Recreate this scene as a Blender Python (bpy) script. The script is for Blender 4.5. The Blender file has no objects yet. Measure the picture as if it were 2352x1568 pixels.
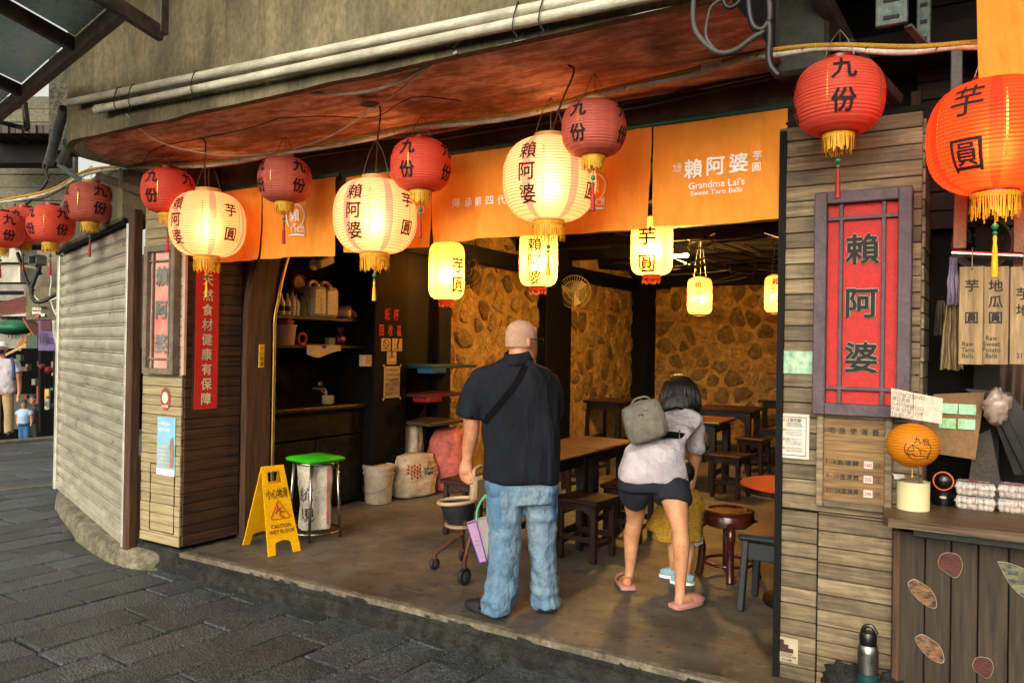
import bpy, bmesh, math, random
from mathutils import Vector, Matrix, noise
R=math.radians
sc=bpy.context.scene
# ---------------------------------------------------------------- camera
F,CX,CY,CAMZ=1800.,1176.,784.,1.55
YAW,ROLL,PITCH=R(31.5),0.016,math.atan(11/1800.)
fw=Vector((-math.sin(YAW)*math.cos(PITCH),math.cos(YAW)*math.cos(PITCH),math.sin(PITCH)))
r0=Vector((math.cos(YAW),math.sin(YAW),0)); u0=r0.cross(fw)
rt=math.cos(ROLL)*r0+math.sin(ROLL)*u0; up=-math.sin(ROLL)*r0+math.cos(ROLL)*u0
cd=bpy.data.cameras.new('camera'); cam=bpy.data.objects.new('camera',cd); sc.collection.objects.link(cam)
cam.matrix_world=Matrix(((rt.x,up.x,-fw.x,0),(rt.y,up.y,-fw.y,0),(rt.z,up.z,-fw.z,CAMZ),(0,0,0,1)))
cd.sensor_width=36; cd.lens=36*F/2352; cd.clip_start=.05; cd.clip_end=300
sc.camera=cam
# ---------------------------------------------------------------- sky, sun, exposure
W=bpy.data.worlds.new('World'); sc.world=W; W.use_nodes=True
nt=W.node_tree; nt.nodes.clear()
sk=nt.nodes.new('ShaderNodeTexSky'); sk.sky_type='NISHITA'; sk.sun_disc=False
SUN_EL,SUN_AZ=R(24),R(172)      # azimuth clockwise from +Y
sk.sun_elevation=SUN_EL; sk.sun_rotation=SUN_AZ; sk.air_density=1.6; sk.dust_density=5; sk.ozone_density=.6
bg=nt.nodes.new('ShaderNodeBackground'); bg.inputs['Strength'].default_value=.1085
wo=nt.nodes.new('ShaderNodeOutputWorld'); hsn=nt.nodes.new('ShaderNodeHueSaturation'); hsn.inputs['Saturation'].default_value=.15   # overcast: the blue is veiled
nt.links.new(sk.outputs[0],hsn.inputs['Color']); wmx=nt.nodes.new('ShaderNodeMix'); wmx.data_type='RGBA'; wmx.blend_type='MULTIPLY'; wmx.inputs[0].default_value=1; wmx.inputs[7].default_value=(1,.95,.84,1)   # warm haze veil
nt.links.new(hsn.outputs[0],wmx.inputs[6]); nt.links.new(wmx.outputs[2],bg.inputs[0]); nt.links.new(bg.outputs[0],wo.inputs[0])
sl=bpy.data.lights.new('sun','SUN'); sl.energy=.6; sl.angle=R(60); sl.color=(1,.88,.7)
so=bpy.data.objects.new('sun',sl); sc.collection.objects.link(so)
sd=Vector((math.sin(SUN_AZ)*math.cos(SUN_EL),math.cos(SUN_AZ)*math.cos(SUN_EL),math.sin(SUN_EL)))
so.rotation_euler=sd.to_track_quat('Z','Y').to_euler(); so.location=sd*20
sc.view_settings.view_transform='Standard'; sc.view_settings.look='None'; sc.view_settings.gamma=1
sc.view_settings.exposure=1.28
sc.render.engine='CYCLES'; sc.cycles.use_denoising=True; sc.cycles.max_bounces=6; sc.cycles.diffuse_bounces=4
sc.cycles.transmission_bounces=4; sc.cycles.transparent_max_bounces=6; sc.cycles.sample_clamp_indirect=4; sc.cycles.caustics_reflective=False; sc.cycles.caustics_refractive=False
# ---------------------------------------------------------------- measuring: a sight line meets a plane of the place
def ray(x,y): return fw+(x-CX)/F*rt-(y-CY)/F*up
O=Vector((0,0,CAMZ))
def atZ(x,y,z): r=ray(x,y); return O+r*((z-CAMZ)/r.z)
def atY(x,y,Y): r=ray(x,y); return O+r*(Y/r.y)
def atX(x,y,X): r=ray(x,y); return O+r*(X/r.x)
def atD(x,y,d): return O+ray(x,y)*d
def atL(x,y,p,q):
    r=ray(x,y); n=Vector((-(q[1]-p[1]),q[0]-p[0])); return O+r*((n.x*p[0]+n.y*p[1])/(n.x*r.x+n.y*r.y))
V=lambda *a:Vector(a)
rnd=random.Random(7)
# ---------------------------------------------------------------- mesh helpers
class MB:
    def __init__(s): s.v=[];s.f=[];s.uv=None;s.mi=[]
    def add(s,vs,fs):
        n=len(s.v); s.v+= [tuple(p) for p in vs]; s.f+=[tuple(i+n for i in f) for f in fs]; return s
    def box(s,c,d,b=0,M=None):
        """box at centre c with size d, chamfer b, rotation matrix M"""
        hx,hy,hz=d[0]/2,d[1]/2,d[2]/2; c=Vector(c)
        if b<=0:
            vs=[(x*hx,y*hy,z*hz) for x in(-1,1) for y in(-1,1) for z in(-1,1)]
            fs=[(0,1,3,2),(4,6,7,5),(0,4,5,1),(2,3,7,6),(0,2,6,4),(1,5,7,3)]
        else:
            b=min(b,hx*.9,hy*.9,hz*.9); vs=[];ix={}
            for x in(-1,1):
                for y in(-1,1):
                    for z in(-1,1):
                        for k in range(3):
                            ix[(x,y,z,k)]=len(vs)
                            vs.append((x*(hx-(b if k!=0 else 0)),y*(hy-(b if k!=1 else 0)),z*(hz-(b if k!=2 else 0))))
            fs=[]
            q=((-1,-1),(1,-1),(1,1),(-1,1))
            for sgn in(-1,1):
                for k in range(3):
                    l=[]
                    for a,e in q:
                        t=[a,e]; t.insert(k,sgn); l.append(ix[(*t,k)])
                    if (sgn>0)==(k==1): l.reverse()
                    fs.append(l)
            for k in range(3):
                o=[i for i in range(3) if i!=k]
                for a in(-1,1):
                    for e in(-1,1):
                        l=[]
                        for kk,w in((o[0],-1),(o[0],1),(o[1],1),(o[1],-1)):
                            t=[0,0,0];t[o[0]]=a;t[o[1]]=e;t[k]=w;l.append(ix[(*t,kk)])
                        fs.append(l)
            for x in(-1,1):
                for y in(-1,1):
                    for z in(-1,1): fs.append([ix[(x,y,z,k)] for k in range(3)])
        M=M or Matrix.Identity(3)
        return s.add([c+M@Vector(p) for p in vs],fs)
    def bar(s,p,q,w,h=None,b=0,upv=(0,0,1)):
        p,q=Vector(p),Vector(q); h=h or w; t=(q-p); L=t.length; t.normalize()
        u=Vector(upv); 
        if abs(t.dot(u))>.98: u=Vector((0,1,0))
        n=t.cross(u).normalized(); m=n.cross(t)
        Mx=Matrix((t,n,m)).transposed()
        return s.box((p+q)/2,(L,w,h),b,Mx)
    def tube(s,pts,r,seg=8,cap=True,closed=False):
        pts=[Vector(p) for p in pts]; n=len(pts); vs=[];fs=[]
        rr=r if hasattr(r,'__len__') else [r]*n
        t0=(pts[1]-pts[0]).normalized(); u=Vector((0,0,1)) if abs(t0.z)<.9 else Vector((1,0,0))
        nn=t0.cross(u).normalized()
        for i,p in enumerate(pts):
            a=pts[(i-1)%n] if (i>0 or closed) else p; c=pts[(i+1)%n] if (i<n-1 or closed) else p
            t=(c-a).normalized(); nn=(nn-t*nn.dot(t)).normalized(); m=t.cross(nn)
            for k in range(seg):
                g=2*math.pi*k/seg; vs.append(p+(nn*math.cos(g)+m*math.sin(g))*rr[i])
        for i in range(n if closed else n-1):
            j=(i+1)%n
            for k in range(seg):
                l=(k+1)%seg; fs.append((i*seg+k,i*seg+l,j*seg+l,j*seg+k))
        if cap and not closed: fs.append(tuple(range(seg-1,-1,-1))); fs.append(tuple((n-1)*seg+k for k in range(seg)))
        return s.add(vs,fs)
    def loft(s,rings,cap=True):
        """rings: lists of points, all of one length"""
        n=len(rings[0]); fs=[]
        for i in range(len(rings)-1):
            for k in range(n):
                l=(k+1)%n; fs.append((i*n+k,i*n+l,(i+1)*n+l,(i+1)*n+k))
        if cap: fs.append(tuple(range(n-1,-1,-1))); fs.append(tuple((len(rings)-1)*n+k for k in range(n)))
        return s.add([p for r in rings for p in r],fs)
    def lathe(s,prof,c=(0,0,0),seg=24,cap=False,ax=None):
        """prof: (radius, z) pairs about a vertical axis through c (or axis matrix ax)"""
        c=Vector(c); A=ax or Matrix.Identity(3)
        return s.loft([[c+A@Vector((r*math.cos(2*math.pi*k/seg),r*math.sin(2*math.pi*k/seg),z)) for k in range(seg)] for r,z in prof],cap)
    def grid(s,nx,ny,fn,uv=False):
        vs=[fn(i/nx,j/ny) for j in range(ny+1) for i in range(nx+1)]
        fs=[(j*(nx+1)+i,j*(nx+1)+i+1,(j+1)*(nx+1)+i+1,(j+1)*(nx+1)+i) for j in range(ny) for i in range(nx)]
        if uv:
            s.uv=(s.uv or [])+[(i/nx,j/ny) for j in range(ny+1) for i in range(nx+1)]
        return s.add(vs,fs)
    def prism(s,poly,d):
        """polygon (3-D points) extruded by vector d"""
        n=len(poly); d=Vector(d); a=[Vector(p) for p in poly]
        return s.add(a+[p+d for p in a],[tuple(range(n-1,-1,-1)),tuple(range(n,2*n))]+[(i,(i+1)%n,n+(i+1)%n,n+i) for i in range(n)])
    def sphere(s,c,r,seg=12,ring=8):
        r=r if hasattr(r,'__len__') else (r,r,r); c=Vector(c)
        return s.loft([[c+Vector((r[0]*math.sin(t)*math.cos(g),r[1]*math.sin(t)*math.sin(g),-r[2]*math.cos(t))) for g in [2*math.pi*k/seg for k in range(seg)]]
            for t in [math.pi*(i+.02)/(ring+.04) for i in range(ring+1)]])
    def build(s,name,mat=None,parent=None,smooth=False,fix=True):
        me=bpy.data.meshes.new(name); vs=s.v
        if parent is not None:
            Mi=pmat(parent).inverted(); vs=[Mi@Vector(p) for p in vs]
        me.from_pydata([tuple(p) for p in vs],[],s.f)
        if s.uv:
            ul=me.uv_layers.new(name='UVMap')
            for l in me.loops: ul.data[l.index].uv=s.uv[l.vertex_index] if l.vertex_index<len(s.uv) else (0,0)
        if fix:
            bm=bmesh.new(); bm.from_mesh(me); bmesh.ops.recalc_face_normals(bm,faces=bm.faces); bm.to_mesh(me); bm.free()
        if smooth:
            me.polygons.foreach_set('use_smooth',[True]*len(me.polygons))
            if smooth!=True: me.set_sharp_from_angle(angle=R(smooth))
        if mat: me.materials.append(mat)
        return link(name,me,parent)
PM={}
def pmat(o): return PM.get(o.name,Matrix.Identity(4))
def link(name,data,parent=None):
    o=bpy.data.objects.new(name,data); sc.collection.objects.link(o)
    if parent is not None: o.parent=parent; PM[o.name]=pmat(parent)
    return o
def thing(name,label,cat,loc=(0,0,0),rz=0,group=None,kind=None):
    o=bpy.data.objects.new(name,None); sc.collection.objects.link(o); o.location=loc; o.rotation_euler=(0,0,rz); o.empty_display_size=.1
    PM[o.name]=Matrix.Translation(Vector(loc))@Matrix.Rotation(rz,4,'Z')
    return tag(o,label,cat,group,kind)
def tag(o,label=None,cat=None,group=None,kind=None):
    for k,v in(('label',label),('category',cat),('group',group),('kind',kind)):
        if v: o[k]=v
    return o
def L(o,label): o['label']=label; return o
def copy_tree(o,parent=None):
    c=o.copy(); sc.collection.objects.link(c)
    if parent is not None: c.parent=parent
    for ch in list(o.children): copy_tree(ch,c)
    return c
def sm(pts,n=6):
    """Catmull-Rom through points"""
    P=[Vector(p) for p in pts]; out=[]
    for i in range(len(P)-1):
        a=P[max(i-1,0)];b=P[i];c=P[i+1];d=P[min(i+2,len(P)-1)]
        for k in range(n):
            t=k/n; out.append(.5*((2*b)+(c-a)*t+(2*a-5*b+4*c-d)*t*t+(3*b-a-3*c+d)*t**3))
    return out+[P[-1]]
def sag(p,q,s,n=10):
    p,q=Vector(p),Vector(q); return [p.lerp(q,i/n)-Vector((0,0,4*s*(i/n)*(1-i/n))) for i in range(n+1)]
from mathutils.bvhtree import BVHTree
def bvh_of(o): m=o.data; T=pmat(o); return BVHTree.FromPolygons([T@v.co for v in m.vertices],[tuple(p.vertices) for p in m.polygons])
def wrap(mb,bvh,d,off=.003):
    """press the points of mb along d onto a surface, staying off above it"""
    d=Vector(d).normalized(); out=[]
    for i,p in enumerate(mb.v):
        p=Vector(p); h=bvh.ray_cast(p-d*.6,d); out.append(tuple(h[0]-d*off) if h[0] is not None else tuple(p))
    mb.v=out; return mb
# ---------------------------------------------------------------- lettering (built-in font, turned into mesh)
_tc=bpy.data.curves.new('t','FONT'); _to=bpy.data.objects.new('t',_tc); _cache={}
def glyphs(body,off=0.,res=2):
    k=(body,off,res)
    if k not in _cache:
        _tc.body=body; _tc.offset=off; _tc.resolution_u=res; _tc.align_x='CENTER'; _tc.align_y='CENTER'
        m=_to.to_mesh(); _cache[k]=([tuple(v.co) for v in m.vertices],[tuple(p.vertices) for p in m.polygons]); _to.to_mesh_clear()
    return _cache[k]
def text(mb,body,o,x,y,h,off=.01,wid=None,squash=1.,fit=None):
    """lay text in the plane of unit vectors x,y centred at o; h = glyph em height; off = stroke weight"""
    v,f=glyphs(body,0.)
    if not v: return
    xs=[p[0] for p in v]; ys=[p[1] for p in v]; cx=(min(xs)+max(xs))/2; cy=(min(ys)+max(ys))/2
    s=h; sx=h*squash
    if wid: sx=wid/(max(xs)-min(xs)); 
    if fit: s=fit/(max(ys)-min(ys))
    o=Vector(o);x=Vector(x);y=Vector(y); n=x.cross(y)
    b=off*.75; sh=[(0,0)] if off<.006 else [(-b,0),(b,0),(0,b),(0,-b)]
    for k,(dx,dy) in enumerate(sh): mb.add([o+x*((p[0]-cx+dx)*sx)+y*((p[1]-cy+dy)*s)+n*(k*.00025) for p in v],f)
def chars(cs,o,x,y,h,pitch,mat,parent,off=.02,name='character',squash=1.):
    """a column of characters, each a part of its own"""
    o=Vector(o);y=Vector(y)
    for i,c in enumerate(cs):
        if c!=' ': m_=MB(); text(m_,c,o-y*(pitch*(i-(len(cs)-1)/2)),x,y,h,off,squash=squash); m_.build(name,mat,parent,fix=False)
def vtext(mb,cs,o,x,y,h,pitch,off=.02,squash=1.):
    o=Vector(o);y=Vector(y)
    for i,c in enumerate(cs):
        if c!=' ': text(mb,c,o-y*(pitch*(i-(len(cs)-1)/2)),x,y,h,off,squash=squash)
# ---------------------------------------------------------------- materials
def hexc(h):
    if not isinstance(h,str): return tuple(h)
    h=h.lstrip('#'); c=[int(h[i:i+2],16)/255 for i in(0,2,4)]
    return tuple(x/12.92 if x<.04045 else ((x+.055)/1.055)**2.4 for x in c)
MATS={}
def M(name,col,col2=None,rough=.65,scale=6.,stretch=(1,1,1),bump=.15,bscale=60.,var=.35,rv=0.,metal=0.,spec=.4,dirt=None,dscale=1.3,damt=.5,coords='Position',emit=None,estr=0,trans=0,sheen=0,coat=0,wave=None,bdist=.004,contrast=(.35,.7),grain=.22,streak=None,samt=.6):
    if name in MATS: return MATS[name]
    m=bpy.data.materials.new(name); m.use_nodes=True; t=m.node_tree; N=t.nodes; Lk=t.links
    b=N['Principled BSDF']; c1=hexc(col); c2=hexc(col2) if col2 else tuple(x*(1-var) for x in c1)
    if coords=='Position': src=N.new('ShaderNodeNewGeometry').outputs['Position']
    else: src=N.new('ShaderNodeTexCoord').outputs[coords]
    if rv:
        oi=N.new('ShaderNodeObjectInfo'); va=N.new('ShaderNodeVectorMath'); va.operation='ADD'
        sc1=N.new('ShaderNodeVectorMath'); sc1.operation='SCALE'; sc1.inputs[0].default_value=(13.7,7.3,11.1); Lk.new(oi.outputs['Random'],sc1.inputs['Scale'])
        Lk.new(src,va.inputs[0]); Lk.new(sc1.outputs[0],va.inputs[1]); src=va.outputs[0]
    mp=N.new('ShaderNodeMapping'); mp.inputs['Scale'].default_value=stretch; Lk.new(src,mp.inputs[0])
    n1=N.new('ShaderNodeTexNoise'); n1.inputs['Scale'].default_value=scale; n1.inputs['Detail'].default_value=7; n1.inputs['Roughness'].default_value=.62; Lk.new(mp.outputs[0],n1.inputs[0])
    rp=N.new('ShaderNodeValToRGB'); rp.color_ramp.elements[0].position=contrast[0]; rp.color_ramp.elements[1].position=contrast[1]
    rp.color_ramp.elements[0].color=(*c2,1); rp.color_ramp.elements[1].color=(*c1,1); Lk.new(n1.outputs[0],rp.inputs[0]); out=rp.outputs[0]
    if dirt:
        n2=N.new('ShaderNodeTexNoise'); n2.inputs['Scale'].default_value=dscale; n2.inputs['Detail'].default_value=8; n2.inputs['Roughness'].default_value=.7; Lk.new(src,n2.inputs[0])
        r2=N.new('ShaderNodeMapRange'); r2.inputs[1].default_value=.45; r2.inputs[2].default_value=.68; r2.inputs[4].default_value=damt; Lk.new(n2.outputs[0],r2.inputs[0])
        mx=N.new('ShaderNodeMix'); mx.data_type='RGBA'; Lk.new(r2.outputs[0],mx.inputs[0]); Lk.new(out,mx.inputs[6]); mx.inputs[7].default_value=(*hexc(dirt),1); out=mx.outputs[2]
    if streak:   # drip marks running down
        ms=N.new('ShaderNodeMapping'); ms.inputs['Scale'].default_value=(7,7,.35); Lk.new(src,ms.inputs[0]); ns=N.new('ShaderNodeTexNoise'); ns.inputs['Scale'].default_value=1.6; ns.inputs['Detail'].default_value=9; ns.inputs['Roughness'].default_value=.68; Lk.new(ms.outputs[0],ns.inputs[0])
        rs_=N.new('ShaderNodeMapRange'); rs_.inputs[1].default_value=.5; rs_.inputs[2].default_value=.66; rs_.inputs[4].default_value=samt; Lk.new(ns.outputs[0],rs_.inputs[0])
        mx=N.new('ShaderNodeMix'); mx.data_type='RGBA'; Lk.new(rs_.outputs[0],mx.inputs[0]); Lk.new(out,mx.inputs[6]); mx.inputs[7].default_value=(*hexc(streak),1); out=mx.outputs[2]
    if rv:
        hs=N.new('ShaderNodeHueSaturation'); mr=N.new('ShaderNodeMapRange'); mr.inputs[3].default_value=1-rv; mr.inputs[4].default_value=1+rv
        Lk.new(oi.outputs['Random'],mr.inputs[0]); Lk.new(mr.outputs[0],hs.inputs['Value']); Lk.new(out,hs.inputs['Color']); out=hs.outputs[0]
    if bump:   # fine grain in the colour
        n4=N.new('ShaderNodeTexNoise'); n4.inputs['Scale'].default_value=bscale*1.3; n4.inputs['Detail'].default_value=4; Lk.new(mp.outputs[0],n4.inputs[0])
        r4=N.new('ShaderNodeMapRange'); r4.inputs[1].default_value=.3; r4.inputs[2].default_value=.7; r4.inputs[3].default_value=1-grain; r4.inputs[4].default_value=1+grain*.8; Lk.new(n4.outputs[0],r4.inputs[0])
        vm=N.new('ShaderNodeVectorMath'); vm.operation='SCALE'; Lk.new(out,vm.inputs[0]); Lk.new(r4.outputs[0],vm.inputs['Scale']); out=vm.outputs[0]
    Lk.new(out,b.inputs['Base Color'])
    b.inputs['Metallic'].default_value=metal; b.inputs['Specular IOR Level'].default_value=spec
    rr=N.new('ShaderNodeMapRange'); rr.inputs[3].default_value=max(rough-.12,.03); rr.inputs[4].default_value=min(rough+.15,1); Lk.new(n1.outputs[0],rr.inputs[0]); Lk.new(rr.outputs[0],b.inputs['Roughness'])
    if bump:
        n3=N.new('ShaderNodeTexNoise'); n3.inputs['Scale'].default_value=bscale; n3.inputs['Detail'].default_value=5; Lk.new(mp.outputs[0],n3.inputs[0])
        bp=N.new('ShaderNodeBump'); bp.inputs['Strength'].default_value=bump; bp.inputs['Distance'].default_value=bdist*3; Lk.new(n3.outputs[0],bp.inputs['Height']); Lk.new(bp.outputs[0],b.inputs['Normal'])
    if emit: b.inputs['Emission Color'].default_value=(*hexc(emit),1); b.inputs['Emission Strength'].default_value=estr
    if trans: b.inputs['Transmission Weight'].default_value=trans
    if sheen: b.inputs['Sheen Weight'].default_value=sheen
    if coat: b.inputs['Coat Weight'].default_value=coat; b.inputs['Coat Roughness'].default_value=.125
    MATS[name]=m; return m
wood=lambda name,c1,c2,ax='x',rv=.25,rough=.7,**k: M(name,c1,c2,rough=rough,scale=9,stretch={'x':(.35,5,5),'y':(5,.35,5),'z':(5,5,.35)}[ax],bump=.35,bscale=14,rv=rv,**k)
ink=M('ink_black','#15120f',bump=0,rough=.7)
white_ink=M('ink_white','#f2ede4',bump=0,rough=.8,var=.05)
# ================================================================ SETTING
G=-.165
m_joint=M('street_joint','#121210','#1d1c19',rough=.95,scale=20,bump=.4)
m_pave=M('paving_granite','#545c60','#292e31',rough=.4,scale=30,bump=1.,bscale=75,rv=.38,dirt='#1c1e20',dscale=1.2,damt=.75,bdist=.008,grain=.5)
def floor_mat():
    m=bpy.data.materials.new('worn_concrete_floor'); m.use_nodes=True; t=m.node_tree; N=t.nodes; K=t.links; b=N['Principled BSDF']; pos=N.new('ShaderNodeNewGeometry').outputs['Position']
    def noi(sc_,det=8,st=(1,1,1),ro=.6):
        mp_=N.new('ShaderNodeMapping'); mp_.inputs['Scale'].default_value=st; K.new(pos,mp_.inputs[0]); n=N.new('ShaderNodeTexNoise'); n.inputs['Scale'].default_value=sc_; n.inputs['Detail'].default_value=det; n.inputs['Roughness'].default_value=ro; K.new(mp_.outputs[0],n.inputs[0]); return n.outputs[0]
    def rng(x,a,b_,c=0.,d=1.): r=N.new('ShaderNodeMapRange'); K.new(x,r.inputs[0]); r.inputs[1].default_value=a; r.inputs[2].default_value=b_; r.inputs[3].default_value=c; r.inputs[4].default_value=d; return r.outputs[0]
    def mix(f,a,b_):
        x=N.new('ShaderNodeMix'); x.data_type='RGBA'; K.new(f,x.inputs[0])
        for i,y in((6,a),(7,b_)):
            if hasattr(y,'is_output'): K.new(y,x.inputs[i])
            else: x.inputs[i].default_value=(*hexc(y),1)
        return x.outputs[2]
    c=mix(rng(noi(1.1,9),.35,.65),'#312e29','#655f54'); c=mix(rng(noi(7,10,ro=.7),.5,.72,0,.7),c,'#1f1c18'); c=mix(rng(noi(5,8,(.6,3.2,1),.7),.6,.7,0,.55),c,'#8c8470'); c=mix(rng(noi(26,6,ro=.75),.56,.75,0,.6),c,'#757064')
    vo=N.new('ShaderNodeTexVoronoi'); vo.voronoi_dimensions='2D'; vo.inputs['Scale'].default_value=8.5; K.new(pos,vo.inputs['Vector']); sx=N.new('ShaderNodeSeparateColor'); K.new(vo.outputs['Color'],sx.inputs[0])
    mu=N.new('ShaderNodeMath'); mu.operation='MULTIPLY'; K.new(rng(vo.outputs['Distance'],.05,.17,.75,0),mu.inputs[0]); K.new(rng(sx.outputs[0],.68,.72),mu.inputs[1]); c=mix(mu.outputs[0],c,'#16140f')
    K.new(c,b.inputs['Base Color']); K.new(rng(noi(4,8),.3,.7,.42,.75),b.inputs['Roughness']); bp=N.new('ShaderNodeBump'); bp.inputs['Strength'].default_value=.5; bp.inputs['Distance'].default_value=.012; K.new(noi(40,8,ro=.7),bp.inputs['Height']); K.new(bp.outputs[0],b.inputs['Normal']); return m
m_conc=floor_mat()
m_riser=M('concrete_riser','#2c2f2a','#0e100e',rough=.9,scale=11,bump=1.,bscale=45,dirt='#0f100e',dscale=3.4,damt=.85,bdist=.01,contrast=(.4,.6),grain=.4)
# ---- street: one sheet to the horizon with steps going down on the far left
mb=MB(); prof=[(60,G-.02),(-14.2,G-.02)]
x,z=-14.2,G-.02
for i in range(9): z-=.17; prof.append((x,z)); x-=.36; prof.append((x,z))
prof.append((-120,z)); FARZ=z
mb.grid(len(prof)-1,6,lambda u,v:(prof[round(u*(len(prof)-1))][0],-60+v*130,prof[round(u*(len(prof)-1))][1]))
street=tag(mb.build('street',m_joint),kind='structure')
# paving stones: columns running towards the shop, staggered
a=R(-3.5); ex=V(math.cos(a),math.sin(a),0); ey=V(-math.sin(a),math.cos(a),0)
def in_view(p):
    v=p-O; d=v.dot(fw)
    if d<1: return False
    px,py=CX+F*v.dot(rt)/d,CY-F*v.dot(up)/d
    return -700<px<2900 and py<2300
shut_p,shut_q=V(-5.6,3.45,0),V(-8.6,4.5,0)
def blocked(p):
    if p.x>-5.7: return p.y>3.66
    t=(p.x+5.6)/-3.0
    if t<=1.02: return p.y>3.52+1.05*t
    return p.y>8.2
pr=random.Random(3); n_st=0; cx=-14.0
shape=[]
def paver(w,l,c,seed):
    r=random.Random(seed); b=.007; rings=[]
    def ring(i,z): 
        q=[(-w/2+i,-l/2+i),(0+r.uniform(-.02,.02),-l/2+i),(w/2-i,-l/2+i),(w/2-i,0),(w/2-i,l/2-i),(0+r.uniform(-.02,.02),l/2-i),(-w/2+i,l/2-i),(-w/2+i,0)]
        return [c+ex*(x+r.uniform(-.004,.004))+ey*(y+r.uniform(-.004,.004))+V(0,0,z+r.uniform(-.0015,.0015)) for x,y in q]
    m=MB(); dz=r.uniform(-.004,.005); tx,ty=r.uniform(-.007,.007),r.uniform(-.005,.005)
    rings=[ring(0,-.05),ring(0,-.009),ring(b,0)]
    for k,rg in enumerate(rings):
        for p in rg: p.z+=G+dz+(p-c).dot(ex)*tx+(p-c).dot(ey)*ty
    m.loft([[p for p in rg] for rg in rings]); return m
while cx<1.2:
    w=pr.uniform(.27,.35); far=cx<-9.8
    if far: w*=1.5
    y=-1.+pr.uniform(0,.5)
    while y<8.4:
        l=pr.uniform(.46,.85)*(1.2 if far else 1); c=V(cx+w/2,0,0)+ey*(y+l/2); c.z=0
        if in_view(V(c.x,c.y,G)) and not blocked(V(c.x,c.y-l*.42,0)) and -14.1<c.x:
            shape.append((w-.015,l-.016,c,n_st)); n_st+=1
        y+=l
    cx+=w
def seen(p):
    v=V(p.x,p.y,G)-O; d=v.dot(fw); x_,y_=CX+F*v.dot(rt)/d,CY-F*v.dot(up)/d
    return d if -60<x_<2410 and y_<1620 else d+100
shape.sort(key=lambda q:seen(q[2]))
for q in shape[:300]: paver(*q).build('paving_stone',m_pave,street)
rest=MB()
for q in shape[300:]: m_=paver(*q); rest.add(m_.v,m_.f)
if rest.v: tag(rest.build('paving_stones',m_pave,street),kind='stuff')
# kerb band and stone nosing across the far street
m_kerb=M('pale_kerb','#6a6450','#454034',rough=.85,scale=14,bump=.5)
for (xa,ya),(xb,yb),w_,nm in (((-14.3,2.0),(-13.9,8.2),.22,'step_nosing'),((-9.9,3.4),(-9.35,5.15),.13,'drain_kerb')):
    k=MB().bar((xa,ya,G-.03),(xb,yb,G-.03),w_,.09,.01).build(nm,m_kerb,street)
# ---- shop floor with a rough step
mb=MB()
def top(u,v):
    x=-5.62+u*7.2; y=3.645+v*9.6
    return (x,y+(.012*noise.noise(V(x*2.3,0,3)) if v==0 else 0),-.004*(v==0))
mb.grid(120,1,top)
floor=tag(mb.build('shop_floor',m_conc),kind='structure')
def rise(u,v):
    x=-5.62+u*7.2; n=noise.noise(V(x*2.3,0,3)); z=-.004-v*(.2)
    o=.012*n
    if v>.45: o-=.018+.014*noise.noise(V(x*1.3,2,1))
    if .38<v<.5: o+=.018
    o+=.016*noise.noise(V(x*5,z*9,0))+.014*noise.noise(V(x*17,z*25,4))
    if v==0: o=.012*n
    return (x,3.645+o,z)
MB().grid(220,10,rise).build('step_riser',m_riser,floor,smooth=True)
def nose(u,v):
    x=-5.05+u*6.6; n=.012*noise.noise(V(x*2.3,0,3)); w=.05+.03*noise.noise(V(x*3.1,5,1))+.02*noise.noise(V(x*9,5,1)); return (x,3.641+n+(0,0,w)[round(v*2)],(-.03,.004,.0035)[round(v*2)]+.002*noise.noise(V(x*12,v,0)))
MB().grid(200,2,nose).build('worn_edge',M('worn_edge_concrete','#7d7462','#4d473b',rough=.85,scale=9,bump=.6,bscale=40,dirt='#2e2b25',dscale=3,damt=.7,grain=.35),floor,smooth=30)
# ---- the teahouse building
m_fasc=M('stained_concrete','#82775a','#4a4532',streak='#3a3729',samt=.45,rough=.9,scale=2.5,stretch=(1,1,.6),bump=.4,bscale=40,grain=.25,contrast=(.3,.7),dirt='#2c2a21',dscale=.9,damt=.8)
m_soff=M('red_stained_soffit','#eec4b2','#c48a76',rough=.85,scale=7.0,stretch=(.6,2.2,1),bump=.5,bscale=30,dirt='#3a2e2a',dscale=2.6,damt=.75,contrast=(.42,.58),grain=.3)
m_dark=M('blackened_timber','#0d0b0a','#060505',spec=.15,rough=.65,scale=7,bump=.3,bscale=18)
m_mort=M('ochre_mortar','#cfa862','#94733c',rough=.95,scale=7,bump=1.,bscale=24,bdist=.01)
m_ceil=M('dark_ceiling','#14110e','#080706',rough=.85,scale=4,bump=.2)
bld=thing('teahouse','old concrete teahouse with red stained overhang and stone walled dining room','building',(-3,3.95,0))
SZ,SY0,SY1=2.855,2.855,3.95
mb=MB()   # fascia: front face with rounded left return
path=[V(-.78,SY0,0),V(-2.5,SY0,0),V(-4.6,SY0,0),V(-5.05,SY0+.005,0),V(-5.3,SY0+.05,0),V(-5.5,SY0+.2,0),V(-5.62,SY0+.5,0),V(-5.62,4.4,0)]
path=sm(path,8)
def fas(u,v):
    k=u*(len(path)-1); i=min(int(k),len(path)-2); p=path[i].lerp(path[i+1],k-i); z=SZ+v*1.9
    n=.012*noise.noise(V(p.x*2,z*2,1)); return (p.x,p.y+n*(v>0),z+(.012*noise.noise(V(p.x*3,0,0)) if v==0 else 0))
mb.grid(90,14,fas); mb.grid(60,1,lambda u,v:(lambda q:(q[0],q[1]+.05*v,q[2]))(fas(u,0)))
mb.build('fascia',m_fasc,bld,smooth=True)
MB().bar((-8.2,2.2,4.0),(-3.1,2.2,4.0),1.3,.06).build('shade_eave',m_dark,bld); MB().bar((-3.1,2.55,4.0),(.4,2.55,4.0),.6,.06).build('shade_eave',m_dark,bld)  # eaves added out of view, to shade the top of the fascia
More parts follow.
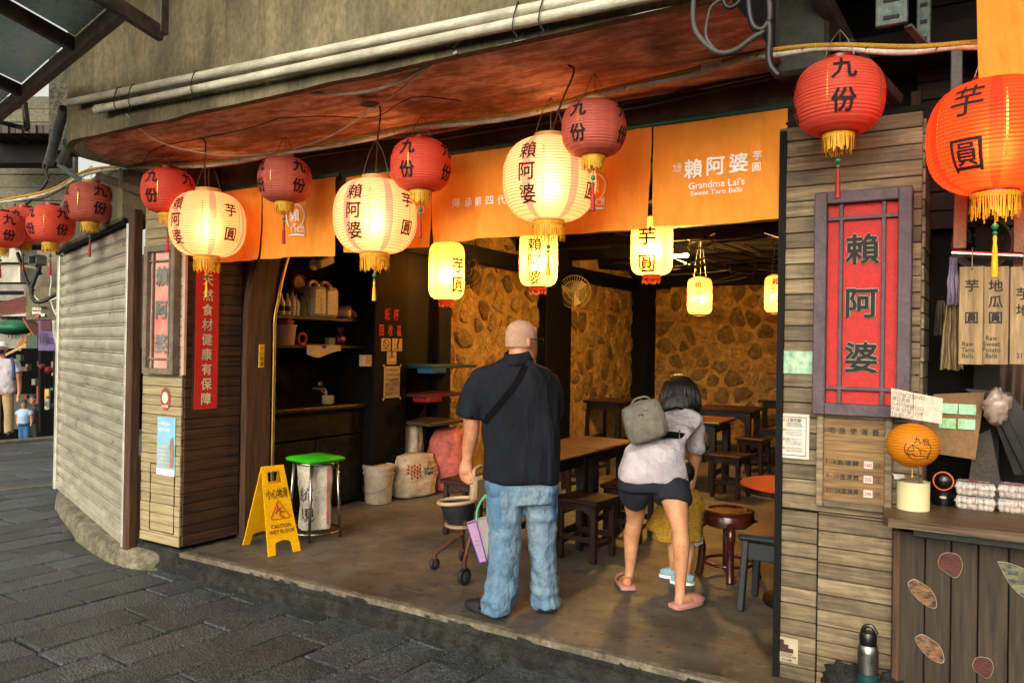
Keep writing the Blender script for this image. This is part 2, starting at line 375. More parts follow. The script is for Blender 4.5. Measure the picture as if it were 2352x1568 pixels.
def sof(u,v):
    x=-5.55+u*4.7; e_=max(0,(-4.95-x)/.6)**2*.45; y=SY0+.03+e_+v*(SY1-SY0-e_); return (x,y,SZ+.012+.02*noise.noise(V(x*1.5,y*3,2))+.03*v)
MB().grid(60,20,sof).build('soffit',m_soff,bld,smooth=True)
MB().box((-2.95,4.03,2.78),(4.5,.14,.36),.01).build('lintel',M('sooty_lintel','#5b4a38','#2a221b',rough=.9,scale=4,bump=.3,dirt='#1a1613',damt=.7),bld)
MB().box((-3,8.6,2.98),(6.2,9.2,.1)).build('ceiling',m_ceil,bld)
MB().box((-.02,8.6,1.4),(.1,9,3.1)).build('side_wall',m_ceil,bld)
for i in range(7):
    MB().box((-2.7,5.0+i*1.25,2.86),(5.4,.12,.14),.01).build('ceiling_beam',m_dark,bld)
# rubble walls
def cells(W,H,s,rg):
    pts=[]; r=0; y=-s
    while y<H+s:
        x=-s+(r%2)*s*.5
        while x<W+s: pts.append((x+rg.uniform(-.46,.46)*s,y+rg.uniform(-.42,.42)*s)); x+=s
        y+=s*.86; r+=1
    for (px,py) in pts:
        if not(0<px<W and 0<py<H): continue
        poly=[(0,0),(W,0),(W,H),(0,H)]
        for (qx,qy) in pts:
            dx,dy=qx-px,qy-py
            if (qx,qy)==(px,py) or dx*dx+dy*dy>6*s*s: continue
            mx_,my_=(px+qx)/2,(py+qy)/2; np=[]
            for i in range(len(poly)):
                a_,b_=poly[i],poly[(i+1)%len(poly)]
                da=(a_[0]-mx_)*dx+(a_[1]-my_)*dy; db=(b_[0]-mx_)*dx+(b_[1]-my_)*dy
                if da<=0: np.append(a_)
                if da*db<0: t=da/(da-db); np.append((a_[0]+(b_[0]-a_[0])*t,a_[1]+(b_[1]-a_[1])*t))
            poly=np
            if len(poly)<3: break
        if len(poly)>=3: yield (px,py),poly
def rubble(parent,o,u,n,W,H,s,seed,mats,gap=.13,name='stone',depth=.03,skip=None):
    rg=random.Random(seed); z=V(0,0,1)
    for c,poly in cells(W,H,s,rg):
        if skip and skip(*c): continue
        k=1-gap*rg.uniform(.5,2.6); cc=V(sum(p[0] for p in poly)/len(poly),sum(p[1] for p in poly)/len(poly),0)
        P=[]
        for i in range(len(poly)):
            a_,b_=V(*poly[i],0),V(*poly[(i+1)%len(poly)],0); P+= [a_.lerp(b_,.28),a_.lerp(b_,.72)]
        P=[cc+(p-cc)*k*rg.uniform(.84,1.06) for p in P]
        if len(P)>14: P=P[::2]
        h=depth*rg.uniform(.5,1.3); rings=[]
        for sc_,hh in((1,-.02),(.97,h*.6),(.8,h),(.35,h*1.12)):
            rings.append([o+u*(cc+(p-cc)*sc_).x+z*(cc+(p-cc)*sc_).y+n*(hh+rg.uniform(-.006,.006)*(hh>0)) for p in P])
        MB().loft(rings).build(name,rg.choice(mats),parent,smooth=50)
st=[M('rubble_%d'%i,c1,c2,rough=.9,scale=9,bump=1.,bscale=22,rv=.22,bdist=.014,grain=.35) for i,(c1,c2) in enumerate((('#a58850','#745c34'),('#b4965c','#80663c'),('#94784a','#64502f'),('#c0a066','#8c7044')))]
LX=-5.3; BY=12.95
def mortar(o,u,n,W,H):
    return MB().grid(int(W*14),int(H*14),lambda a_,b_:o+u*(a_*W)+V(0,0,b_*H)+n*(.022*noise.noise((o+u*(a_*W))*4+V(0,0,b_*H*4))+.012*noise.noise((o+u*(a_*W))*11+V(0,0,b_*H*11))))
lw=mortar(V(LX,7.0,0),V(0,1,0),V(1,0,0),6.,3).build('stone_wall',m_mort,bld,smooth=True)
rubble(lw,V(LX,7.15,.35),V(0,1,0),V(1,0,0),2.2,2.5,.33,5,st)
rubble(lw,V(LX,10.0,.55),V(0,1,0),V(1,0,0),2.75,2.3,.34,8,st)
bw=mortar(V(LX,BY,0),V(1,0,0),V(0,-1,0),5.4,3).build('stone_wall',m_mort,bld,smooth=True)
rubble(bw,V(LX+.15,BY,.25),V(1,0,0),V(0,-1,0),5.0,2.6,.31,11,st,gap=.1)
# black posts along the left wall
for y0,y1,pr_ in((6.95,7.18,.1),(9.28,10.02,.16),(12.55,12.95,.3)):
    MB().box((LX+pr_/2,(y0+y1)/2,1.45),(pr_,y1-y0,2.9),.012).build('post',m_dark,bld)
MB().box((LX+.08,9.5,2.62),(.1,6.9,.2),.01).build('wall_beam',m_dark,bld)
MB().box((-3.7,12.85,2.72),(3.4,.12,.22),.01).build('wall_beam',m_dark,bld)
# black recess wall, cabinet bay
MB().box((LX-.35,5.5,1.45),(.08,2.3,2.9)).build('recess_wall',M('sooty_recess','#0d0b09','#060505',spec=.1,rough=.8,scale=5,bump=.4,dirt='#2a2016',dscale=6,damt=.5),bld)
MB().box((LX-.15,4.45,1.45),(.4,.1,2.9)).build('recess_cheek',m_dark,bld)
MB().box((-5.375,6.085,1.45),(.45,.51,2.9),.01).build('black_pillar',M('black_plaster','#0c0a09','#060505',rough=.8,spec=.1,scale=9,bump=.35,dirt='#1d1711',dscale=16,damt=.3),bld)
# ================================================================ FACADE
m_pl_light=wood('weathered_pale_planks','#a3936e','#85775a','x',.12)
m_pl_dark=wood('dark_brown_planks','#4a2f1d','#22150d','y',.2)
m_pl_right=wood('weathered_grey_planks','#8a7a5e','#594b37','x',.36,dirt='#2c261e',dscale=4,damt=.6,grain=.3)
m_pl_black=wood('old_dark_planks','#33261a','#17110c','x',.25)
m_post=wood('brown_post','#5a3d28','#2e1e13','z',.05)
m_alu=M('aluminium','#d8d5c8',rough=.35,metal=.5,bump=.05)
m_steel=M('steel_tube','#a8a9a4',rough=.25,metal=1,bump=.03)
def planks(parent,o,u,n,W,z0,z1,ph,mat,seed,th=.018,gap=.004,b=.003,name='plank',skip=None):
    rg=random.Random(seed); z=z0
    Mx=Matrix((u,n,V(0,0,1))).transposed()
    while z<z1-.01:
        h=min(ph*rg.uniform(.96,1.04),z1-z)
        if not(skip and skip(z)):
            MB().box(o+u*(W/2)+V(0,0,z+h/2)+n*(rg.uniform(-.002,.003)),(W-.001,th,h-gap),b,Mx).build(name,mat,parent)
        z+=h
X1,Y1=V(1,0,0),V(0,1,0); NY=V(0,-1,0)
# ---- left pillar: pale planks in front, dark planks on the shop side
lp=thing('timber_clad_pillar','narrow pillar clad in pale planks in front and dark planks inside, beside the roller shutter','pillar',(-5.33,3.9,0))
MB().box((-5.33,3.93,1.43),(.44,.5,2.86)).build('core',m_dark,lp)
planks(lp,V(-5.565,3.665,0),X1,NY,.475,.03,2.85,.074,m_pl_light,1)
planks(lp,V(-5.085,3.675,0),Y1,X1,.5,.03,2.85,.078,m_pl_dark,2)
for (a_,b_) in (((-5.44,.12),(-5.44,.62)),((-5.15,.12),(-5.15,.62)),((-5.44,.62),(-5.15,.62)),((-5.44,.12),(-5.15,.12))):
    MB().bar((a_[0],3.654,a_[1]),(b_[0],3.654,b_[1]),.004,.006).build('hatch_gap',ink,lp)
MB().box((-5.335,3.72,-.08),(.56,.16,.17),.02).build('plinth',m_riser,lp)
MB().box((-5.61,3.69,.28),(.05,.1,.75),.012).build('render_strip',m_fasc,lp)
# curved jamb post with steel strips
jp=thing('curved_jamb_post','bowed brown timber post with steel strips beside the black shelves','post',(-5.07,4.3,0))
def jy(z): return 4.19+(.14*max(0,(z-1.75)/.6)**1.7 if z>1.75 else 0)
zz=[0,.5,1,1.5,1.75,1.9,2.05,2.2,2.4,2.6,2.85]
poly=[(-5.02,jy(z),z) for z in zz]+[(-5.02,jy(z)+.24+.02*(z>1.8),z) for z in reversed(zz)]
MB().prism(poly,(-.2,0,0)).build('post',m_post,jp)
for k,dx in((.26,0),(.295,-.03)):
    MB().tube(sm([(-5.01+dx,jy(z)+k+.02*(z>1.8),z) for z in zz],3),.011,6).build('steel_strip',m_alu if dx else M('brass_strip','#b08a4a',rough=.35,metal=.8,bump=0),jp,smooth=True)
# red vertical banner
bn=thing('hanging_scroll_banner','tall red vertical banner fading to orange at top on the dark plank wall','banner',(-5.06,3.85,1.04))
def cloth_mat(name,c1,c2=None,tr=.3,**k):
    m=M(name,c1,c2,rough=.9,scale=5,stretch=(2,2,.7),bump=.7,bscale=9,bdist=.014,var=.12,grain=.05,**k)
    t=m.node_tree; b=t.nodes['Principled BSDF']; tl=t.nodes.new('ShaderNodeBsdfTranslucent'); mx=t.nodes.new('ShaderNodeMixShader'); mx.inputs[0].default_value=tr
    tl.inputs[0].default_value=(*hexc(c1),1); t.links.new(b.outputs[0],mx.inputs[1]); t.links.new(tl.outputs[0],mx.inputs[2]); t.links.new(mx.outputs[0],t.nodes['Material Output'].inputs[0]); return m
mbn=MB().box((-5.07,3.85,1.565),(.006,.205,1.05)); o=mbn.build('cloth',M('banner_red','#cc2620',rough=.8,scale=40,var=.2,bump=.2,bscale=200),bn)
chars('天然食材健康有保障',V(-5.064,3.85,1.565),Y1,V(0,0,1),.095,.112,M('cream_ink','#e8d9b8',bump=0),bn,.025)
MB().box((-5.072,3.85,1.565),(.004,.235,1.075)).build('backing',m_pl_dark,bn)
# framed vertical shop signs
def framed_sign(name,label,o,u,n,W,H,fw_,mf,mp,cs,ch,inset=.02,glyph=None,bars=(.2,.8),hb=(.11,.89),off=.03,pitch=None,edge=False):
    c=o; t=thing(name,label,'sign',c); z=V(0,0,1); Mx=Matrix((u,n,z)).transposed(); cc=c+z*(H/2)
    MB().box(cc+n*.012,(W-.02,.02,H-.02),0,Mx).build('panel',mp,t)
    for sx in(-1,1): MB().box(cc+u*(sx*(W/2-fw_/2))+n*.03,(fw_,.06,H),.004,Mx).build('frame_stile',mf,t)
    for sz in(-1,1): MB().box(cc+z*(sz*(H/2-fw_/2))+n*.03,(W-2*fw_+.002,.058,fw_),.004,Mx).build('frame_rail',mf,t)
    iw,ih=W-2*fw_,H-2*fw_
    for f in bars: MB().box(cc+u*((f-.5)*iw)+n*.032,(fw_*.3,.02,ih),.002,Mx).build('lattice_bar',mf,t)
    for f in hb: MB().box(cc+z*((f-.5)*ih)+n*.034,(iw,.018,fw_*.28),.002,Mx).build('lattice_bar',mf,t)
    pitch=pitch or ih*.27
    if edge:
        chars(cs,cc+n*.026,u,z,ch,pitch,M('letter_edge','#9a9484',bump=0),t,off+.03,'character_edge')
    chars(cs,cc+n*.03,u,z,ch,pitch,glyph or ink,t,off)
    return t
m_fr=M('mauve_grey_frame','#574850','#3c3138',rough=.6,scale=12,bump=.15)
m_redp=M('red_sign_panel','#b52420','#96201c',rough=.7,scale=30,bump=.15,bscale=120)
framed_sign('shop_sign','large red sign in mauve lattice frame with three black characters on the weathered plank wall',V(-.505,3.872,1.26),X1,NY,.405,1.02,.055,m_fr,m_redp,'賴阿婆',.145,pitch=.245,edge=True,hb=(.075,.925))
m_frg=M('brown_grey_frame','#7a6f5e','#5a5145',rough=.7,scale=12,bump=.2)
t=framed_sign('shop_sign','narrow pale pink sign with grey characters in lattice frame on the left pillar',V(-5.3,3.652,1.3),X1,NY,.37,.96,.045,m_frg,M('faded_pink_panel','#dcb0a4','#c25a50',rough=.6,scale=3,bump=0),'賴阿婆',.15,bars=(.16,.86),hb=(.08,.92),glyph=M('grey_letters','#7d7c76',bump=0),pitch=.25,edge=True)
MB().box((-5.07,3.655,1.78),(.03,.02,.96)).build('side_strip',M('pink_strip','#c9a093',bump=0),t)
# sticker and poster on the pale planks
t=thing('round_sticker','oval red and white sticker stuck above the blue poster','sticker',(-5.27,3.65,1.02))
def disc(o,u,v,a,b,n=24): return [o+u*(a*math.cos(2*math.pi*k/n))+v*(b*math.sin(2*math.pi*k/n)) for k in range(n)]
Z1=V(0,0,1)
MB().prism(disc(V(-5.27,3.652,1.115),X1,Z1,.058,.085),(0,-.003,0)).build('disc',M('sticker_red','#a8443a',bump=0),t)
MB().prism(disc(V(-5.27,3.648,1.125),X1,Z1,.036,.042),(0,-.002,0)).build('face',M('sticker_white','#e8e2d2',bump=0),t)
mb=MB(); text(mb,'今日營業',V(-5.27,3.646,1.06),X1,Z1,.02,.01,wid=.08); mb.build('lettering',white_ink,t)
t=thing('tour_poster','pale blue paper poster with timetable and figure below the oval sticker','poster',(-5.25,3.65,.55))
MB().box((-5.25,3.65,.765),(.215,.003,.43)).build('sheet',M('poster_blue','#5f9cc4','#86b8d0',scale=4,bump=0,rough=.4),t)
MB().box((-5.275,3.6475,.68),(.15,.002,.19)).build('timetable',M('poster_pale','#a8b8b0',bump=0),t)
MB().box((-5.25,3.6472,.57),(.213,.002,.045)).build('footer',white_ink,t)
mb=MB(); text(mb,'一切有為法',V(-5.27,3.646,.93),X1,Z1,.03,.01,wid=.13); text(mb,'如夢幻泡影',V(-5.27,3.646,.885),X1,Z1,.03,.01,wid=.13)
mb.build('lettering',white_ink,t)
mb=MB()
for i in range(5):
    for j in range(3): mb.box((-5.32+j*.045,3.6463,.745-i*.03),(.036,.001,.012))
mb.build('timetable_rows',M('poster_rows','#8fa9b8',bump=0),t)
MB().prism([V(-5.2,3.646,.61),V(-5.155,3.646,.61),V(-5.15,3.646,.74),V(-5.16,3.646,.81),V(-5.168,3.646,.835),V(-5.18,3.646,.835),V(-5.2,3.646,.8),V(-5.205,3.646,.74),V(-5.195,3.646,.73)],(0,-.001,0)).build('printed_figure',M('poster_figure','#a07a6c',bump=0),t)
# yellow slip warning on the jamb
t=thing('warning_strip','small yellow vertical strip sign with four black characters on the bowed post','sign',(-5.01,4.33,1.36))
MB().box((-5.013,4.325,1.44),(.008,.05,.185)).build('plate',M('strip_yellow','#d8ae2b',bump=0,var=.1),t)
chars('小心地滑',V(-5.007,4.325,1.44),Y1,Z1,.038,.043,ink,t,.01)
# ---- roller shutter on its own line
sp,sq=V(-5.68,3.63,0),V(-8.5,4.64,0); su=(sq-sp).normalized(); sn=V(su.y,-su.x,0); 
if sn.y>0: sn=-sn
SW=(sq-sp).length
m_sh=M('shutter_metal','#cdc8b2','#a39e8b',rough=.3,metal=.4,scale=2.2,stretch=(1.2,1.2,5),bump=.02,bscale=30,dirt='#66645a',dscale=7,damt=.3,rv=.04,grain=.06,contrast=(.35,.68))
rs=thing('roller_shutter','closed dented pale metal roller shutter on a curved concrete plinth','shutter',sp)
pitch=.112; z=0.0; i=0
while z<2.44:
    pr2=[]
    for k in range(9):
        t_=k/8; pr2.append((z+(0,.03,.09,.35,.62,.82,.86,.9,1.)[k]*pitch,(-.012,.007,.014,.017,.016,.012,-.016,.005,.004)[k]))
    rg=random.Random(i); ph=rg.uniform(0,9)
    def slat(a_,b_,pr2=pr2,ph=ph):
        k=round(b_*8); zz_,o_=pr2[k]; p=sp+su*(a_*SW)
        bmp=.006*noise.noise(V(a_*SW*.7,zz_*.8,5))
        return p+sn*(o_+bmp)+V(0,0,zz_+.002)
    MB().grid(26,8,slat).build('slat',m_sh,rs,smooth=60); z+=pitch; i+=1
for p,w_ in((sp+sn*.03,.032),(sq+sn*.03,.045)):
    MB().box(p+V(0,0,1.2),(w_,w_,2.5),.006).build('guide_rail',m_alu,rs)
MB().box(sp+sn*.0-su*.075+V(0,0,1.25),(.075,.08,2.6),.008).build('jamb',m_post,rs)  # dark brown jamb: the shade on this side face is put into the colour
MB().bar(sp+sn*.01+V(0,0,.0),sq+sn*.01+V(0,0,.0),.05,.07,.005).build('bottom_bar',m_sh,rs)
# housing above the shutter
hs=thing('shutter_housing','stained plaster housing and beam above the roller shutter','housing',sp+V(0,0,2.45))
MB().bar(sp+V(0,0,2.72)-sn*.05,sq+V(0,0,2.72)-sn*.05,.3,.5,.02).build('box',m_fasc,hs)
MB().bar(sp+V(0,0,2.47)+sn*.06,sq+V(0,0,2.47)+sn*.06,.03,.05,.004).build('edge_strip',m_dark,hs)
# curved concrete plinth below
mb=MB(); pts=sm([V(-5.25,3.66,0),V(-5.5,3.57,0),V(-5.85,3.58,0),V(-6.5,3.75,0),V(-7.3,4.07,0),V(-8.1,4.4,0),V(-8.55,4.7,0)],6)
def pl(u,v):
    k=u*(len(pts)-1); i=min(int(k),len(pts)-2); p=pts[i].lerp(pts[i+1],k-i)
    o_,z_=[(.02,-.2),(.012,-.15),(.006,-.1),(0,-.06),(-.012,-.04),(-.035,-.03),(-.5,-.022)][round(v*6)]; n=noise.noise(p*5+V(0,0,v*3))*.006+noise.noise(p*17+V(0,0,v*7))*.003
    return p+sn*(o_+n)+V(0,0,z_+n*.3*(v<.95))
plinth=tag(MB().grid(60,6,pl).build('concrete_plinth',M('mossy_concrete','#86806a','#4f4b3c',rough=.9,scale=9,bump=.8,bscale=45,dirt='#2a2a20',dscale=4,damt=.7,grain=.35),smooth=True),'curved mossy concrete plinth under the roller shutter','plinth')
# ---- right timber wall
rw=thing('plank_clad_wall','weathered grey plank wall carrying the large red sign, right of the opening','wall',(-.57,3.95,0))
MB().box((-.57,4.07,1.2),(.58,.34,2.9)).build('core',m_dark,rw)
RX0=-.885; FY=3.895
planks(rw,V(RX0,FY,0),X1,NY,.615,.8,2.62,.0725,m_pl_right,4)
planks(rw,V(RX0,FY,0),X1,NY,.195,-.02,.8,.0735,m_pl_right,5)
planks(rw,V(RX0+.2,FY,0),X1,NY,.315,-.02,.8,.0735,m_pl_right,6)
planks(rw,V(RX0+.52,FY,0),X1,NY,.025,-.02,.8,.0735,m_pl_right,7)
planks(rw,V(-.268,FY+.01,0),Y1,X1,.32,.86,2.6,.0725,m_pl_right,9)
MB().box((RX0+.02,FY+.02,1.25),(.03,.1,2.7)).build('edge_board',m_dark,rw)
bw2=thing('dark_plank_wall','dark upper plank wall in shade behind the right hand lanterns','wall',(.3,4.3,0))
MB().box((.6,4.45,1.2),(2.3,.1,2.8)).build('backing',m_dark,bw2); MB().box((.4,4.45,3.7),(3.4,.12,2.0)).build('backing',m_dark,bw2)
MB().box((.55,3.55,3.4),(2.7,1.9,.08)).build('roof',m_dark,bw2)  # unseen roof, added to darken the upper plank wall
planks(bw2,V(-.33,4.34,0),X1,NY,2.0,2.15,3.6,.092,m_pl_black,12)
MB().box((-.33,4.3,2.45),(.045,.06,.75),.004).build('trim',m_post,bw2)
# ---- noren curtains
m_nor=cloth_mat('noren_orange','#ffa844','#fb9a2e',tr=.3)
def noren(name,label,X0,X2,Y,z1,z0,slits,seed,lett=None):
    t=thing(name,label,'curtain',((X0+X2)/2,Y,z1)); ed=[X0]+slits+[X2]; rg=random.Random(seed)
    def off(x,v): return .035*v*noise.noise(V(x*2.2,v*1.2,seed))+.02*v*noise.noise(V(x*6,v*2.0,seed+3))+.006*noise.noise(V(x*20,v*9,seed+5))+.012*v*math.sin(x*23+2*v)
    for a_,b_ in zip(ed[:-1],ed[1:]):
        g0=.004 if a_ in slits else 0; g1=.004 if b_ in slits else 0
        n_=max(12,int((b_-a_)*60)); dz=rg.uniform(-.02,.01); 
        def fn(u,v,a_=a_,b_=b_,dz=dz):
            pull=(.012*v*v if v>.25 else 0)
            x=a_+g0+u*(b_-a_-g0-g1); x+= (pull if u<.5 else -pull)*abs(2*u-1)**3
            return V(x,Y+off(x,v)+(.004 if g0 else 0)*(1-u),z1-v*(z1-z0+dz*u+.012*noise.noise(V(x*3,9,seed))))
        MB().grid(n_,26,fn).build('panel',m_nor,t,smooth=True)
    MB().tube([(X0-.03,Y,z1-.005),(X2+.03,Y,z1-.005)],.013,8).build('rod',M('green_rod','#1d4a36',bump=0,rough=.4),t,smooth=True)
    return t,off
def on_noren(mb,body,x,z,h,Y,off,z1,z0,thick=.02,wid=None,vert=False):
    tmp=MB(); text(tmp,body,V(x,Y,z),X1,Z1,h,thick,wid=wid)
    bm=bmesh.new(); vv=[bm.verts.new(p) for p in tmp.v]
    for f in tmp.f:
        try: bm.faces.new([vv[i] for i in f])
        except ValueError: pass
    bmesh.ops.triangulate(bm,faces=bm.faces)
    for _ in range(2):
        le=[e for e in bm.edges if e.calc_length()>.03]
        if le: bmesh.ops.subdivide_edges(bm,edges=le,cuts=1); bmesh.ops.triangulate(bm,faces=bm.faces)
    bm.verts.index_update()
    mb.add([V(v.co.x,Y+off(v.co.x,(z1-v.co.z)/(z1-z0))-.006+(v.co.y-Y),v.co.z) for v in bm.verts],[[v.index for v in f.verts] for f in bm.faces]); bm.free()
NYc=3.9; NZ1,NZ0=2.715,2.185
t,off=noren('noren_curtain','wide orange door curtain with white shop lettering at its right end',-3.0,-.852,NYc,2.735,2.19,[-1.54],2)
def q(s,px,py,h,**k): m_=MB(); on_noren(m_,s,atY(px,py,NYc).x,atY(px,py,NYc).z,h,NYc,off,2.735,2.19,**k); m_.build('character' if len(s)<3 else 'lettering',white_ink,t,fix=False)
q('賴',1593,388,.1,thick=.03);q('阿',1645,382,.1,thick=.03);q('婆',1697,374,.1,thick=.03);q('芋',1740,357,.048);q('圓',1738,384,.048,thick=.012)
q('九份',1557,386,.05,thick=.02,wid=.042)
q('Grandma Lai\'s',1645,422,.05,thick=.012,wid=.285);q('Sweet Taro Balls',1645,440,.035,thick=.008,wid=.265)
for i,c in enumerate('傳承第四代'): q(c,1048+i*26.5,466-i*1.6,.06,thick=.01)
def logo(px,py,s,Y,off,z1,z0,par):
    """round mark with a seated potter-like figure drawn in white line"""
    c=atY(px,py,Y); mb=MB()
    def stroke(pts,w=.004):
        P=[V(c.x+x*s,0,c.z+z*s) for x,z in pts]; P=[V(p.x,Y+off(p.x,(z1-p.z)/(z1-z0))-.008,p.z) for p in P]
        mb.tube(P,w,5)
    stroke([(.9*math.cos(t_),.9*math.sin(t_)+.45) for t_ in [R(-60+i*15) for i in range(11)]],.005)
    stroke([(-.9*math.cos(t_),.9*math.sin(t_)+.45) for t_ in [R(-50+i*15) for i in range(8)]],.005)
    stroke([(-.25,-.75),(-.32,-.4),(-.12,-.2),(.05,-.42),(.02,-.75)]); stroke([(-.12,-.2),(-.05,-.05),(.05,-.12),(0,-.22),(-.12,-.2)])
    stroke([(.05,-.42),(.3,-.6),(.12,-.72)]); stroke([(.25,-.35),(.3,-.7),(.65,-.72),(.7,-.35),(.5,-.28),(.25,-.35),(.5,-.42),(.7,-.35)])
    stroke([(-.6,-.95),(0,-.9),(.8,-1.0)],.006); stroke([(.8,-.2),(.85,-1.)])
    mb.build('logo_figure',white_ink,par,smooth=True)
    mb=MB(); on_noren(mb,'賴',c.x-.05*s,c.z+.55*s,1.0*s,Y,off,z1,z0,thick=.02); mb.build('lettering',white_ink,par)
logo(1362,447,.085,NYc,off,2.735,2.19,t)
t,off=noren('noren_curtain','short orange curtain with a white round logo left of centre',-5.13,-3.815,NYc,2.7,2.15,[-4.55],5)
logo(682,512,.095,NYc,off,2.7,2.15,t)
t,off=noren('noren_curtain','narrow orange curtain hanging behind the middle lit lantern',-3.74,-3.02,NYc+.02,2.69,2.16,[],9)
mb=MB(); on_noren(mb,'創',atY(962,478,NYc).x,atY(962,478,NYc).z,.06,NYc+.02,off,2.69,2.16); mb.build('lettering',white_ink,t)
# top right curtain
yq=3.35; a_=atY(2240,192,yq); 
t,off=noren('noren_curtain','orange curtain cut by the top right corner above the big lit lantern',a_.x,a_.x+.7,yq,a_.z+.5,a_.z,[],13)
# ================================================================ LANTERNS AND LINES
def shade_mat(name,c,band,lit=0,rib=.75,sheen_=.3,nrib=24,emis=None):
    m=bpy.data.materials.new(name); m.use_nodes=True; t=m.node_tree; N=t.nodes; K=t.links; b=N['Principled BSDF']
    uv=N.new('ShaderNodeUVMap'); sp_=N.new('ShaderNodeSeparateXYZ'); K.new(uv.outputs[0],sp_.inputs[0])
    def mth(op,a,b_=None,c_=None):
        n=N.new('ShaderNodeMath'); n.operation=op
        for i,x in enumerate((a,b_,c_)):
            if x is None: continue
            if hasattr(x,'is_output'): K.new(x,n.inputs[i])
            else: n.inputs[i].default_value=x
        return n.outputs[0]
    fr=mth('FRACT',mth('MULTIPLY',sp_.outputs[0],6.0)); bandf=mth('LESS_THAN',mth('ABSOLUTE',mth('SUBTRACT',fr,.5)),.09)
    rv=mth('FRACT',mth('MULTIPLY',sp_.outputs[1],float(nrib))); ribf=mth('LESS_THAN',rv,.2)
    nz=N.new('ShaderNodeTexNoise'); nz.inputs['Scale'].default_value=7; nz.inputs['Detail'].default_value=5; tc=N.new('ShaderNodeTexCoord'); K.new(tc.outputs['Object'],nz.inputs[0])
    def mix(f,a,b_):
        x=N.new('ShaderNodeMix'); x.data_type='RGBA'
        for i,y in((0,f),(6,a),(7,b_)):
            if hasattr(y,'is_output'): K.new(y,x.inputs[i])
            elif i==0: x.inputs[0].default_value=y
            else: x.inputs[i].default_value=(*y,1)
        return x.outputs[2]
    c=hexc(c); col=mix(bandf,c,hexc(band)); col=mix(mth('MULTIPLY',ribf,.75),col,tuple(x*rib*.6 for x in c))
    col=mix(mth('MULTIPLY',mth('SUBTRACT',nz.outputs[0],.35),.6),col,tuple(x*.72 for x in c))
    K.new(col,b.inputs['Base Color']); b.inputs['Roughness'].default_value=.45 if not lit else .6; b.inputs['Specular IOR Level'].default_value=sheen_
    tl=N.new('ShaderNodeBsdfTranslucent'); K.new(col,tl.inputs[0]); mx=N.new('ShaderNodeMixShader'); mx.inputs[0].default_value=.55 if lit else .4
    K.new(b.outputs[0],mx.inputs[1]); K.new(tl.outputs[0],mx.inputs[2]); out=mx.outputs[0]
    if lit:   # paper scatters forwards: the bulb shows through as a soft hot spot
        rf=N.new('ShaderNodeBsdfRefraction'); rf.inputs['IOR'].default_value=1.4; rf.inputs['Roughness'].default_value=.62; K.new(col,rf.inputs[0]); m3=N.new('ShaderNodeMixShader'); m3.inputs[0].default_value=.2; K.new(out,m3.inputs[1]); K.new(rf.outputs[0],m3.inputs[2]); out=m3.outputs[0]
        # glowing paper: the lamp inside lights it through; the paper itself also gives off light
        em=N.new('ShaderNodeEmission'); ec=mix(bandf,hexc(emis),hexc(band)); ec=mix(mth('MULTIPLY',ribf,.7),ec,tuple(x*.5 for x in hexc(emis))); K.new(ec,em.inputs[0]); em.inputs[1].default_value=lit
        ad=N.new('ShaderNodeAddShader'); K.new(out,ad.inputs[0]); K.new(em.outputs[0],ad.inputs[1]); out=ad.outputs[0]
    K.new(out,N['Material Output'].inputs[0]); return m
m_red=shade_mat('red_paper','#f4634c','#f4634c',rib=.7)
m_redold=shade_mat('faded_red_paper','#d8705e','#e0786a',rib=.7)
m_lit=shade_mat('lit_cream_paper','#efd0b4','#d08a78',lit=.2,emis='#ff7c38',nrib=28)
m_litc=shade_mat('lit_yellow_paper','#f0c070','#d88a50',lit=.2,emis='#ffa92c',nrib=34)
m_lits=shade_mat('lit_pink_paper','#e8a068','#e89070',lit=.22,emis='#ff8a3c',nrib=22)
m_litr=shade_mat('lit_red_paper','#d8401f','#c0301a',lit=.25,emis='#ff4a1c',nrib=28)
m_gold=M('gold_fringe','#e8b828','#b08018',rough=.6,scale=60,stretch=(4,4,.4),bump=0)
m_brassr=M('lantern_ring_wood','#c9a25e','#a47e40',rough=.5,bump=0)
m_redring=M('lantern_ring_red','#9c1414',rough=.3,bump=0)
m_wire=M('thin_wire','#8a8474',rough=.4,metal=.6,bump=0)
m_tas=M('red_tassel','#b01e1a','#7a1412',rough=.6,bump=0)
m_jade=M('green_bead','#1e7a4a',rough=.3,bump=0)
m_gold_strip=M('gold_strip','#d8b94a',rough=.25,metal=.6,bump=0)
m_link=M('lantern_ink','#241014',bump=0,rough=.8)
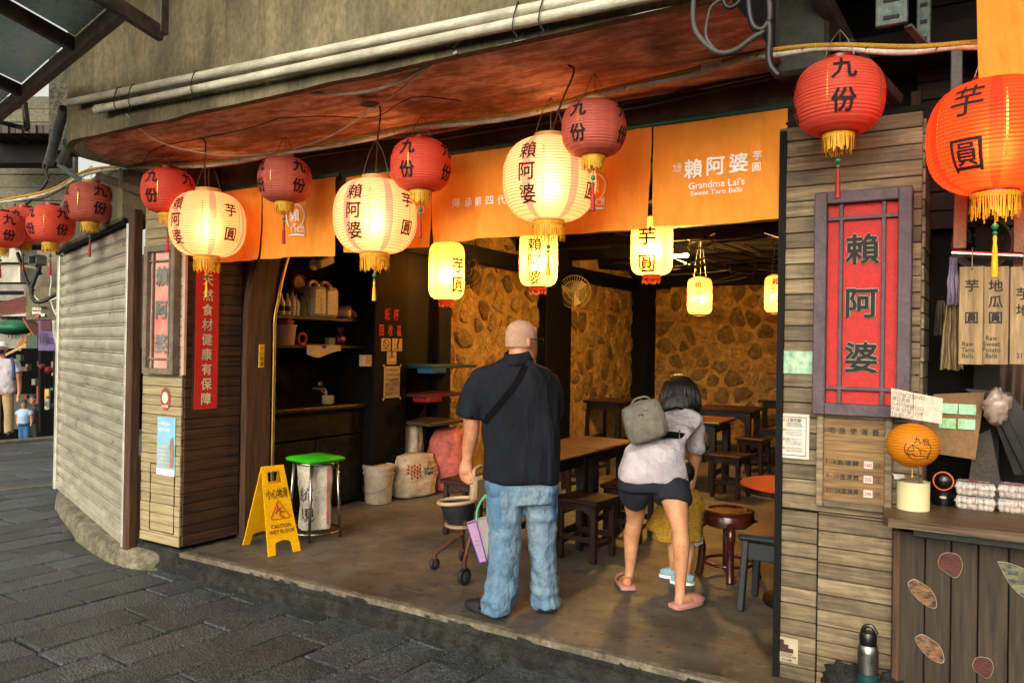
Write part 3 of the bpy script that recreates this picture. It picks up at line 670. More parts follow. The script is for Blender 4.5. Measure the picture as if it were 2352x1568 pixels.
def lantern(label,c,Rr,H,mat,ring,faces,chars,hang,kind='round',lamp=None,tassel=True,ch=.1,pitch=.13,group='',az0=20,tas_col=None,tas_len=.2,fringe=True,off=.022,nrib=24,seams=6,cap=.34,zsh=0,name='paper_lantern',inkm=None,tilt=0):
    c=Vector(c); t=thing(name,label,'lantern',c-V(0,0,H/2),0,group); azc=math.atan2(-c.y,-c.x)
    ph=(lambda v:(1-abs(2*v-1)**2.5)**(1/2.1)) if kind=='round' else (lambda v:min(1,(1-abs(2*v-1)**7)**.45))
    ro=cap
    def rad(v): return Rr*(ro+(1-ro)*max(0,ph(min(max(v,0),1))))
    n=nrib*4; sg=48
    rg=random.Random(hash(label)%999)
    def fn(u,v):
        g=u*2*math.pi; r=rad(v)*(1+.012*math.sin(v*nrib*2*math.pi-1.2)) + .003*noise.noise(V(math.cos(g)*4,math.sin(g)*4,v*9))
        return c+V(r*math.cos(g),r*math.sin(g),(v-.5)*H)
    mb=MB(); mb.grid(sg,n,fn,uv=True); body=mb.build('shade',mat,t,smooth=True)
    for sgn,nm in((1,'top_ring'),(-1,'bottom_ring')):
        h=.028*Rr/.25; z0=c.z+sgn*H/2
        r=Rr*ro*1.02; MB().lathe([(r,-.004),(r,h),(r*.93,h),(r*.93,-.004)],(c.x,c.y,z0) if sgn>0 else (c.x,c.y,z0-h),28).build(nm,ring,t,smooth=40)
    # seams (dashed gold strips)
    mb=MB()
    for k in range(seams):
        g=azc+R(az0)+k*2*math.pi/seams
        for j in range(15):
            v0=.22+j*.04; v1=v0+.026
            P=[]
            for v in(v0,v1):
                for dg in(-.012,.012): r=rad(v)*1.016+.002; P.append(c+V(r*math.cos(g+dg),r*math.sin(g+dg),(v-.5)*H))
            mb.add(P,[(0,1,3,2)])
    if seams: tag(mb.build('seam_strip',m_gold_strip,body),kind='stuff')
    # lettering wrapped on the shade
    for fa,cs,hh,pp in ([(f,chars,ch,pitch) for f in faces] if not isinstance(chars,list) else [(f,*q_) for f,q_ in zip(faces,chars)]):
        for i,s_ in enumerate(cs):
            tmp=MB(); text(tmp,s_,V(0,-pp*(i-(len(cs)-1)/2)+zsh,0),V(1,0,0),V(0,1,0),hh,off)
            bm=bmesh.new(); vv=[bm.verts.new(p) for p in tmp.v]
            for f in tmp.f:
                try: bm.faces.new([vv[j] for j in f])
                except ValueError: pass
            bmesh.ops.triangulate(bm,faces=bm.faces)
            for _ in range(2):
                le=[e for e in bm.edges if e.calc_length()>.025]
                if le: bmesh.ops.subdivide_edges(bm,edges=le,cuts=1); bmesh.ops.triangulate(bm,faces=bm.faces)
            bm.verts.index_update(); P=[]
            for v in bm.verts:
                vv_=v.co.y/H+.5; r=rad(vv_)*1.014+.0025; g=azc+R(fa)+v.co.x/Rr*1.02; r+=v.co.z; P.append(c+V(r*math.cos(g),r*math.sin(g),v.co.y))
            MB().add(P,[[v.index for v in f.verts] for f in bm.faces]).build('character',inkm or m_link,body,fix=False); bm.free()
    zb=c.z-H/2-.028*Rr/.25
    if fringe:
        mb=MB(); rf=Rr*ro*1.05; nf=64; fl=.078*Rr/.25
        for k in range(nf):
            g=2*math.pi*k/nf+rg.uniform(-.02,.02); r1=rf*rg.uniform(.86,1.08); l=fl*rg.uniform(.7,1.15); w=.0024
            a_=V(-math.sin(g),math.cos(g),0)*w; p=V(c.x+rf*math.cos(g),c.y+rf*math.sin(g),zb+.012); q_=V(c.x+r1*math.cos(g+.03),c.y+r1*math.sin(g+.03),zb-l)
            mb.add([p-a_,p+a_,q_+a_,q_-a_],[(0,1,2,3)])
        mb.lathe([(rf,-.004),(rf*1.03,.004),(rf,.014)],(c.x,c.y,zb+.004),24); tag(mb.build('fringe',fringe if fringe is not True else m_gold,t),kind='stuff')
    if tassel:
        z1=zb-.06*Rr/.25; 
        MB().tube([(c.x,c.y,zb+.02),(c.x,c.y,z1-.05)],.0025,5).build('tassel_cord',tas_col or m_tas,t)
        k=MB(); k.sphere((c.x,c.y,z1-.05),.013,8,6); k.sphere((c.x,c.y,z1-.075),.009,8,6); k.build('bead',m_jade,t,smooth=True)
        mb=MB().lathe([(.003,0),(.008,-.012),(.006,-.03),(.009,-.05),(.013,-tas_len)],(c.x,c.y,z1-.08),9,True); mb.build('tassel',tas_col or m_tas,t,smooth=40)
    h=Vector(hang); zt=c.z+H/2+.02; mb=MB()
    for g in(azc+1.2,azc-1.2,azc+3.1): 
        p=V(c.x+Rr*ro*math.cos(g),c.y+Rr*ro*math.sin(g),zt); mid=V(c.x+Rr*ro*.55*math.cos(g),c.y+Rr*ro*.55*math.sin(g),zt+(h.z-zt)*.6); mb.tube(sm([p,mid,h],4),.0022,5)
    mb.build('hanging_wire',m_wire,t)
    if lamp:
        ld=bpy.data.lights.new('bulb','POINT'); ld.energy=lamp[0]; ld.color=lamp[1]; ld.shadow_soft_size=.05; lo=link('bulb_light',ld,t); lo.location=(0,0,H*.4)
        MB().sphere((c.x,c.y,c.z+.03),(.04,.04,.055),10,8).build('bulb',M('bulb_glass','#ffd9a0',bump=0,emit='#ffc878',estr=12),t,smooth=True)
    return t
LY=3.55; GR='red lanterns strung on the rope'
def rope_z(x): return None
warm=(1,.62,.28)
# (label, px, py centre, depth plane Y, diameter px, faces)
RED=[('red lantern nearest the plank wall hanging right of the orange curtain',1927,226,LY,198,[6,-82],m_red,m_redring,LY,18),
 ('pinkish red lantern overlapping the right lit cream lantern',1364,297,LY-.13,150,[-30,62],m_redold,m_brassr,LY-.13,5),
 ('red lantern hanging between the middle and right lit cream lanterns',967,380,LY,140,[-28,58],m_red,m_redring,LY,8),
 ('dull purplish red lantern in front of the round logo on the left curtain',654,414,LY,122,[32,-62],m_redold,m_brassr,LY,2),
 ('red lantern overlapping the leftmost lit cream lantern',387,440,LY-.1,120,[-38,44],m_red,m_redring,LY,10),
 ('dark red lantern with long maroon tassel in front of the shutter top',208,466,LY,108,[22,-70],m_redold,m_brassr,LY,4),
 ('red lantern rightmost of the three bunched at the left edge',117,515,LY,101,[28,-56],m_red,m_redring,LY,16),
 ('red lantern in the middle of the three bunched at the left edge',55,518,LY+.35,96,[-20,60],m_red,m_redring,LY+.35,2),
 ('red lantern cut off by the left edge of the picture',2,528,LY+.1,98,[20,-60],m_red,m_redring,LY+.1,6)]
rope_pts={}
for lab,px,py,Y,dp,faces,m_,ring,yr,az in RED:
    c=atY(px,py,Y); d=(c-O).dot(fw); Dm=dp/F*d*.985
    lantern(lab,c,Dm/2,Dm*.84,m_,ring,faces,'九份',(c.x,c.y,c.z+Dm*.42+.14),ch=Dm*.27,pitch=Dm*.37,group=GR,off=.034,az0=az-32,seams=5,nrib=20,tas_len=.13,zsh=.01)
GL='lit cream lanterns under the overhang'
for lab,px,py,Y,dp,faces,hz in (('lit cream lantern leftmost of three, half behind a red lantern',477,516,LY+.05,166,[36,-52],2.85),
   ('lit cream lantern in the middle under the overhang, with dangling yellow tassel',862,498,LY,189,[-30,48],2.85),
   ('lit cream lantern rightmost and largest of three, below the yellow rope',1262,414,LY,213,[-28,60],2.85)):
    c=atY(px,py,Y); d=(c-O).dot(fw); Dm=dp/F*d
    A=[('賴阿婆',Dm*.2,Dm*.225),('芋圓',Dm*.19,Dm*.33)]; A=A if faces[0]<0 else [A[1],A[0]]
    lantern(lab,c,Dm/2,Dm*.87,m_lit,m_brassr,faces,A,(c.x,c.y,min(c.z+Dm*.45+.24,2.84)),lamp=(2.1,(1,.52,.21)),group=GL,az0=-8,tas_col=m_gold,seams=6,nrib=28,tas_len=.12)
c=atY(2288,316,LY-.1); d=(c-O).dot(fw); Dm=300/F*d*.95
lantern('big glowing red lantern at the right edge above the stall',c,Dm/2,Dm*.87,m_litr,m_redring,[-24,50],[('芋圓',Dm*.27,Dm*.42),('賴阿婆',Dm*.2,Dm*.225)],(c.x,c.y,c.z+Dm*.43+.2),lamp=(5,(1,.45,.16)),group='',az0=8,tas_col=m_gold,seams=6,nrib=28,tas_len=.16)
# lanterns inside the dining room
GI='tall lit lanterns inside the room'
CZ=2.8
for lab,px,py,dp,hp,faces,A in (('tall lit lantern inside, left, in front of the wall fan ring',1026,622,82,130,[42],[('芋圓',.17,.2)]),
   ('tall lit lantern inside, in the middle above the bald man',1237,592,88,130,[-12],[('賴阿婆',.135,.155)]),
   ('tall lit lantern inside, right, half below the wide curtain',1497,566,95,130,[-14],[('芋圓',.17,.24)])):
    d_=.37*F/dp; c=atD(px,py,d_); H=hp/F*d_
    lantern(lab,c,.185,H,m_litc,m_redring,faces,A,(c.x,c.y,CZ+.1),kind='tall',fringe=M('red_brown_fringe','#7a3020',bump=0),lamp=(32,(1,.6,.2)),group=GI,az0=70,tas_col=m_tas,seams=0,nrib=34,tassel=False,cap=.42,zsh=-.05)
for lab,px,py,dp,hp,d_ in (('small lit lantern hanging before the back stone wall',1607,680,56,82,9.6),('small lit lantern half hidden behind the plank wall edge',1786,675,58,84,9.0)):
    c=atD(px,py,d_); lantern(lab,c,dp/F*d_/2,hp/F*d_,m_lits,m_frg,[-8],[('賴阿婆',.085,.1)],(c.x,c.y,CZ+.1),kind='tall',lamp=(17,(1,.56,.17)),group='small lit lanterns inside the room',seams=0,nrib=22,tassel=False,fringe=False,cap=.5,zsh=.03)
# ---- rope with cables that carries the red lanterns
m_rope=M('yellow_rope','#d8a838','#8a6418',rough=.8,scale=200,bump=.3,bscale=300)
m_cabw=M('grey_conduit','#dcdcd0','#b0b0a4',rough=.5,scale=10,bump=.1)
m_cabb=M('black_cable','#12110f',rough=.5,bump=0)
RP=[(-60,470),(30,455),(120,435),(200,392),(300,382),(480,372),(660,346),(860,308),(970,286),(1180,262),(1300,234),(1370,212),(1560,168),(1700,132),(1800,112),(1925,104),(2100,108),(2235,98),(2420,88)]
P=[atY(x,y,LY) for x,y in RP]
rp=thing('lantern_rope','yellow rope bound to grey cables sagging along the front, carrying red lanterns','rope',P[0])
MB().tube(sm(P,5),.011,6).build('rope',m_rope,rp,smooth=True)
MB().tube([p+V(0,.01,-.014+.006*math.sin(i*.7)) for i,p in enumerate(sm(P,5))],.014,6).build('cable',m_cabw,rp,smooth=True)
MB().tube([p+V(0,.014,.004+.004*math.sin(i*.5+1)) for i,p in enumerate(sm(P,5))],.005,6).build('cable',m_cabb,rp,smooth=True)
mb=MB(); S=sm(P,5)
for i in range(2,len(S)-2,5): mb.tube([S[i]+V(.012*math.cos(g),.008+.014*math.sin(g),-.006+.014*math.cos(g)) for g in [k*math.pi/4 for k in range(8)]],.0025,4,closed=True)
tag(mb.build('cable_ties',m_cabb,rp),kind='stuff')
t=thing('paper_tag','small white paper tag with red border tied on the rope','tag',atY(1632,158,LY-.02))
a_=atY(1610,165,LY-.02); b_=atY(1656,155,LY-.02); MB().prism([a_,b_,b_+V(0,0,.04),a_+V(0,0,.04)],(0,.002,0)).build('slip',M('tag_white','#d8d0c4',bump=0),t)
mb=MB(); text(mb,'九份商圈燈籠組',(a_+b_)/2+V(0,-.002,.016),(b_-a_).normalized(),Z1,.02,.005,wid=.075); mb.build('lettering',M('tag_ink','#a85a4a',bump=0),t)
# ---- conduits on the fascia
def pipe(name,label,pts,r,mat,cat='pipe',group=None,hollow=False):
    t=thing(name,label,cat,pts[0],group=group); MB().tube(pts,r,14).build('tube',mat,t,smooth=40); return t
m_pipe=M('old_grey_pipe','#ccc8b4','#a09c88',rough=.4,scale=8,stretch=(.5,4,4),bump=.08,dirt='#55513f',dscale=5,damt=.4)
PY=2.79
a_=atY(160,236,PY); b_=atY(1290,6,PY); b_=a_+(b_-a_)*1.5
t=pipe('conduit_pipe','upper of two long grey conduit pipes along the concrete fascia',[a_,b_],.024,m_pipe,group='conduit pipes on the fascia')
MB().tube([a_-(b_-a_)*.001,a_-(b_-a_)*.0012],.019,12).build('bore',ink,t)
a2=atY(222,252,PY); b2=atY(1410,8,PY); b2=a2+(b2-a2)*1.5
t=pipe('conduit_pipe','lower of two long grey conduit pipes along the concrete fascia',[a2,b2],.0245,m_pipe,group='conduit pipes on the fascia')
for f in (.012,): MB().tube([a2,a2+(b2-a2)*.02],.028,12).build('coupling',m_pipe,t,smooth=40)
mb=MB()
for px in (275,308,452,1185,1255): 
    pass
tw=thing('binding_wires','twisted wires binding the conduit pipes together','wire',atY(275,240,PY))
for px,py in ((275,222),(308,215),(452,186),(1190,35),(1250,20)):
    c=atY(px,py,PY); m_=MB()
    m_.tube([c+V(.01*math.sin(g*2),-.036*math.cos(g),-.018+.075*math.sin(g)) for g in [k*math.pi/6 for k in range(12)]],.0028,5,closed=True)
    m_.tube(sm([c+V(0,-.03,-.08),c+V(.02,-.04,-.11),c+V(-.015,-.03,-.13)],4),.0022,5); m_.build('loop',m_cabb,tw)
# broken lower pipe ends
m_pipd=M('dark_grey_pipe','#6f746e','#454a46',rough=.45,scale=8,bump=.08)
for lab,p,q,r_ in (('broken off dark pipe slanting down at the left end of the fascia',(147,250),(112,375),.034),('short dark pipe stub beside the slanting broken pipe',(215,268),(155,325),.03)):
    A_=atY(*p,2.95); B_=atY(*q,3.1); t=pipe('broken_pipe',lab,[A_,B_],r_,m_pipd); d_=(B_-A_).normalized(); MB().tube([A_-d_*.002,A_-d_*.001],r_*.82,12).build('bore',ink,t)
t=pipe('broken_pipe','dark elbow piece under the pipe stub by the shutter housing',[atY(155,330,3.05),atY(150,352,3.1),atY(140,372,3.12)],.03,m_pipd)
# loose cables under the soffit
def cable(label,pts,r,mat,name='cable',n=6): return tag(MB().tube(sm(pts,n),r,7).build(name,mat,smooth=True),label,'cable')
cable('pale cable drooping from the pipes across the red soffit',[atY(1050,120,2.85),atY(985,150,2.95),atY(900,195,3.0),atY(800,216,3.0),atY(700,212,2.95),atY(610,192,2.85)],.008,m_cabw)
cable('thin white wire running down from the pipes to the rope',[atY(290,262,2.8),atY(350,318,3.0),atY(430,345,3.2),atY(540,358,3.4),atY(655,346,3.55),atY(760,312,3.4),atY(880,235,3.15),atY(980,160,2.95),atY(1055,98,2.84)],.0042,m_cabw)
for i,(o1,o2) in enumerate(((0,.0),(.02,.012),(-.015,.03))):
    cable(('black cable bundle strand along the soffit, highest','black cable bundle strand along the soffit, middle','black cable bundle strand along the soffit, lowest')[i],[atY(x,y,3.9)+V(0,-.02-o2,o1) for x,y in ((640,372),(760,352),(880,336),(1000,322),(1180,292),(1320,272),(1500,240),(1640,208),(1780,180))],.009,m_cabb)
cable('thin dark wire pinned across the soffit from the ceiling rosette',[atZ(640,272,2.84),atZ(750,267,2.835),atZ(862,270,2.84),atZ(945,224,2.84),atZ(1060,232,2.84)],.003,m_cabb,n=3)
cable('dark wire pinned under the soffit left of the middle lantern',[atZ(330,372,2.83),atZ(360,340,2.84),atZ(460,318,2.84),atZ(560,298,2.84),atZ(640,272,2.84)],.0035,m_cabb,n=3)
for lab,px,py,lx in (('dark lamp cord dropping from soffit to the middle lit lantern',862,240,862),('dark lamp cord dropping from soffit to the leftmost lit lantern',462,318,472),('dark lamp cord dropping from soffit to the rightmost lit lantern',1305,150,1262)):
    p=atZ(px,py,2.845); q_=atY(lx,{862:415,472:432,1262:320}[lx],LY); cable(lab,[p,p+V(.02,.02,-.03),(p+q_)/2+V(.015,0,0),q_],.005,m_cabb,n=4)
t=thing('ceiling_rosette','broken dark hole with wires in the red soffit','hole',atZ(850,240,2.84)); MB().prism(disc(atZ(850,239,2.842),X1,Y1,.06,.045,14),(0,0,-.004)).build('hole',ink,t)
# fat cable loops at the right end of the soffit
for lab,pts,r_ in (('thick grey cable loop hanging at the right end of the soffit',[(1595,-30),(1592,40),(1600,75),(1625,105),(1655,122),(1690,115),(1725,90),(1755,70),(1768,40),(1765,-30)],.01),
  ('thin black cable loop inside the thick grey loop',[(1700,-20),(1640,10),(1625,45),(1622,85),(1640,112)],.006),
  ('black ribbed hose looping beside the metal box',[(1718,-30),(1722,30),(1732,62),(1752,68),(1766,52),(1768,90),(1766,130),(1772,155),(1790,175)],.013),
  ('black cable arc at the top of the soffit',[(1655,-20),(1668,15),(1690,12),(1715,-20)],.008)):
    cable(lab,[atY(x,y,2.78) for x,y in pts],r_,M('dark_grey_hose','#4a4842','#2e2c28',rough=.6,bump=.2) if 'grey' in lab else m_cabb)
# grey metal box and struts at the right end
a_=atY(1776,176,3.75); t=thing('metal_box','dented grey metal box fixed above the lantern rope','box',a_)
MB().box(a_+V(.12,.06,.25),(.24,.1,.5),.02).build('shell',M('grey_box_paint','#4a4d42','#262822',rough=.6,scale=7,bump=.2),t)
for lab,p,q_,r_ in (('rusty diagonal strut rising left of the right red lantern',(1870,-40),(1945,100),.03),('lower rusty diagonal strut behind the right red lantern',(1945,100),(2062,232),.024)):
    A_,B_=atY(*p,3.6),atY(*q_,3.95); tag(MB().bar(A_,B_,r_*2,r_*2,.004).build('diagonal_strut',M('rusty_steel','#4a4038','#2b2320',rough=.7,scale=14,bump=.3)),lab,'strut')
for lab,x0,x1,y1,Y in (('perforated grey steel bracket hanging at the top right','2012',2085,60,3.5),('speckled perforated steel channel left of the orange curtain','2105',2138,108,3.7)):
    a_=atY(float(x0),y1,Y); b_=atY(x1,y1,Y); t=thing('steel_bracket',lab,'bracket',a_); MB().box((a_+b_)/2+V(0,0,.2),((b_-a_).length,.03,.4),.004).build('plate',M('galvanised','#5d6660','#33403c',rough=.5,metal=.4,scale=30,bump=.2),t)
    for k in range(3): MB().box((a_+b_)/2+V(0,-.018,.03+k*.07),((b_-a_).length*.5,.004,.014)).build('slot',ink,t)
tag(MB().bar(atY(2085,60,3.55),atY(2130,110,3.7),.03,.012).build('flat_strut',m_pipd),'short flat steel strut between the two brackets','strut')
tag(MB().bar(atY(2198,100,3.85),atY(2196,385,3.85),.045,.03,.004).build('steel_mullion',m_pipd),'vertical grey steel mullion left of the big red lantern','post')
# ---- glass canopy over the street, upper left
m_frame=M('canopy_steel','#5a4f45','#332c27',rough=.55,metal=.2,scale=12,bump=.15)
m_glass=M('dirty_glass','#9fb3ad',rough=.25,bump=0,trans=.85,scale=3)
cn=thing('glass_canopy','steel framed canopy with dirty glass panes over the street, upper left','canopy',(-4.6,2.5,3.2))
E0,E1=V(-6.9,3.09,3.2),V(-3.72,2.3,3.2); ed=(E1-E0).normalized(); outv=V(.12,-1,.16).normalized()
MB().bar(E0,E1,.05,.09,.004).build('edge_beam',m_frame,cn)
for x in (-6.55,-5.57,-4.43,-3.72):
    p=E0+ed*((x-E0.x)/ed.x); MB().bar(p+outv*(.03 if x<-4 else -.24),p+outv*1.9,.04,.08,.004).build('rafter',m_frame,cn)
MB().bar(E0+outv*.95,E1+outv*.95,.04,.06,.004).build('purlin',m_frame,cn)
xs=[-6.55,-5.57,-4.43,-3.72]
for a_,b_ in zip(xs[:-1],xs[1:]):
    p=E0+ed*((a_+.03-E0.x)/ed.x); q_=E0+ed*((b_-.03-E0.x)/ed.x); dz=V(0,0,.045)
    for s0,s1 in((.03,.92),(.98,1.88)):
        MB().prism([p+outv*s0+dz,q_+outv*s0+dz,q_+outv*s1+dz,p+outv*s1+dz],(0,0,.008)).build('glass_pane',m_glass,cn)
p=E1-outv*.24; MB().bar(p,p+V(0,0,.35),.05,.05,.004).build('end_post',m_frame,cn)
cn2=thing('canopy_bracket','triangular steel bracket below the glass canopy at the left edge','bracket',(-6.5,3.2,2.8))
q1,q2,q3=atY(56,235,3.1),atY(63,297,3.1),atY(-20,275,3.1)
for A_,B_ in((q1,q2),(q2,q3),(q3,q1)): MB().bar(A_,B_,.035,.035,.003).build('bar',m_frame,cn2)
# ================================================================ INSIDE THE SHOP
m_blackp=M('black_paint','#0b0a09','#060505',spec=.25,rough=.45,scale=9,bump=.15,dirt='#4a3a28',dscale=16,damt=.3)
m_tt=M('table_top_brown','#6b4424','#3f2513',rough=.38,scale=4,stretch=(3,.5,1),bump=.1,bscale=20)
m_stl=M('dark_lacquer','#2c1410','#170a08',rough=.32,scale=8,bump=.12,bscale=30,coat=.3)
m_stl2=M('red_brown_lacquer','#4a1a12','#260c08',rough=.28,scale=9,bump=.1,coat=.4)
# shelf bay on the left
bay=thing('shelf_bay','black built-in shelves and counter cabinet on the left inside the shop','shelves',(-5.4,5.1,0))
z1=atX(720,727,-5.28).z; z2=atX(715,792,-5.28).z; zc=atX(850,926,-5.22).z
for z in(z1,z2): MB().box((-5.45,5.15,z-.015),(.34,1.36,.03),.004).build('shelf',m_blackp,bay)
MB().box((-5.43,5.24,zc-.02),(.44,1.2,.035),.008).build('counter_top',m_blackp,bay)
MB().box((-5.45,5.24,zc-.16),(.36,1.16,.24),.004).build('drawer_front',m_blackp,bay)
for y0,y1 in((4.68,5.2),(5.22,5.82)): MB().box((-5.46,(y0+y1)/2,(zc-.3)/2+.02),(.36,y1-y0,zc-.34),.006).build('cabinet_door',m_blackp,bay)
MB().box((-5.24,5.24,zc-.005),(.012,1.18,.012),.003).build('edge_trim',M('worn_edge','#6a5236',rough=.4,bump=0),bay)
SXs=-5.36
def item(name,label,cat,px,z,group=None): 
    p=atX(px,700,SXs); return thing(name,label,cat,(SXs,p.y,z),group=group),V(SXs,p.y,z)
m_plas=M('milky_plastic','#b9ad97',rough=.4,bump=.05,var=.1); m_cap=M('brown_cap','#5a2a1c',bump=0)
for i,(px,h,r_,lab) in enumerate(((646,.2,.033,'slim squeeze bottle with dark label, leftmost on the shelf'),(660,.2,.03,'second squeeze bottle from the left on the shelf'),(671,.25,.032,'brown capped bottle standing among squeeze bottles'),(680,.2,.033,'white squeeze bottle next to the grey trigger bottle'),(694,.22,.05,'grey sloped bottle beside the big jugs'))):
    t,p=item('bottle',lab,'bottle',px,z1,'bottles on the upper shelf')
    MB().lathe([(r_*.95,0),(r_,.01),(r_,h*.55),(r_*.75,h*.68),(r_*.3,h*.8),(r_*.28,h*.86)],p,14,True).build('body',m_plas if i!=4 else M('grey_plastic','#77706a',bump=0),t,smooth=50)
    MB().lathe([(r_*.34,h*.84),(r_*.3,h*.9),(r_*.12,h)],p,10,True).build('cap',m_cap if i in(2,4) else m_plas,t,smooth=50)
    if i in(0,1): MB().lathe([(r_*1.03,h*.2),(r_*1.03,h*.42)],p,14).build('band',M('label_dark','#2a3350',bump=0),t)
for px,lab,dy in((719,'big milky jug with faint label on the upper shelf',0),(747,'second milky jug, right of the first on the upper shelf',.02)):
    t,p=item('jug',lab,'jug',px,z1,'jugs on the upper shelf'); c=p+V(0,0,.14)
    MB().box(c,(.2,.19,.28),.03).build('body',m_plas,t,smooth=40); MB().tube(sm([c+V(0,-.05,.13),c+V(0,-.045,.18),c+V(0,.02,.185),c+V(0,.06,.14)],4),.016,8).build('handle',m_plas,t,smooth=True)
    MB().lathe([(.025,0),(.025,.035)],c+V(0,.05,.135),12,True).build('cap',m_plas,t)
    if dy==0: mb=MB(); vtext(mb,'清潔劑',c+V(.102,0,-.03),Y1,Z1,.04,.045,.0); mb.build('lettering',M('faint_ink','#7a705f',bump=0),t)
def lump(name,label,cat,c,r,mat,seed,amp=.25,par=None,f=4.):
    mb=MB(); mb.sphere(c,r,16,12); C=Vector(c); mb.v=[tuple(C+(Vector(p)-C)*(1+amp*noise.noise((Vector(p)-C)*f/max(r)+V(seed,0,0)))) for p in mb.v]
    if par is not None: return mb.build(name,mat,par,smooth=True)
    return tag(mb.build(name,mat,smooth=True),label,cat)
m_bagc=M('clear_bag','#9a8678',rough=.25,bump=.3,bscale=30,var=.3)
p=atX(788,718,SXs); lump('plastic_bag','crumpled translucent bag at the right end of the upper shelf','bag',(SXs,p.y,z1+.05),(.1,.14,.07),m_bagc,3,.5)
t,p=item('round_clock','small round red rimmed dial standing behind the bottles','clock',685,z1); c=atX(685,652,-5.5)
ax=Matrix.Rotation(R(90),3,'Y'); MB().lathe([(.0,.0),(.085,0),(.09,.02),(.075,.03),(.072,.015),(.0,.015)],c,24,False,ax).build('rim',M('dull_red','#8a2a20',bump=0),t,smooth=40); MB().lathe([(.0,.017),(.07,.017)],c,24,False,ax).build('dial',M('dial','#b8a490',bump=0),t)
t,p=item('plastic_tub','pinkish tub with red cloth inside on the lower shelf','tub',655,z2); MB().lathe([(.085,0),(.1,.16),(.108,.16),(.108,.175),(.09,.17)],p,20,True).build('body',M('dusty_pink','#a87a68',bump=.05),t,smooth=40); lump('cloth','', '',p+V(0,0,.2),(.07,.08,.06),M('dull_red','#8a2a20'),1,.4,t)
t,p=item('tape_roll','red ring of tape lying on the lower shelf','tape',695,z2); MB().tube([p+V(0,.05*math.cos(g),.055+.05*math.sin(g)) for g in [k*math.pi/9 for k in range(18)]],.014,6,closed=True).build('ring',M('tape_red','#a02a22',bump=0),t,smooth=True)
t,p=item('cleaning_cloth','cream cloth hanging over the lower shelf edge','cloth',742,z2); a_=atX(707,786,-5.26).y; b_=atX(784,786,-5.26).y
MB().grid(16,8,lambda u,v:V(-5.27+.012*math.sin(u*9)-.1*(v<.01),a_+u*(b_-a_),z2+.006-v*(.09+.03*math.sin(u*5)))).build('fabric',M('cream_cloth','#c9b088',rough=.9,bump=.2),t,smooth=True)
t,p=item('small_carton','tiny green carton on the lower shelf','carton',760,z2); MB().box(p+V(0,0,.035),(.05,.09,.07),.004).build('box',M('dull_green','#51662c',bump=0),t)
t,p=item('knotted_bag','maroon bag tied in a knot at the end of the lower shelf','bag',783,z2); lump('sack','','',p+V(0,0,.05),(.05,.06,.06),M('maroon_bag','#5a2026',rough=.35),6,.3,t); MB().lathe([(.012,.09),(.03,.17)],p,8).build('knot',M('maroon_bag','#5a2026'),t)
t=thing('bowl_stack','stack of cream bowls with a spoon on the black counter','bowls',(-5.38,atX(753,925,-5.38).y,zc)); p=V(-5.38,atX(753,925,-5.38).y,zc)
for k in range(6): MB().lathe([(.03,0),(.055,.014),(.06,.03),(.056,.03),(.03,.006)],p+V(0,0,.012*k),18,True).build('bowl',M('bowl_cream','#b09a78',rough=.3,bump=0),t,smooth=40)
MB().tube([p+V(0,-.02,.1),p+V(.02,-.11,.14)],.006,6).build('spoon',M('bowl_cream','#b09a78'),t)
c=atX(840,828,-5.2); t=thing('notice_box','small white printed card box on the black wall edge','notice',c); MB().box(c,(.05,.13,.11),.003).build('card',M('card_cream','#c6b08c',bump=0),t)
mb=MB(); [text(mb,s_,c+V(.027,0,.03-.025*i),Y1,Z1,.018,.0) for i,s_ in enumerate(('免洗杯','回收處','謝謝您'))]; mb.build('lettering',ink,t)
# tap on the splash wall
c=atX(737,905,-5.5); t=thing('wall_tap','worn brass tap on the sooty wall above the counter','tap',c); m_=MB().tube(sm([c+V(-.1,0,.05),c+V(0,0,.05),c+V(.06,0,.04),c+V(.08,0,-.03)],4),.013,8); m_.build('spout',M('old_brass','#a08a62',rough=.4,metal=.5,bump=0),t,smooth=True); MB().box(c+V(-.01,0,.1),(.02,.05,.04),.006).build('knob',M('old_brass','#a08a62'),t)
# security camera
c=atX(745,600,-5.1); t=thing('security_camera','white security camera on a round wall mount above the shelves','camera',c)
dv=(atX(755,592,-4.95)-atX(727,606,-5.05)).normalized(); MB().bar(atX(728,608,-5.0),atX(762,594,-5.0),.07,.075,.01).build('housing',M('cam_white','#b9a992',bump=0,rough=.4),t)
MB().lathe([(.045,0),(.05,.02),(.02,.03)],atX(718,608,-5.12),16,True,ax).build('mount',M('cam_white','#b9a992'),t,smooth=40); MB().tube([atX(718,608,-5.1),atX(735,600,-5.02)],.014,7).build('arm',M('cam_white','#b9a992'),t)
# notices on the black pillar
PX=-5.146
def plate(name,label,x0,y0,x1,y1,X,mat,cat='notice',group=None,th=.004):
    ym,xm=(y0+y1)/2,(x0+x1)/2; a_=atX(x0,ym,X).y; b_=atX(x1,ym,X).y; zt=atX(xm,y0,X).z; zb=atX(xm,y1,X).z
    c=V(X,(a_+b_)/2,(zt+zb)/2); t=thing(name,label,cat,c,group=group); MB().box(c,(th,b_-a_,zt-zb)).build('sheet',mat,t); return t,c,b_-a_,zt-zb
m_redink=M('red_paint','#b8281c',bump=0)
def paint_sign(name,label,chars,px,py,h,X=PX):
    c=atX(px,py,X+.003); t=thing(name,label,'lettering',c); w=atX(px+11,py,X).y-atX(px-11,py,X).y
    for i,s_ in enumerate(chars): mb=MB(); text(mb,s_,c+V(0,(i-(len(chars)-1)/2)*w*.92,0),Y1,Z1,h,.03,squash=.62); mb.build('character',m_redink,t)
paint_sign('painted_words','two red painted characters, upper line on the black pillar','紙杯',900,722,.13)
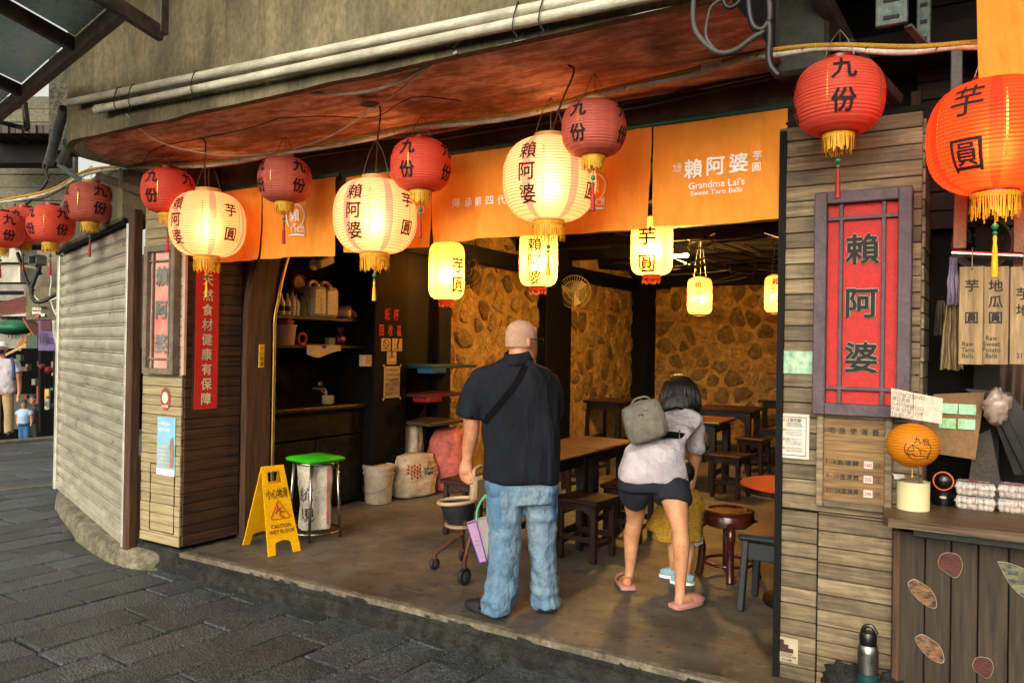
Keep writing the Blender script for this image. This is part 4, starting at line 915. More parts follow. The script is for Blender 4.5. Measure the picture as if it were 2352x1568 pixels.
paint_sign('painted_words','three red painted characters, lower line on the black pillar','回收區',897,759,.12)
m_tan=M('tan_sign','#b89a62',bump=0,var=.1)
for lab,b4,tx,art in (('tan no smoking plate on the black pillar, left',(876,777,897,806),'NO SMOKING',0),('tan instruction plate on the black pillar, right',(901,777,923,806),'垃圾不落地',1),('single tan tray return plate below the pair on the black pillar',(889,808,910,836),'TRAY RETURN',2)):
    t,c,w,h=plate('plate_sign',lab,*b4,PX,m_tan,'sign','tan plates on the black pillar'); mb=MB(); text(mb,tx,c+V(.003,0,-h*.36),Y1,Z1,.02,.01,wid=w*.8); mb.build('lettering',ink,t); m_=MB(); e=V(.003,0,h*.08)
    if art==0: m_.tube([c+e+V(0,.3*w*math.cos(g),.3*w*math.sin(g)) for g in [k*math.pi/8 for k in range(16)]],.004,5,closed=True); m_.tube([c+e+V(0,-.2*w,.2*w),c+e+V(0,.2*w,-.2*w)],.004,5)
    elif art==1: m_.sphere(c+e+V(0,.02,.05),(.003,.014,.014),8,6); m_.tube([c+e+V(0,.02,.035),c+e+V(0,.0,-.01),c+e+V(0,.01,-.05)],.008,5)
    else: m_.box(c+e,(.003,w*.5,.01)); m_.box(c+e+V(0,0,.03),(.003,.02,.04))
    m_.build('pictogram',ink,t)
t,c,w,h=plate('paper_notice','tan handwritten paper notice taped at its corners on the black pillar',882,841,918,913,PX,M('aged_paper','#b79a68','#a08456',bump=.1)); mb=MB()
for i,s_ in enumerate(('紙杯類回收在','清洗後放入桶','內垃圾請分類','請依上口菜單','謝謝','藝復製公司')): text(mb,s_,c+V(.003,-.005,h*.38-i*h*.15),Y1,Z1,.035,.0,wid=w*.8 if len(s_)>3 else w*.3)
mb.build('lettering',M('brown_ink','#4a3824',bump=0),t)
for sy,sz in((-1,1),(1,1),(-1,-1),(1,-1)): MB().box(c+V(.004,sy*w*.5,sz*h*.5),(.002,.05,.022),0,Matrix.Rotation(R(45*sy*sz),3,'X')).build('tape',M('tape_gold','#a8803a',bump=0),t)
# side shelves behind the pillar
for lab,px,y0,Xo,col,nm in (('teal plank shelf with a blue tray beyond the black pillar',1095,838,-4.85,'#1c3a44','teal'),('dark red plank shelf below the teal shelf',1065,904,-4.9,'#5a1712','red'),('worn brown bench shelf above the sacks',1065,970,-4.85,'#4a3826','brown')):
    z=atX(1000,y0,Xo).z; t=thing('side_shelf',lab,'shelf',(-5.1,7.0,z)); ye=atX(px,y0,Xo).y
    MB().box(((-5.32+Xo)/2,(6.36+ye)/2,z-.02),(Xo+5.32,ye-6.36,.035),.005).build('board',M('shelf_'+nm,col,rough=.5,scale=6,bump=.2),t)
    if nm!='brown': MB().box((Xo-.1,6.5,z-.06),(.2,.25,.06),.01).build('tray',M('tray_'+nm,'#1d5a78' if nm=='teal' else '#7a1c18',rough=.4,bump=0),t)
MB().box((-5.33,6.7,1.45),(.06,.75,2.9)).build('recess_panel',m_dark,bld)
# wall fans
def fan(label,c,az,r_,ring_only=False):
    t=thing('wall_fan',label,'fan',c,0,'wall fans'); m_f=M('fan_cream','#d8c8a0',rough=.4,bump=0) if not ring_only else m_cabb
    d=V(math.cos(az),math.sin(az),-.18).normalized(); u=d.cross(Z1).normalized(); w=u.cross(d); h=c+d*.22
    MB().box(c+V(.03,0,-.02),(.07,.1,.26),.02).build('wall_mount',m_f,t,smooth=40); MB().tube([c,h-d*.1],.03,8).build('arm',m_f,t,smooth=True)
    MB().lathe([(.02,-.12),(.065,-.1),(.07,-.02),(.05,0)],h,14,True,Matrix((u,w,d)).transposed()).build('motor',m_f,t,smooth=40)
    mb=MB()
    for k in range(36):
        g=2*math.pi*k/36; e=u*math.cos(g)+w*math.sin(g); mb.tube([h+e*.05+d*.09,h+e*r_*.6+d*.085,h+e*r_*.95+d*.04,h+e*r_,h+e*r_*.93-d*.03,h+e*.09-d*.04],.0018,4)
    for rr,o_ in((r_,0),(r_*.7,.08),(r_*.4,.088)): mb.tube([h+(u*math.cos(g)+w*math.sin(g))*rr+d*o_ for g in [k*math.pi/16 for k in range(32)]],.004,5,closed=True)
    mb.build('guard',m_f,t)
    for k in range(3):
        g=k*2.094; e=u*math.cos(g)+w*math.sin(g); f_=u*math.cos(g+1)+w*math.sin(g+1); MB().prism([h+e*.02,h+e*r_*.8-d*.01,h+(e+f_)*r_*.5+d*.03,h+f_*.03+d*.01],d*.003).build('blade',m_f,t)
    MB().sphere(h+d*.09,.03,10,6).build('hub',m_f,t,smooth=True)
fan('cream wall fan on the black post between the stone panels',V(-5.1,10.0,atX(1310,665,-5.1).z),R(-62),.23)
fan('black wall fan ring seen behind the left tall lantern',atX(1066,617,-5.25),R(-50),.2,True)
# ---- tables and stools
def stool(label,c,rz,s=.33,h=.45,mat=None,grp='square wooden stools'):
    mat=mat or m_stl; t=thing('square_stool',label,'stool',c,rz,grp); Mx=Matrix.Rotation(rz,3,'Z'); W_=lambda x,y,z:Vector(c)+Mx@V(x,y,z)
    MB().box(W_(0,0,h-.015),(s+.04,s+.04,.03),.008,Mx).build('seat',mat,t); MB().box(W_(0,0,h-.04),(s-.01,s-.01,.02),.004,Mx).build('seat_rim',mat,t)
    a_=s/2-.025
    for x in(-1,1):
        for y in(-1,1): MB().box(W_(x*a_,y*a_,(h-.05)/2),(.045,.045,h-.05),.006,Mx).build('leg',mat,t)
    for k in range(4):
        m2=Mx@Matrix.Rotation(k*math.pi/2,3,'Z'); Wk=lambda x,y,z:Vector(c)+m2@V(x,y,z)
        prof=[(-a_,h-.05),(a_,h-.05),(a_,h-.12),(a_*.6,h-.1),(a_*.35,h-.085),(0,h-.08),(-a_*.35,h-.085),(-a_*.6,h-.1),(-a_,h-.12)]
        MB().prism([Wk(x,-a_-.008,z) for x,z in prof],m2@V(0,.016,0)).build('apron',mat,t)
        zs=.1 if k%2 else .14; prof=[(-a_,zs+.05),(0,zs+.035),(a_,zs+.05),(a_,zs),(0,zs+.005),(-a_,zs)]
        MB().prism([Wk(x,-a_-.01,z) for x,z in prof],m2@V(0,.02,0)).build('stretcher',mat,t)
    return t
def table(label,c,rz,sx,sy,h=.75,mat=None,grp='wooden dining tables'):
    t=thing('dining_table',label,'table',c,rz,grp); Mx=Matrix.Rotation(rz,3,'Z'); W_=lambda x,y,z:Vector(c)+Mx@V(x,y,z)
    MB().box(W_(0,0,h-.018),(sx,sy,.036),.006,Mx).build('table_top',m_tt,t); MB().box(W_(0,0,h-.02),(sx+.02,sy+.02,.026),.006,Mx).build('top_edge',m_blackp,t)
    MB().box(W_(0,0,h-.08),(sx-.12,sy-.12,.09),.004,Mx).build('apron',m_blackp,t)
    for x in(-1,1):
        for y in(-1,1): MB().box(W_(x*(sx/2-.09),y*(sy/2-.09),(h-.05)/2),(.075,.075,h-.05),.008,Mx).build('leg',m_blackp,t)
    for x in(-1,1): MB().box(W_(x*(sx/2-.09),0,.16),(.04,sy-.2,.05),.006,Mx).build('stretcher',m_blackp,t)
    return t
table('narrow brown table end nearest the bald man, in front',(-2.92,5.27,0),0,.55,.74); table('narrow brown table adjoining the front table, behind it',(-2.92,6.03,0),0,.55,.74)
p=atZ(1424,923,.75); table('brown table before the left stone panel at the back',(p.x-.35,p.y+.45,0),R(2),.7,.85)
p=atZ(1455,905,.75); table('farthest brown table near the corner post',(p.x-.5,min(p.y+.3,12.5),0),R(3),1.0,.6)
p=atZ(1720,943,.75); table('brown table before the back wall, right of the crouching woman',(p.x-.38,p.y+.45,0),R(4),.8,.8)
p=atZ(1640,972,.75); table('orange lit table just right of the woman\'s shoulder',(p.x-.35,p.y+.5,0),R(3),.7,.8)
p=atZ(1783,920,.75); table('far right brown table partly hidden by the plank wall',(p.x+.1,p.y+.4,0),R(3),.8,.8)
stool('square dark stool between the man and the woman, nearest',(-2.555,5.27,0),R(-4))
stool('square stool tucked behind the nearest dark stool',(-2.52,5.98,0),R(3))
p=atZ(1038,1225,0); stool('square stool behind the stroller beside the sacks',(p.x+.1,p.y+.14,0),R(5),.36)
p=atZ(1672,1145,0); stool('square stool in the room right of the woman, nearest of two',(p.x-.02,p.y+.16,0),R(-8))
p=atZ(1725,1100,0); stool('square stool behind the pair of legs, second of two on the right',(p.x-.1,p.y+.5,0),R(-5))
for k,(px,py,lab) in enumerate(((1300,1130,'square stool under the left edge of the front table'),(1360,1090,'square stool in shade beside the adjoining table'),(1320,1010,'far square stool below the left back table'),(1410,1000,'far square stool at the corner of the left back table'),(1650,1040,'far square stool under the orange lit table'),(1765,1060,'red topped far stool by the plank wall edge'))):
    p=atZ(px,py,0); stool(lab,(p.x,p.y,0),R(5*k-10),mat=m_stl2 if k==5 else None)
# round lacquer stool
p=atZ(1672,1322,0); t=thing('round_stool','round red brown lacquer stool with bowed legs right of the woman','stool',p); c=Vector(p); zt=.46
MB().lathe([(.0,zt-.012),(.13,zt-.012),(.14,zt),(.165,zt),(.172,zt-.01),(.165,zt-.03),(.17,zt-.04),(.168,zt-.1),(.15,zt-.11),(0,zt-.11)],c,36).build('seat',m_stl2,t,smooth=40)
for k in range(4):
    g=R(20+90*k); e=V(math.cos(g),math.sin(g),0); pts=sm([c+e*.14+V(0,0,zt-.08),c+e*.195+V(0,0,zt-.12),c+e*.2+V(0,0,zt-.18),c+e*.175+V(0,0,.2),c+e*.185+V(0,0,.05),c+e*.2],4); MB().tube(pts,[.03]*9+[.025]*(len(pts)-9),8).build('leg',m_stl2,t,smooth=True)
MB().tube([c+V(.16*math.cos(g),.16*math.sin(g),.1) for g in [k*math.pi/12 for k in range(24)]],.012,6,closed=True).build('foot_ring',m_stl2,t,smooth=True)
# red round table
c=atZ(1795,1108,.73); t=thing('round_table','round bright red topped table cut by the plank wall','table',(c.x+.12,c.y,0)); cc=V(c.x+.12,c.y,0)
MB().lathe([(0,.73),(.36,.73),(.365,.722)],cc,40).build('table_top',M('red_laminate','#b0300f','#8e2410',rough=.3,scale=3,bump=0),t,smooth=30); MB().lathe([(.366,.722),(.366,.69),(.3,.685),(0,.685)],cc,40).build('edge_band',m_blackp,t,smooth=30)
MB().lathe([(.04,.69),(.04,.04),(.22,.03),(.22,0)],cc,20).build('pedestal',m_blackp,t,smooth=30)
# dark plastic chair
p=atZ(1700,1402,0); t=thing('plastic_stool','dark blue black plastic stool cut by the plank wall','stool',p); m_pb=M('blue_black_plastic','#1b2328',rough=.45,bump=.05); b0=Vector(p)
mb=MB(); mb.box(b0+V(.17,.17,.44),(.38,.38,.04),.015); mb.build('seat',m_pb,t,smooth=40)
for x,y in((0,0),(.34,0),(0,.34),(.34,.34)): MB().bar(b0+V(x,y,0),b0+V(x*.86+.025,y*.86+.025,.43),.04,.04,.006).build('leg',m_pb,t)
MB().box(b0+V(.02,.17,.36),(.02,.3,.1),.004).build('apron',m_pb,t); MB().box(b0+V(.17,.02,.36),(.3,.02,.1),.004).build('apron',m_pb,t)
# ---- bin, wet floor sign, bucket, sacks
p=atZ(722,1232,0); t=thing('bin_rack','steel bin rack with white sack and green lid','bin',p); c=Vector(p); r_=.17; hh=.62
for k in range(4):
    g=R(35+90*k); e=V(math.cos(g),math.sin(g),0); MB().tube([c+e*(r_+.035),c+e*r_+V(0,0,hh)],.012,8).build('leg',m_steel,t,smooth=True)
for z,rr in((hh-.02,r_),(.06,r_+.03)): MB().tube([c+V(rr*math.cos(g),rr*math.sin(g),z) for g in [k*math.pi/12 for k in range(24)]],.009,6,closed=True).build('ring',m_steel,t,smooth=True)
def sackf(u,v):
    g=u*2*math.pi; n_=(abs(math.cos(g+.6))**4+abs(math.sin(g+.6))**4)**(-1/4); q_=V(math.cos(g)*1.7,math.sin(g)*1.7,v*2.6)
    r=(r_-.03)*n_*(.93-.16*v+.13*noise.noise(q_)+.06*noise.noise(q_*2.7)); return c+V(r*math.cos(g),r*math.sin(g),hh-.02-v*(hh-.1))
m_sack=M('woven_sack','#b9b2a2','#a29a8a',rough=.7,scale=30,bump=.35,bscale=40)
mb=MB(); mb.grid(48,24,sackf); sk_=bvh_of(mb.build('sack',m_sack,t,smooth=True))
az=math.atan2(-c.y,-c.x)
def on_cyl(cc,rr,az,s_,z,h,off,par,mat,nm='lettering'):
    tmp=MB(); text(tmp,s_,V(0,0,0),V(1,0,0),V(0,1,0),h,off); mb=MB(); mb.add([cc+V(rr*math.cos(az+q_[0]/rr),rr*math.sin(az+q_[0]/rr),z+q_[1]) for q_ in tmp.v],tmp.f); wrap(mb,sk_,V(-math.cos(az),-math.sin(az),0)); mb.build(nm,mat,par)
on_cyl(c,r_*.985,az-.55,'統',.36,.12,.01,t,M('faint_black','#3a3632',bump=0)); on_cyl(c,r_*.955,az-.5,'規',.2,.12,.01,t,M('faint_black','#3a3632'))
mb=MB(); mb.grid(3,16,lambda u,v:c+V(.3*math.cos(az+.3+.07*u),.3*math.sin(az+.3+.07*u),.12+.44*v)); wrap(mb,sk_,V(-math.cos(az),-math.sin(az),0)); mb.build('stripe',M('sack_stripe','#b8605a',bump=0),t)
m_green=M('lime_green_plastic','#2fae1c','#279a18',rough=.35,scale=3,bump=.05)
Mx=Matrix.Rotation(az+R(38),3,'Z')
ring=[]
for s_,z in((.172,hh-.005),(.178,hh+.012),(.16,hh+.026),(.04,hh+.036)):
    q_=[]
    for k in range(32):
        g=2*math.pi*k/32; n_=(abs(math.cos(g))**11+abs(math.sin(g))**11)**(-1/11); q_.append(c+Mx@V(s_*n_*math.cos(g),s_*n_*math.sin(g),z))
    ring.append(q_)
MB().loft(ring).build('lid',m_green,t,smooth=40)
FL,FR,BL=atZ(617,1278,0),atZ(691,1264,0),atZ(557,1250,0); wv=(FR-FL); wd=wv.normalized(); BR=BL+wv; TL=(FL+BL)/2+wd*.04+V(0,0,.62); TR=(FR+BR)/2-wd*.04+V(0,0,.62)
t=thing('wet_floor_sign','yellow folding wet floor sign with red slipping figure by the bin','sign',(FL+FR+BL+BR)/4); m_yel=M('yellow_plastic','#e0a800','#cf9600',rough=.45,scale=8,bump=.05)
def wpanel(nm,A,B,C_,D_,dn):
    pt=lambda s_,h_:(A.lerp(C_,h_)).lerp(B.lerp(D_,h_),s_); mb=MB()
    for poly in ([(0,0),(.22,0),(.24,.12),(.0,.16)],[(.78,0),(1,0),(1,.16),(.76,.12)],[(0,.16),(.24,.12),(.3,.14),(.5,.155),(.7,.14),(.76,.12),(1,.16),(1,.8),(0,.8)],[(0,.8),(.2,.8),(.22,.93),(0,.93)],[(.8,.8),(1,.8),(1,.93),(.78,.93)],[(0,.93),(1,.93),(1,1),(0,1)]):
        mb.prism([pt(*q_) for q_ in poly],dn)
    return mb.build(nm,m_yel,t),pt
n1=wd.cross(TL-FL).normalized(); 
if n1.dot(O-FL)<0: n1=-n1
_,pt=wpanel('front_panel',FL,FR,TL,TR,-n1*.012); n2=wd.cross(TL-BL).normalized(); wpanel('back_panel',BL,BR,TL-n1*.014,TR-n1*.014,n2*.012)
yv=(TL-FL).normalized(); yv=(yv-wd*yv.dot(wd)).normalized(); mb=MB()
W0=wv.length
for s_,h_,k_ in (('小心地滑',.68,.66),('CAUTION',.31,.62),('WET FLOOR',.25,.78)): mb=MB(); text(mb,s_,pt(.5,h_)+n1*.003,wd,yv,.08 if h_>.5 else .04,.012,wid=W0*k_); mb.build('lettering',M('dark_print','#3a2a10',bump=0),t)
m_slip=M('red_print','#b8451a',bump=0); mb=MB(); e=n1*.004
tri=[pt(.5,.6)+e,pt(.14,.39)+e,pt(.86,.39)+e]; tri=[tri[0],tri[0].lerp(tri[1],.9)] and [tri[0].lerp(tri[1],.08),tri[0].lerp(tri[1],.92),tri[1].lerp(tri[2],.08),tri[1].lerp(tri[2],.92),tri[2].lerp(tri[0],.08),tri[2].lerp(tri[0],.92)]
mb.tube(tri,.003,5,closed=True); mb.build('warning_triangle',m_slip,t)
mb=MB(); mb.tube([pt(.42,.5)+e,pt(.53,.475)+e,pt(.48,.43)+e,pt(.62,.405)+e],.007,5); mb.tube([pt(.53,.475)+e,pt(.68,.46)+e],.005,5); mb.tube([pt(.42,.5)+e,pt(.34,.45)+e],.005,5); mb.tube([pt(.45,.5)+e,pt(.6,.51)+e],.005,5); mb.sphere(pt(.42,.53)+e,.011,8,6); mb.build('slipping_figure',m_slip,t)
c=atZ(862,1158,0)+V(-.05,.1,0); t=thing('plastic_bucket','dusty white plastic bucket with lid and wire handle beside the sugar sack','bucket',c); m_bk=M('dusty_white_plastic','#b9aa94','#9c8d78',rough=.5,scale=7,bump=.1)
MB().lathe([(.125,0),(.13,.01),(.143,.28),(.152,.28),(.152,.3),(.146,.3),(.147,.33),(.155,.33),(.155,.345)],c,32).build('body',m_bk,t,smooth=40); MB().lathe([(.158,.33),(.16,.36),(.15,.37),(.145,.36),(0,.362)],c,32).build('lid',m_bk,t,smooth=40)
u_=V(math.cos(az+1.57),math.sin(az+1.57),0); f_=V(math.cos(az),math.sin(az),0)
MB().tube(sm([c+u_*.155+V(0,0,.29),c+u_*.1+f_*.13+V(0,0,.2),c-u_*.02+f_*.16+V(0,0,.13),c-u_*.13+f_*.1+V(0,0,.11),c-u_*.15+V(0,0,.16)],4),.003,5).build('handle',m_wire,t)
def bigsack(name,label,c,rx,ry,h,rz,mat,seed,top=.7,amp=.12):
    t=thing(name,label,'sack',c,rz); Mx=Matrix.Rotation(rz,3,'Z'); c=Vector(c)
    def fn(u,v):
        g=u*2*math.pi; n_=(abs(math.cos(g))**3.2+abs(math.sin(g))**3.2)**(-1/3.2); k=(1-abs(2*v-1)**3.5)**(1/3.) if v<.5 else (1-(1-top)*((v-.5)*2)**2)*(1 if v<.97 else .2)
        k=max(k,(.8 if v<.02 else .96) if v<.5 else .05); d=1+amp*noise.noise(V(math.cos(g)*1.6,math.sin(g)*1.6,v*2.5+seed))+amp*.5*noise.noise(V(math.cos(g)*4,math.sin(g)*4,v*7+seed))
        return c+Mx@V(rx*n_*k*d*math.cos(g),ry*n_*k*d*math.sin(g),h*v)
    mb=MB(); mb.grid(48,28,fn); bag=mb.build('bag',mat,t,smooth=True); return t,c,bvh_of(bag)
c=atZ(948,1142,0)+V(-.12,.12,0); t,c,bv=bigsack('sugar_sack','white woven sugar sack with red diamond print beside the bucket',c,.2,.27,.43,R(-8),M('sugar_sack','#bfae94','#a5937a',rough=.75,scale=10,bump=.4,bscale=30),2,.75)
fd=V(1,-.12,0).normalized(); sd_=V(.12,1,0).normalized(); f0=c+fd*.232
mb=MB()
for i in range(7):
    for j in range(4):
        if (i<5 and j<=3 and not(i<1 and j>2)): q_=f0+sd_*(-.2+i*.033)+V(0,0,.33-j*.035-(i%2)*.0175); mb.add([q_+sd_*.016,q_+V(0,0,.017),q_-sd_*.016,q_-V(0,0,.017)],[(0,1,2,3)])
        if i>=5: q_=f0+sd_*(.16+(i-5)*.033)+V(0,0,.33-j*.04); mb.add([q_+sd_*.012,q_+V(0,0,.017),q_-sd_*.012,q_-V(0,0,.017)],[(0,1,2,3)])
wrap(mb,bv,-fd); tag(mb.build('diamond_print',M('print_red','#b0341c',bump=0),t),kind='stuff'); mb=MB(); text(mb,'VHP Cane',f0+fd*.004+sd_*.06+V(0,0,.285),sd_,Z1,.05,.01,wid=.16); text(mb,'Sugar',f0+fd*.004+sd_*.065+V(0,0,.24),sd_,Z1,.06,.015,wid=.14); wrap(mb,bv,-fd); mb.build('lettering',ink,t)
mb=MB(); text(mb,'二砂',f0+fd*.004+sd_*.07+V(0,0,.335),sd_,Z1,.05,.02); wrap(mb,bv,-fd); mb.build('lettering',M('print_red','#b0341c'),t)
c2=c+V(-.12,.05,.36); t,_,_=bigsack('paper_sack','crumpled open paper sack standing behind the sugar sack',c2-V(.05,-.1,.36),.14,.13,.72,R(10),M('sugar_sack','#bfae94'),7,.85,.2)
c=atZ(1035,1135,0)+V(-.2,.25,0); t,c,bv=bigsack('pink_sack','bulging salmon pink sack with black characters under the bench shelf',c,.22,.24,.66,R(5),M('pink_sack','#c0685a','#9c4a40',rough=.7,scale=12,bump=.4,bscale=30),4,.55,.16)
mb=MB(); [text(mb,s_,c+fd*.262+sd_*.09+V(0,0,.5-i*.14),sd_,Z1,.085,.02) for i,s_ in enumerate('赤特優')]; wrap(mb,bv,-fd); mb.build('lettering',M('faded_black','#2a201c',bump=0),t)
# clutter on the ceiling
rg=random.Random(4); mb=MB()
for i in range(46):
    p=V(rg.uniform(-3.4,-1.),rg.uniform(7.,10.5),rg.uniform(2.5,2.78)); mb.tube(sm([p,p+V(rg.uniform(-.5,.5),rg.uniform(-.4,.4),rg.uniform(-.2,.1)),p+V(rg.uniform(-.9,.9),rg.uniform(-.7,.7),rg.uniform(-.15,.12))],4),.007,4)
tag(mb.build('ceiling_vines',m_cabb),'tangle of dark wires and dry vines under the ceiling','vines',kind='stuff')
c=atD(1546,588,9.2); t=thing('ceiling_tube_lamp','short lit tube lamp glimpsed beside the right tall lantern','lamp',c); MB().box(c,(.36,.06,.04),.01).build('tube',M('tube_glow','#ffe7b0',bump=0,emit='#ffc25e',estr=560),t)
c=atY(1520,636,12.9); t=thing('framed_picture','dark framed sign on the back stone wall','picture',c); MB().box(c,(.34,.03,.42),.006).build('frame',m_dark,t); MB().box(c+V(0,-.017,0),(.28,.004,.34)).build('panel',M('pic_panel','#3a2a18',bump=0),t); mb=MB(); text(mb,'福',c+V(0,-.021,0),X1,Z1,.2,.02); mb.build('lettering',M('pic_ink','#6a4a24',bump=0),t)
# ================================================================ STALL ON THE RIGHT
m_ct=wood('counter_wood','#6b5236','#33261a','x',.05,rough=.5)
m_bd=wood('stall_boards','#3d3123','#1d160f','z',.2)
sv=thing('stall_counter','dark board fronted stall counter with worn wooden top at the right edge','counter',(.3,3.9,-.165))
SYF=3.8; ZC=.862; x=-.335; i=0; rg=random.Random(8)
while x<1.1:
    w=.102*rg.uniform(.95,1.05); MB().box((x+w/2,SYF+rg.uniform(0,.003),.3),(w-.004,.02,.95),.003).build('front_board',m_bd,sv); x+=w
MB().box((-.345,SYF+.02,.3),(.03,.06,.95),.004).build('corner_post',m_post,sv)
MB().box((.4,4.1,.3),(1.4,.5,.9)).build('carcass',m_dark,sv)
poly=[V(-.385,3.64,ZC),V(-.36,3.6,ZC),V(1.2,3.6,ZC),V(1.2,4.3,ZC),V(-.26,4.3,ZC),V(-.26,3.9,ZC),V(-.395,3.86,ZC)]
MB().prism(poly,(0,0,-.035)).build('counter_top',m_ct,sv)
MB().box((.45,3.72,ZC-.06),(1.45,.1,.035),.004).build('steel_channel',M('dark_channel','#2b2e2c',rough=.5,metal=.4,bump=.1),sv)
def sticker(lab,px,py,pts,c1,c2,s=1.):
    P=[atY(px+x*s,py+y*s,SYF-.0135) for x,y in pts]; P=sm(P+[P[0]],4)[:-1]; C=sum(P,V(0,0,0))/len(P)
    e=MB().prism([C+(p-C)*1.04+V(0,.0008,0) for p in P],(0,-.0012,0)).build('sticker_edge',M('sticker_edge','#a89878',bump=0),sv)
    L(MB().prism(P,(0,-.0016,0)).build('sticker',M('st_'+c1[1:],c1,c2,scale=26,stretch=(1,1,2.2),rough=.5,bump=.2,contrast=(.4,.6)),sv),lab)
blob=[(-28,-8),(-20,-24),(0,-28),(20,-20),(27,0),(20,22),(8,28),(-10,16),(-24,6)]
yam=[(-34,-24),(-20,-32),(0,-22),(18,-8),(28,10),(30,30),(18,32),(-4,20),(-22,2),(-32,-14)]
sticker('red brown sweet potato slice sticker, upper',2183,1297,blob,'#4e1c14','#35110d'); sticker('striped taro root sticker, upper',2120,1362,yam,'#7a5636','#20130e'); sticker('striped taro root sticker, lower',2137,1488,yam,'#76533a','#20130f')
sticker('red brown sweet potato slice sticker, lower',2258,1532,blob,'#4e1c15','#35110d',.85); sticker('greenish taro root sticker at the right edge',2335,1320,[(-42,-30),(-20,-28),(20,-12),(50,10),(50,60),(10,45),(-18,16)],'#6a6a4a','#2c3430')
# notices on the plank wall (plane of the planks)
WY=FY-.0115
def platY(name,label,x0,y0,x1,y1,Y,mat,cat='notice',th=.005,bevel=0):
    xm,ym=(x0+x1)/2,(y0+y1)/2; a_=atY(x0,ym,Y).x; b_=atY(x1,ym,Y).x; zt=atY(xm,y0,Y).z; zb=atY(xm,y1,Y).z
    c=V((a_+b_)/2,Y-th/2,(zt+zb)/2); t=thing(name,label,cat,c); MB().box(c,(b_-a_,th,zt-zb),bevel).build('sheet',mat,t); return t,c-V(0,th/2+.001,0),b_-a_,zt-zb
m_paper=M('white_paper','#b9b5ac',rough=.35,bump=0,var=.05)
t,c,w,h=platY('theft_notice','white framed theft warning notice on the planks beside the opening',1789,950,1859,1052,WY,m_paper)
mb=MB(); text(mb,'注意防竊!',c+V(0,0,h*.36),X1,Z1,.02,.02,wid=w*.5)
for k,(s_,z_) in enumerate((('1.請隨時注意隨身物品',.28),('2.請將包包放在前面',.23),('"Beware of theft!"',.14),('1. Keep your bag in front of you',.08),('2. Put valuables in your pocket',.03),('"盜難に気をつけて!"',-.07),('1.持ち物にご注意ください',-.13),('2.バッグは体の前に',-.18),('"소매치기를 조심하세요!"',-.27),('1.귀중품은 안주머니에 보관하세요',-.33))): text(mb,s_,c+V(.0,-.0005,h*z_),X1,Z1,.011,.0,wid=w*(.56 if k else .5))
mb.build('lettering',M('notice_ink','#5a4a3a',bump=0),t); mb=MB()
for z_ in(.36,.14,-.07,-.27): q_=c+V(-w*.32,-.001,h*z_); mb.add([q_+V(-.008,0,-.006),q_+V(.008,0,-.006),q_+V(0,0,.009)],[(0,1,2)])
mb.build('warning_marks',M('amber_print','#c8861c',bump=0),t)
for a_,b_ in (((-.4,-.43),(-.4,.43)),((.4,-.43),(.4,.43)),((-.4,.43),(.4,.43)),((-.4,-.43),(.4,-.43))): MB().bar(c+V(a_[0]*w,0,a_[1]*h),c+V(b_[0]*w,0,b_[1]*h),.002,.003).build('border',M('border_brown','#6a4a34',bump=0),t)
t,c,w,h=platY('step_sticker','cream step warning sticker low on the plank wall',1781,1463,1833,1519,WY,M('sticker_cream','#b3a88c',bump=0,rough=.5),'sticker',.002)
MB().prism([c+V(x*w,0,z*h) for x,z in((-.32,.4),(-.12,.4),(-.12,.22),(.08,.22),(.08,.08),(.3,.08),(.3,-.1),(-.32,-.1))],(0,-.0015,0)).build('step_pictogram',M('print_brown','#3a1f1a',bump=0),t)
mb=MB(); text(mb,'CAUTION',c+V(0,-.001,-.17*h),X1,Z1,.012,.02,wid=w*.5); text(mb,'WATCH YOUR STEP',c+V(0,-.001,-.26*h),X1,Z1,.012,.02,wid=w*.85); text(mb,'小心台階',c+V(0,-.001,-.4*h),X1,Z1,.013,.02,wid=w*.45); mb.build('lettering',M('print_brown','#3a1f1a'),t)
t,c,w,h=platY('small_painting','small green and white landscape print on the planks left of the red sign',1797,806,1867,858,WY,M('landscape_print','#a9c2a0','#3f7d72',scale=26,bump=0,rough=.4,contrast=(.3,.65)),'picture',.006,.001)
# price board
bc=atY(1962,1055,WY); t=thing('price_board','framed wooden delivery price board with handwritten rows and three price cards','sign',bc); a_=atY(1888,1055,WY).x; b_=atY(2040,1055,WY).x; zt=atY(1962,955,WY).z; zb=atY(1962,1158,WY).z; w,h=b_-a_,zt-zb; c=V((a_+b_)/2,WY-.01,(zt+zb)/2)
m_pb2=wood('board_wood','#8d6f47','#5d4629','x',.02); MB().box(c,(w,.018,h)).build('board',m_pb2,t)
for s_ in(-1,1): MB().box(c+V(s_*(w/2+.004),-.012,0),(.03,.04,h+.035),.004).build('frame',m_pl_right,t); MB().box(c+V(0,-.012,s_*(h/2+.004)),(w-.024,.038,.028),.004).build('frame',m_pl_right,t)
n_=V(0,-.011,0); m_fi=M('faded_ink','#1f201b',bump=0)
def wr(s_,o_,h_,**k): m_=MB(); text(m_,s_,o_,X1,Z1,h_,.008,**k); m_.build('character' if len(s_)<2 else 'lettering',m_fi,t,fix=False)
for i,s_ in enumerate('宅急便運費'): wr(s_,c+n_+V((-.34+i*.165)*w,0,.33*h),.032)
for i,s_ in enumerate(('1~8盒運費','9~20盒運費','21~36盒運費')): wr(s_,c+n_+V(-.17*w,0,(-.03-.16*i)*h),.026,wid=w*.5); wr('元',c+n_+V(.36*w,0,(-.04-.16*i)*h),.028)
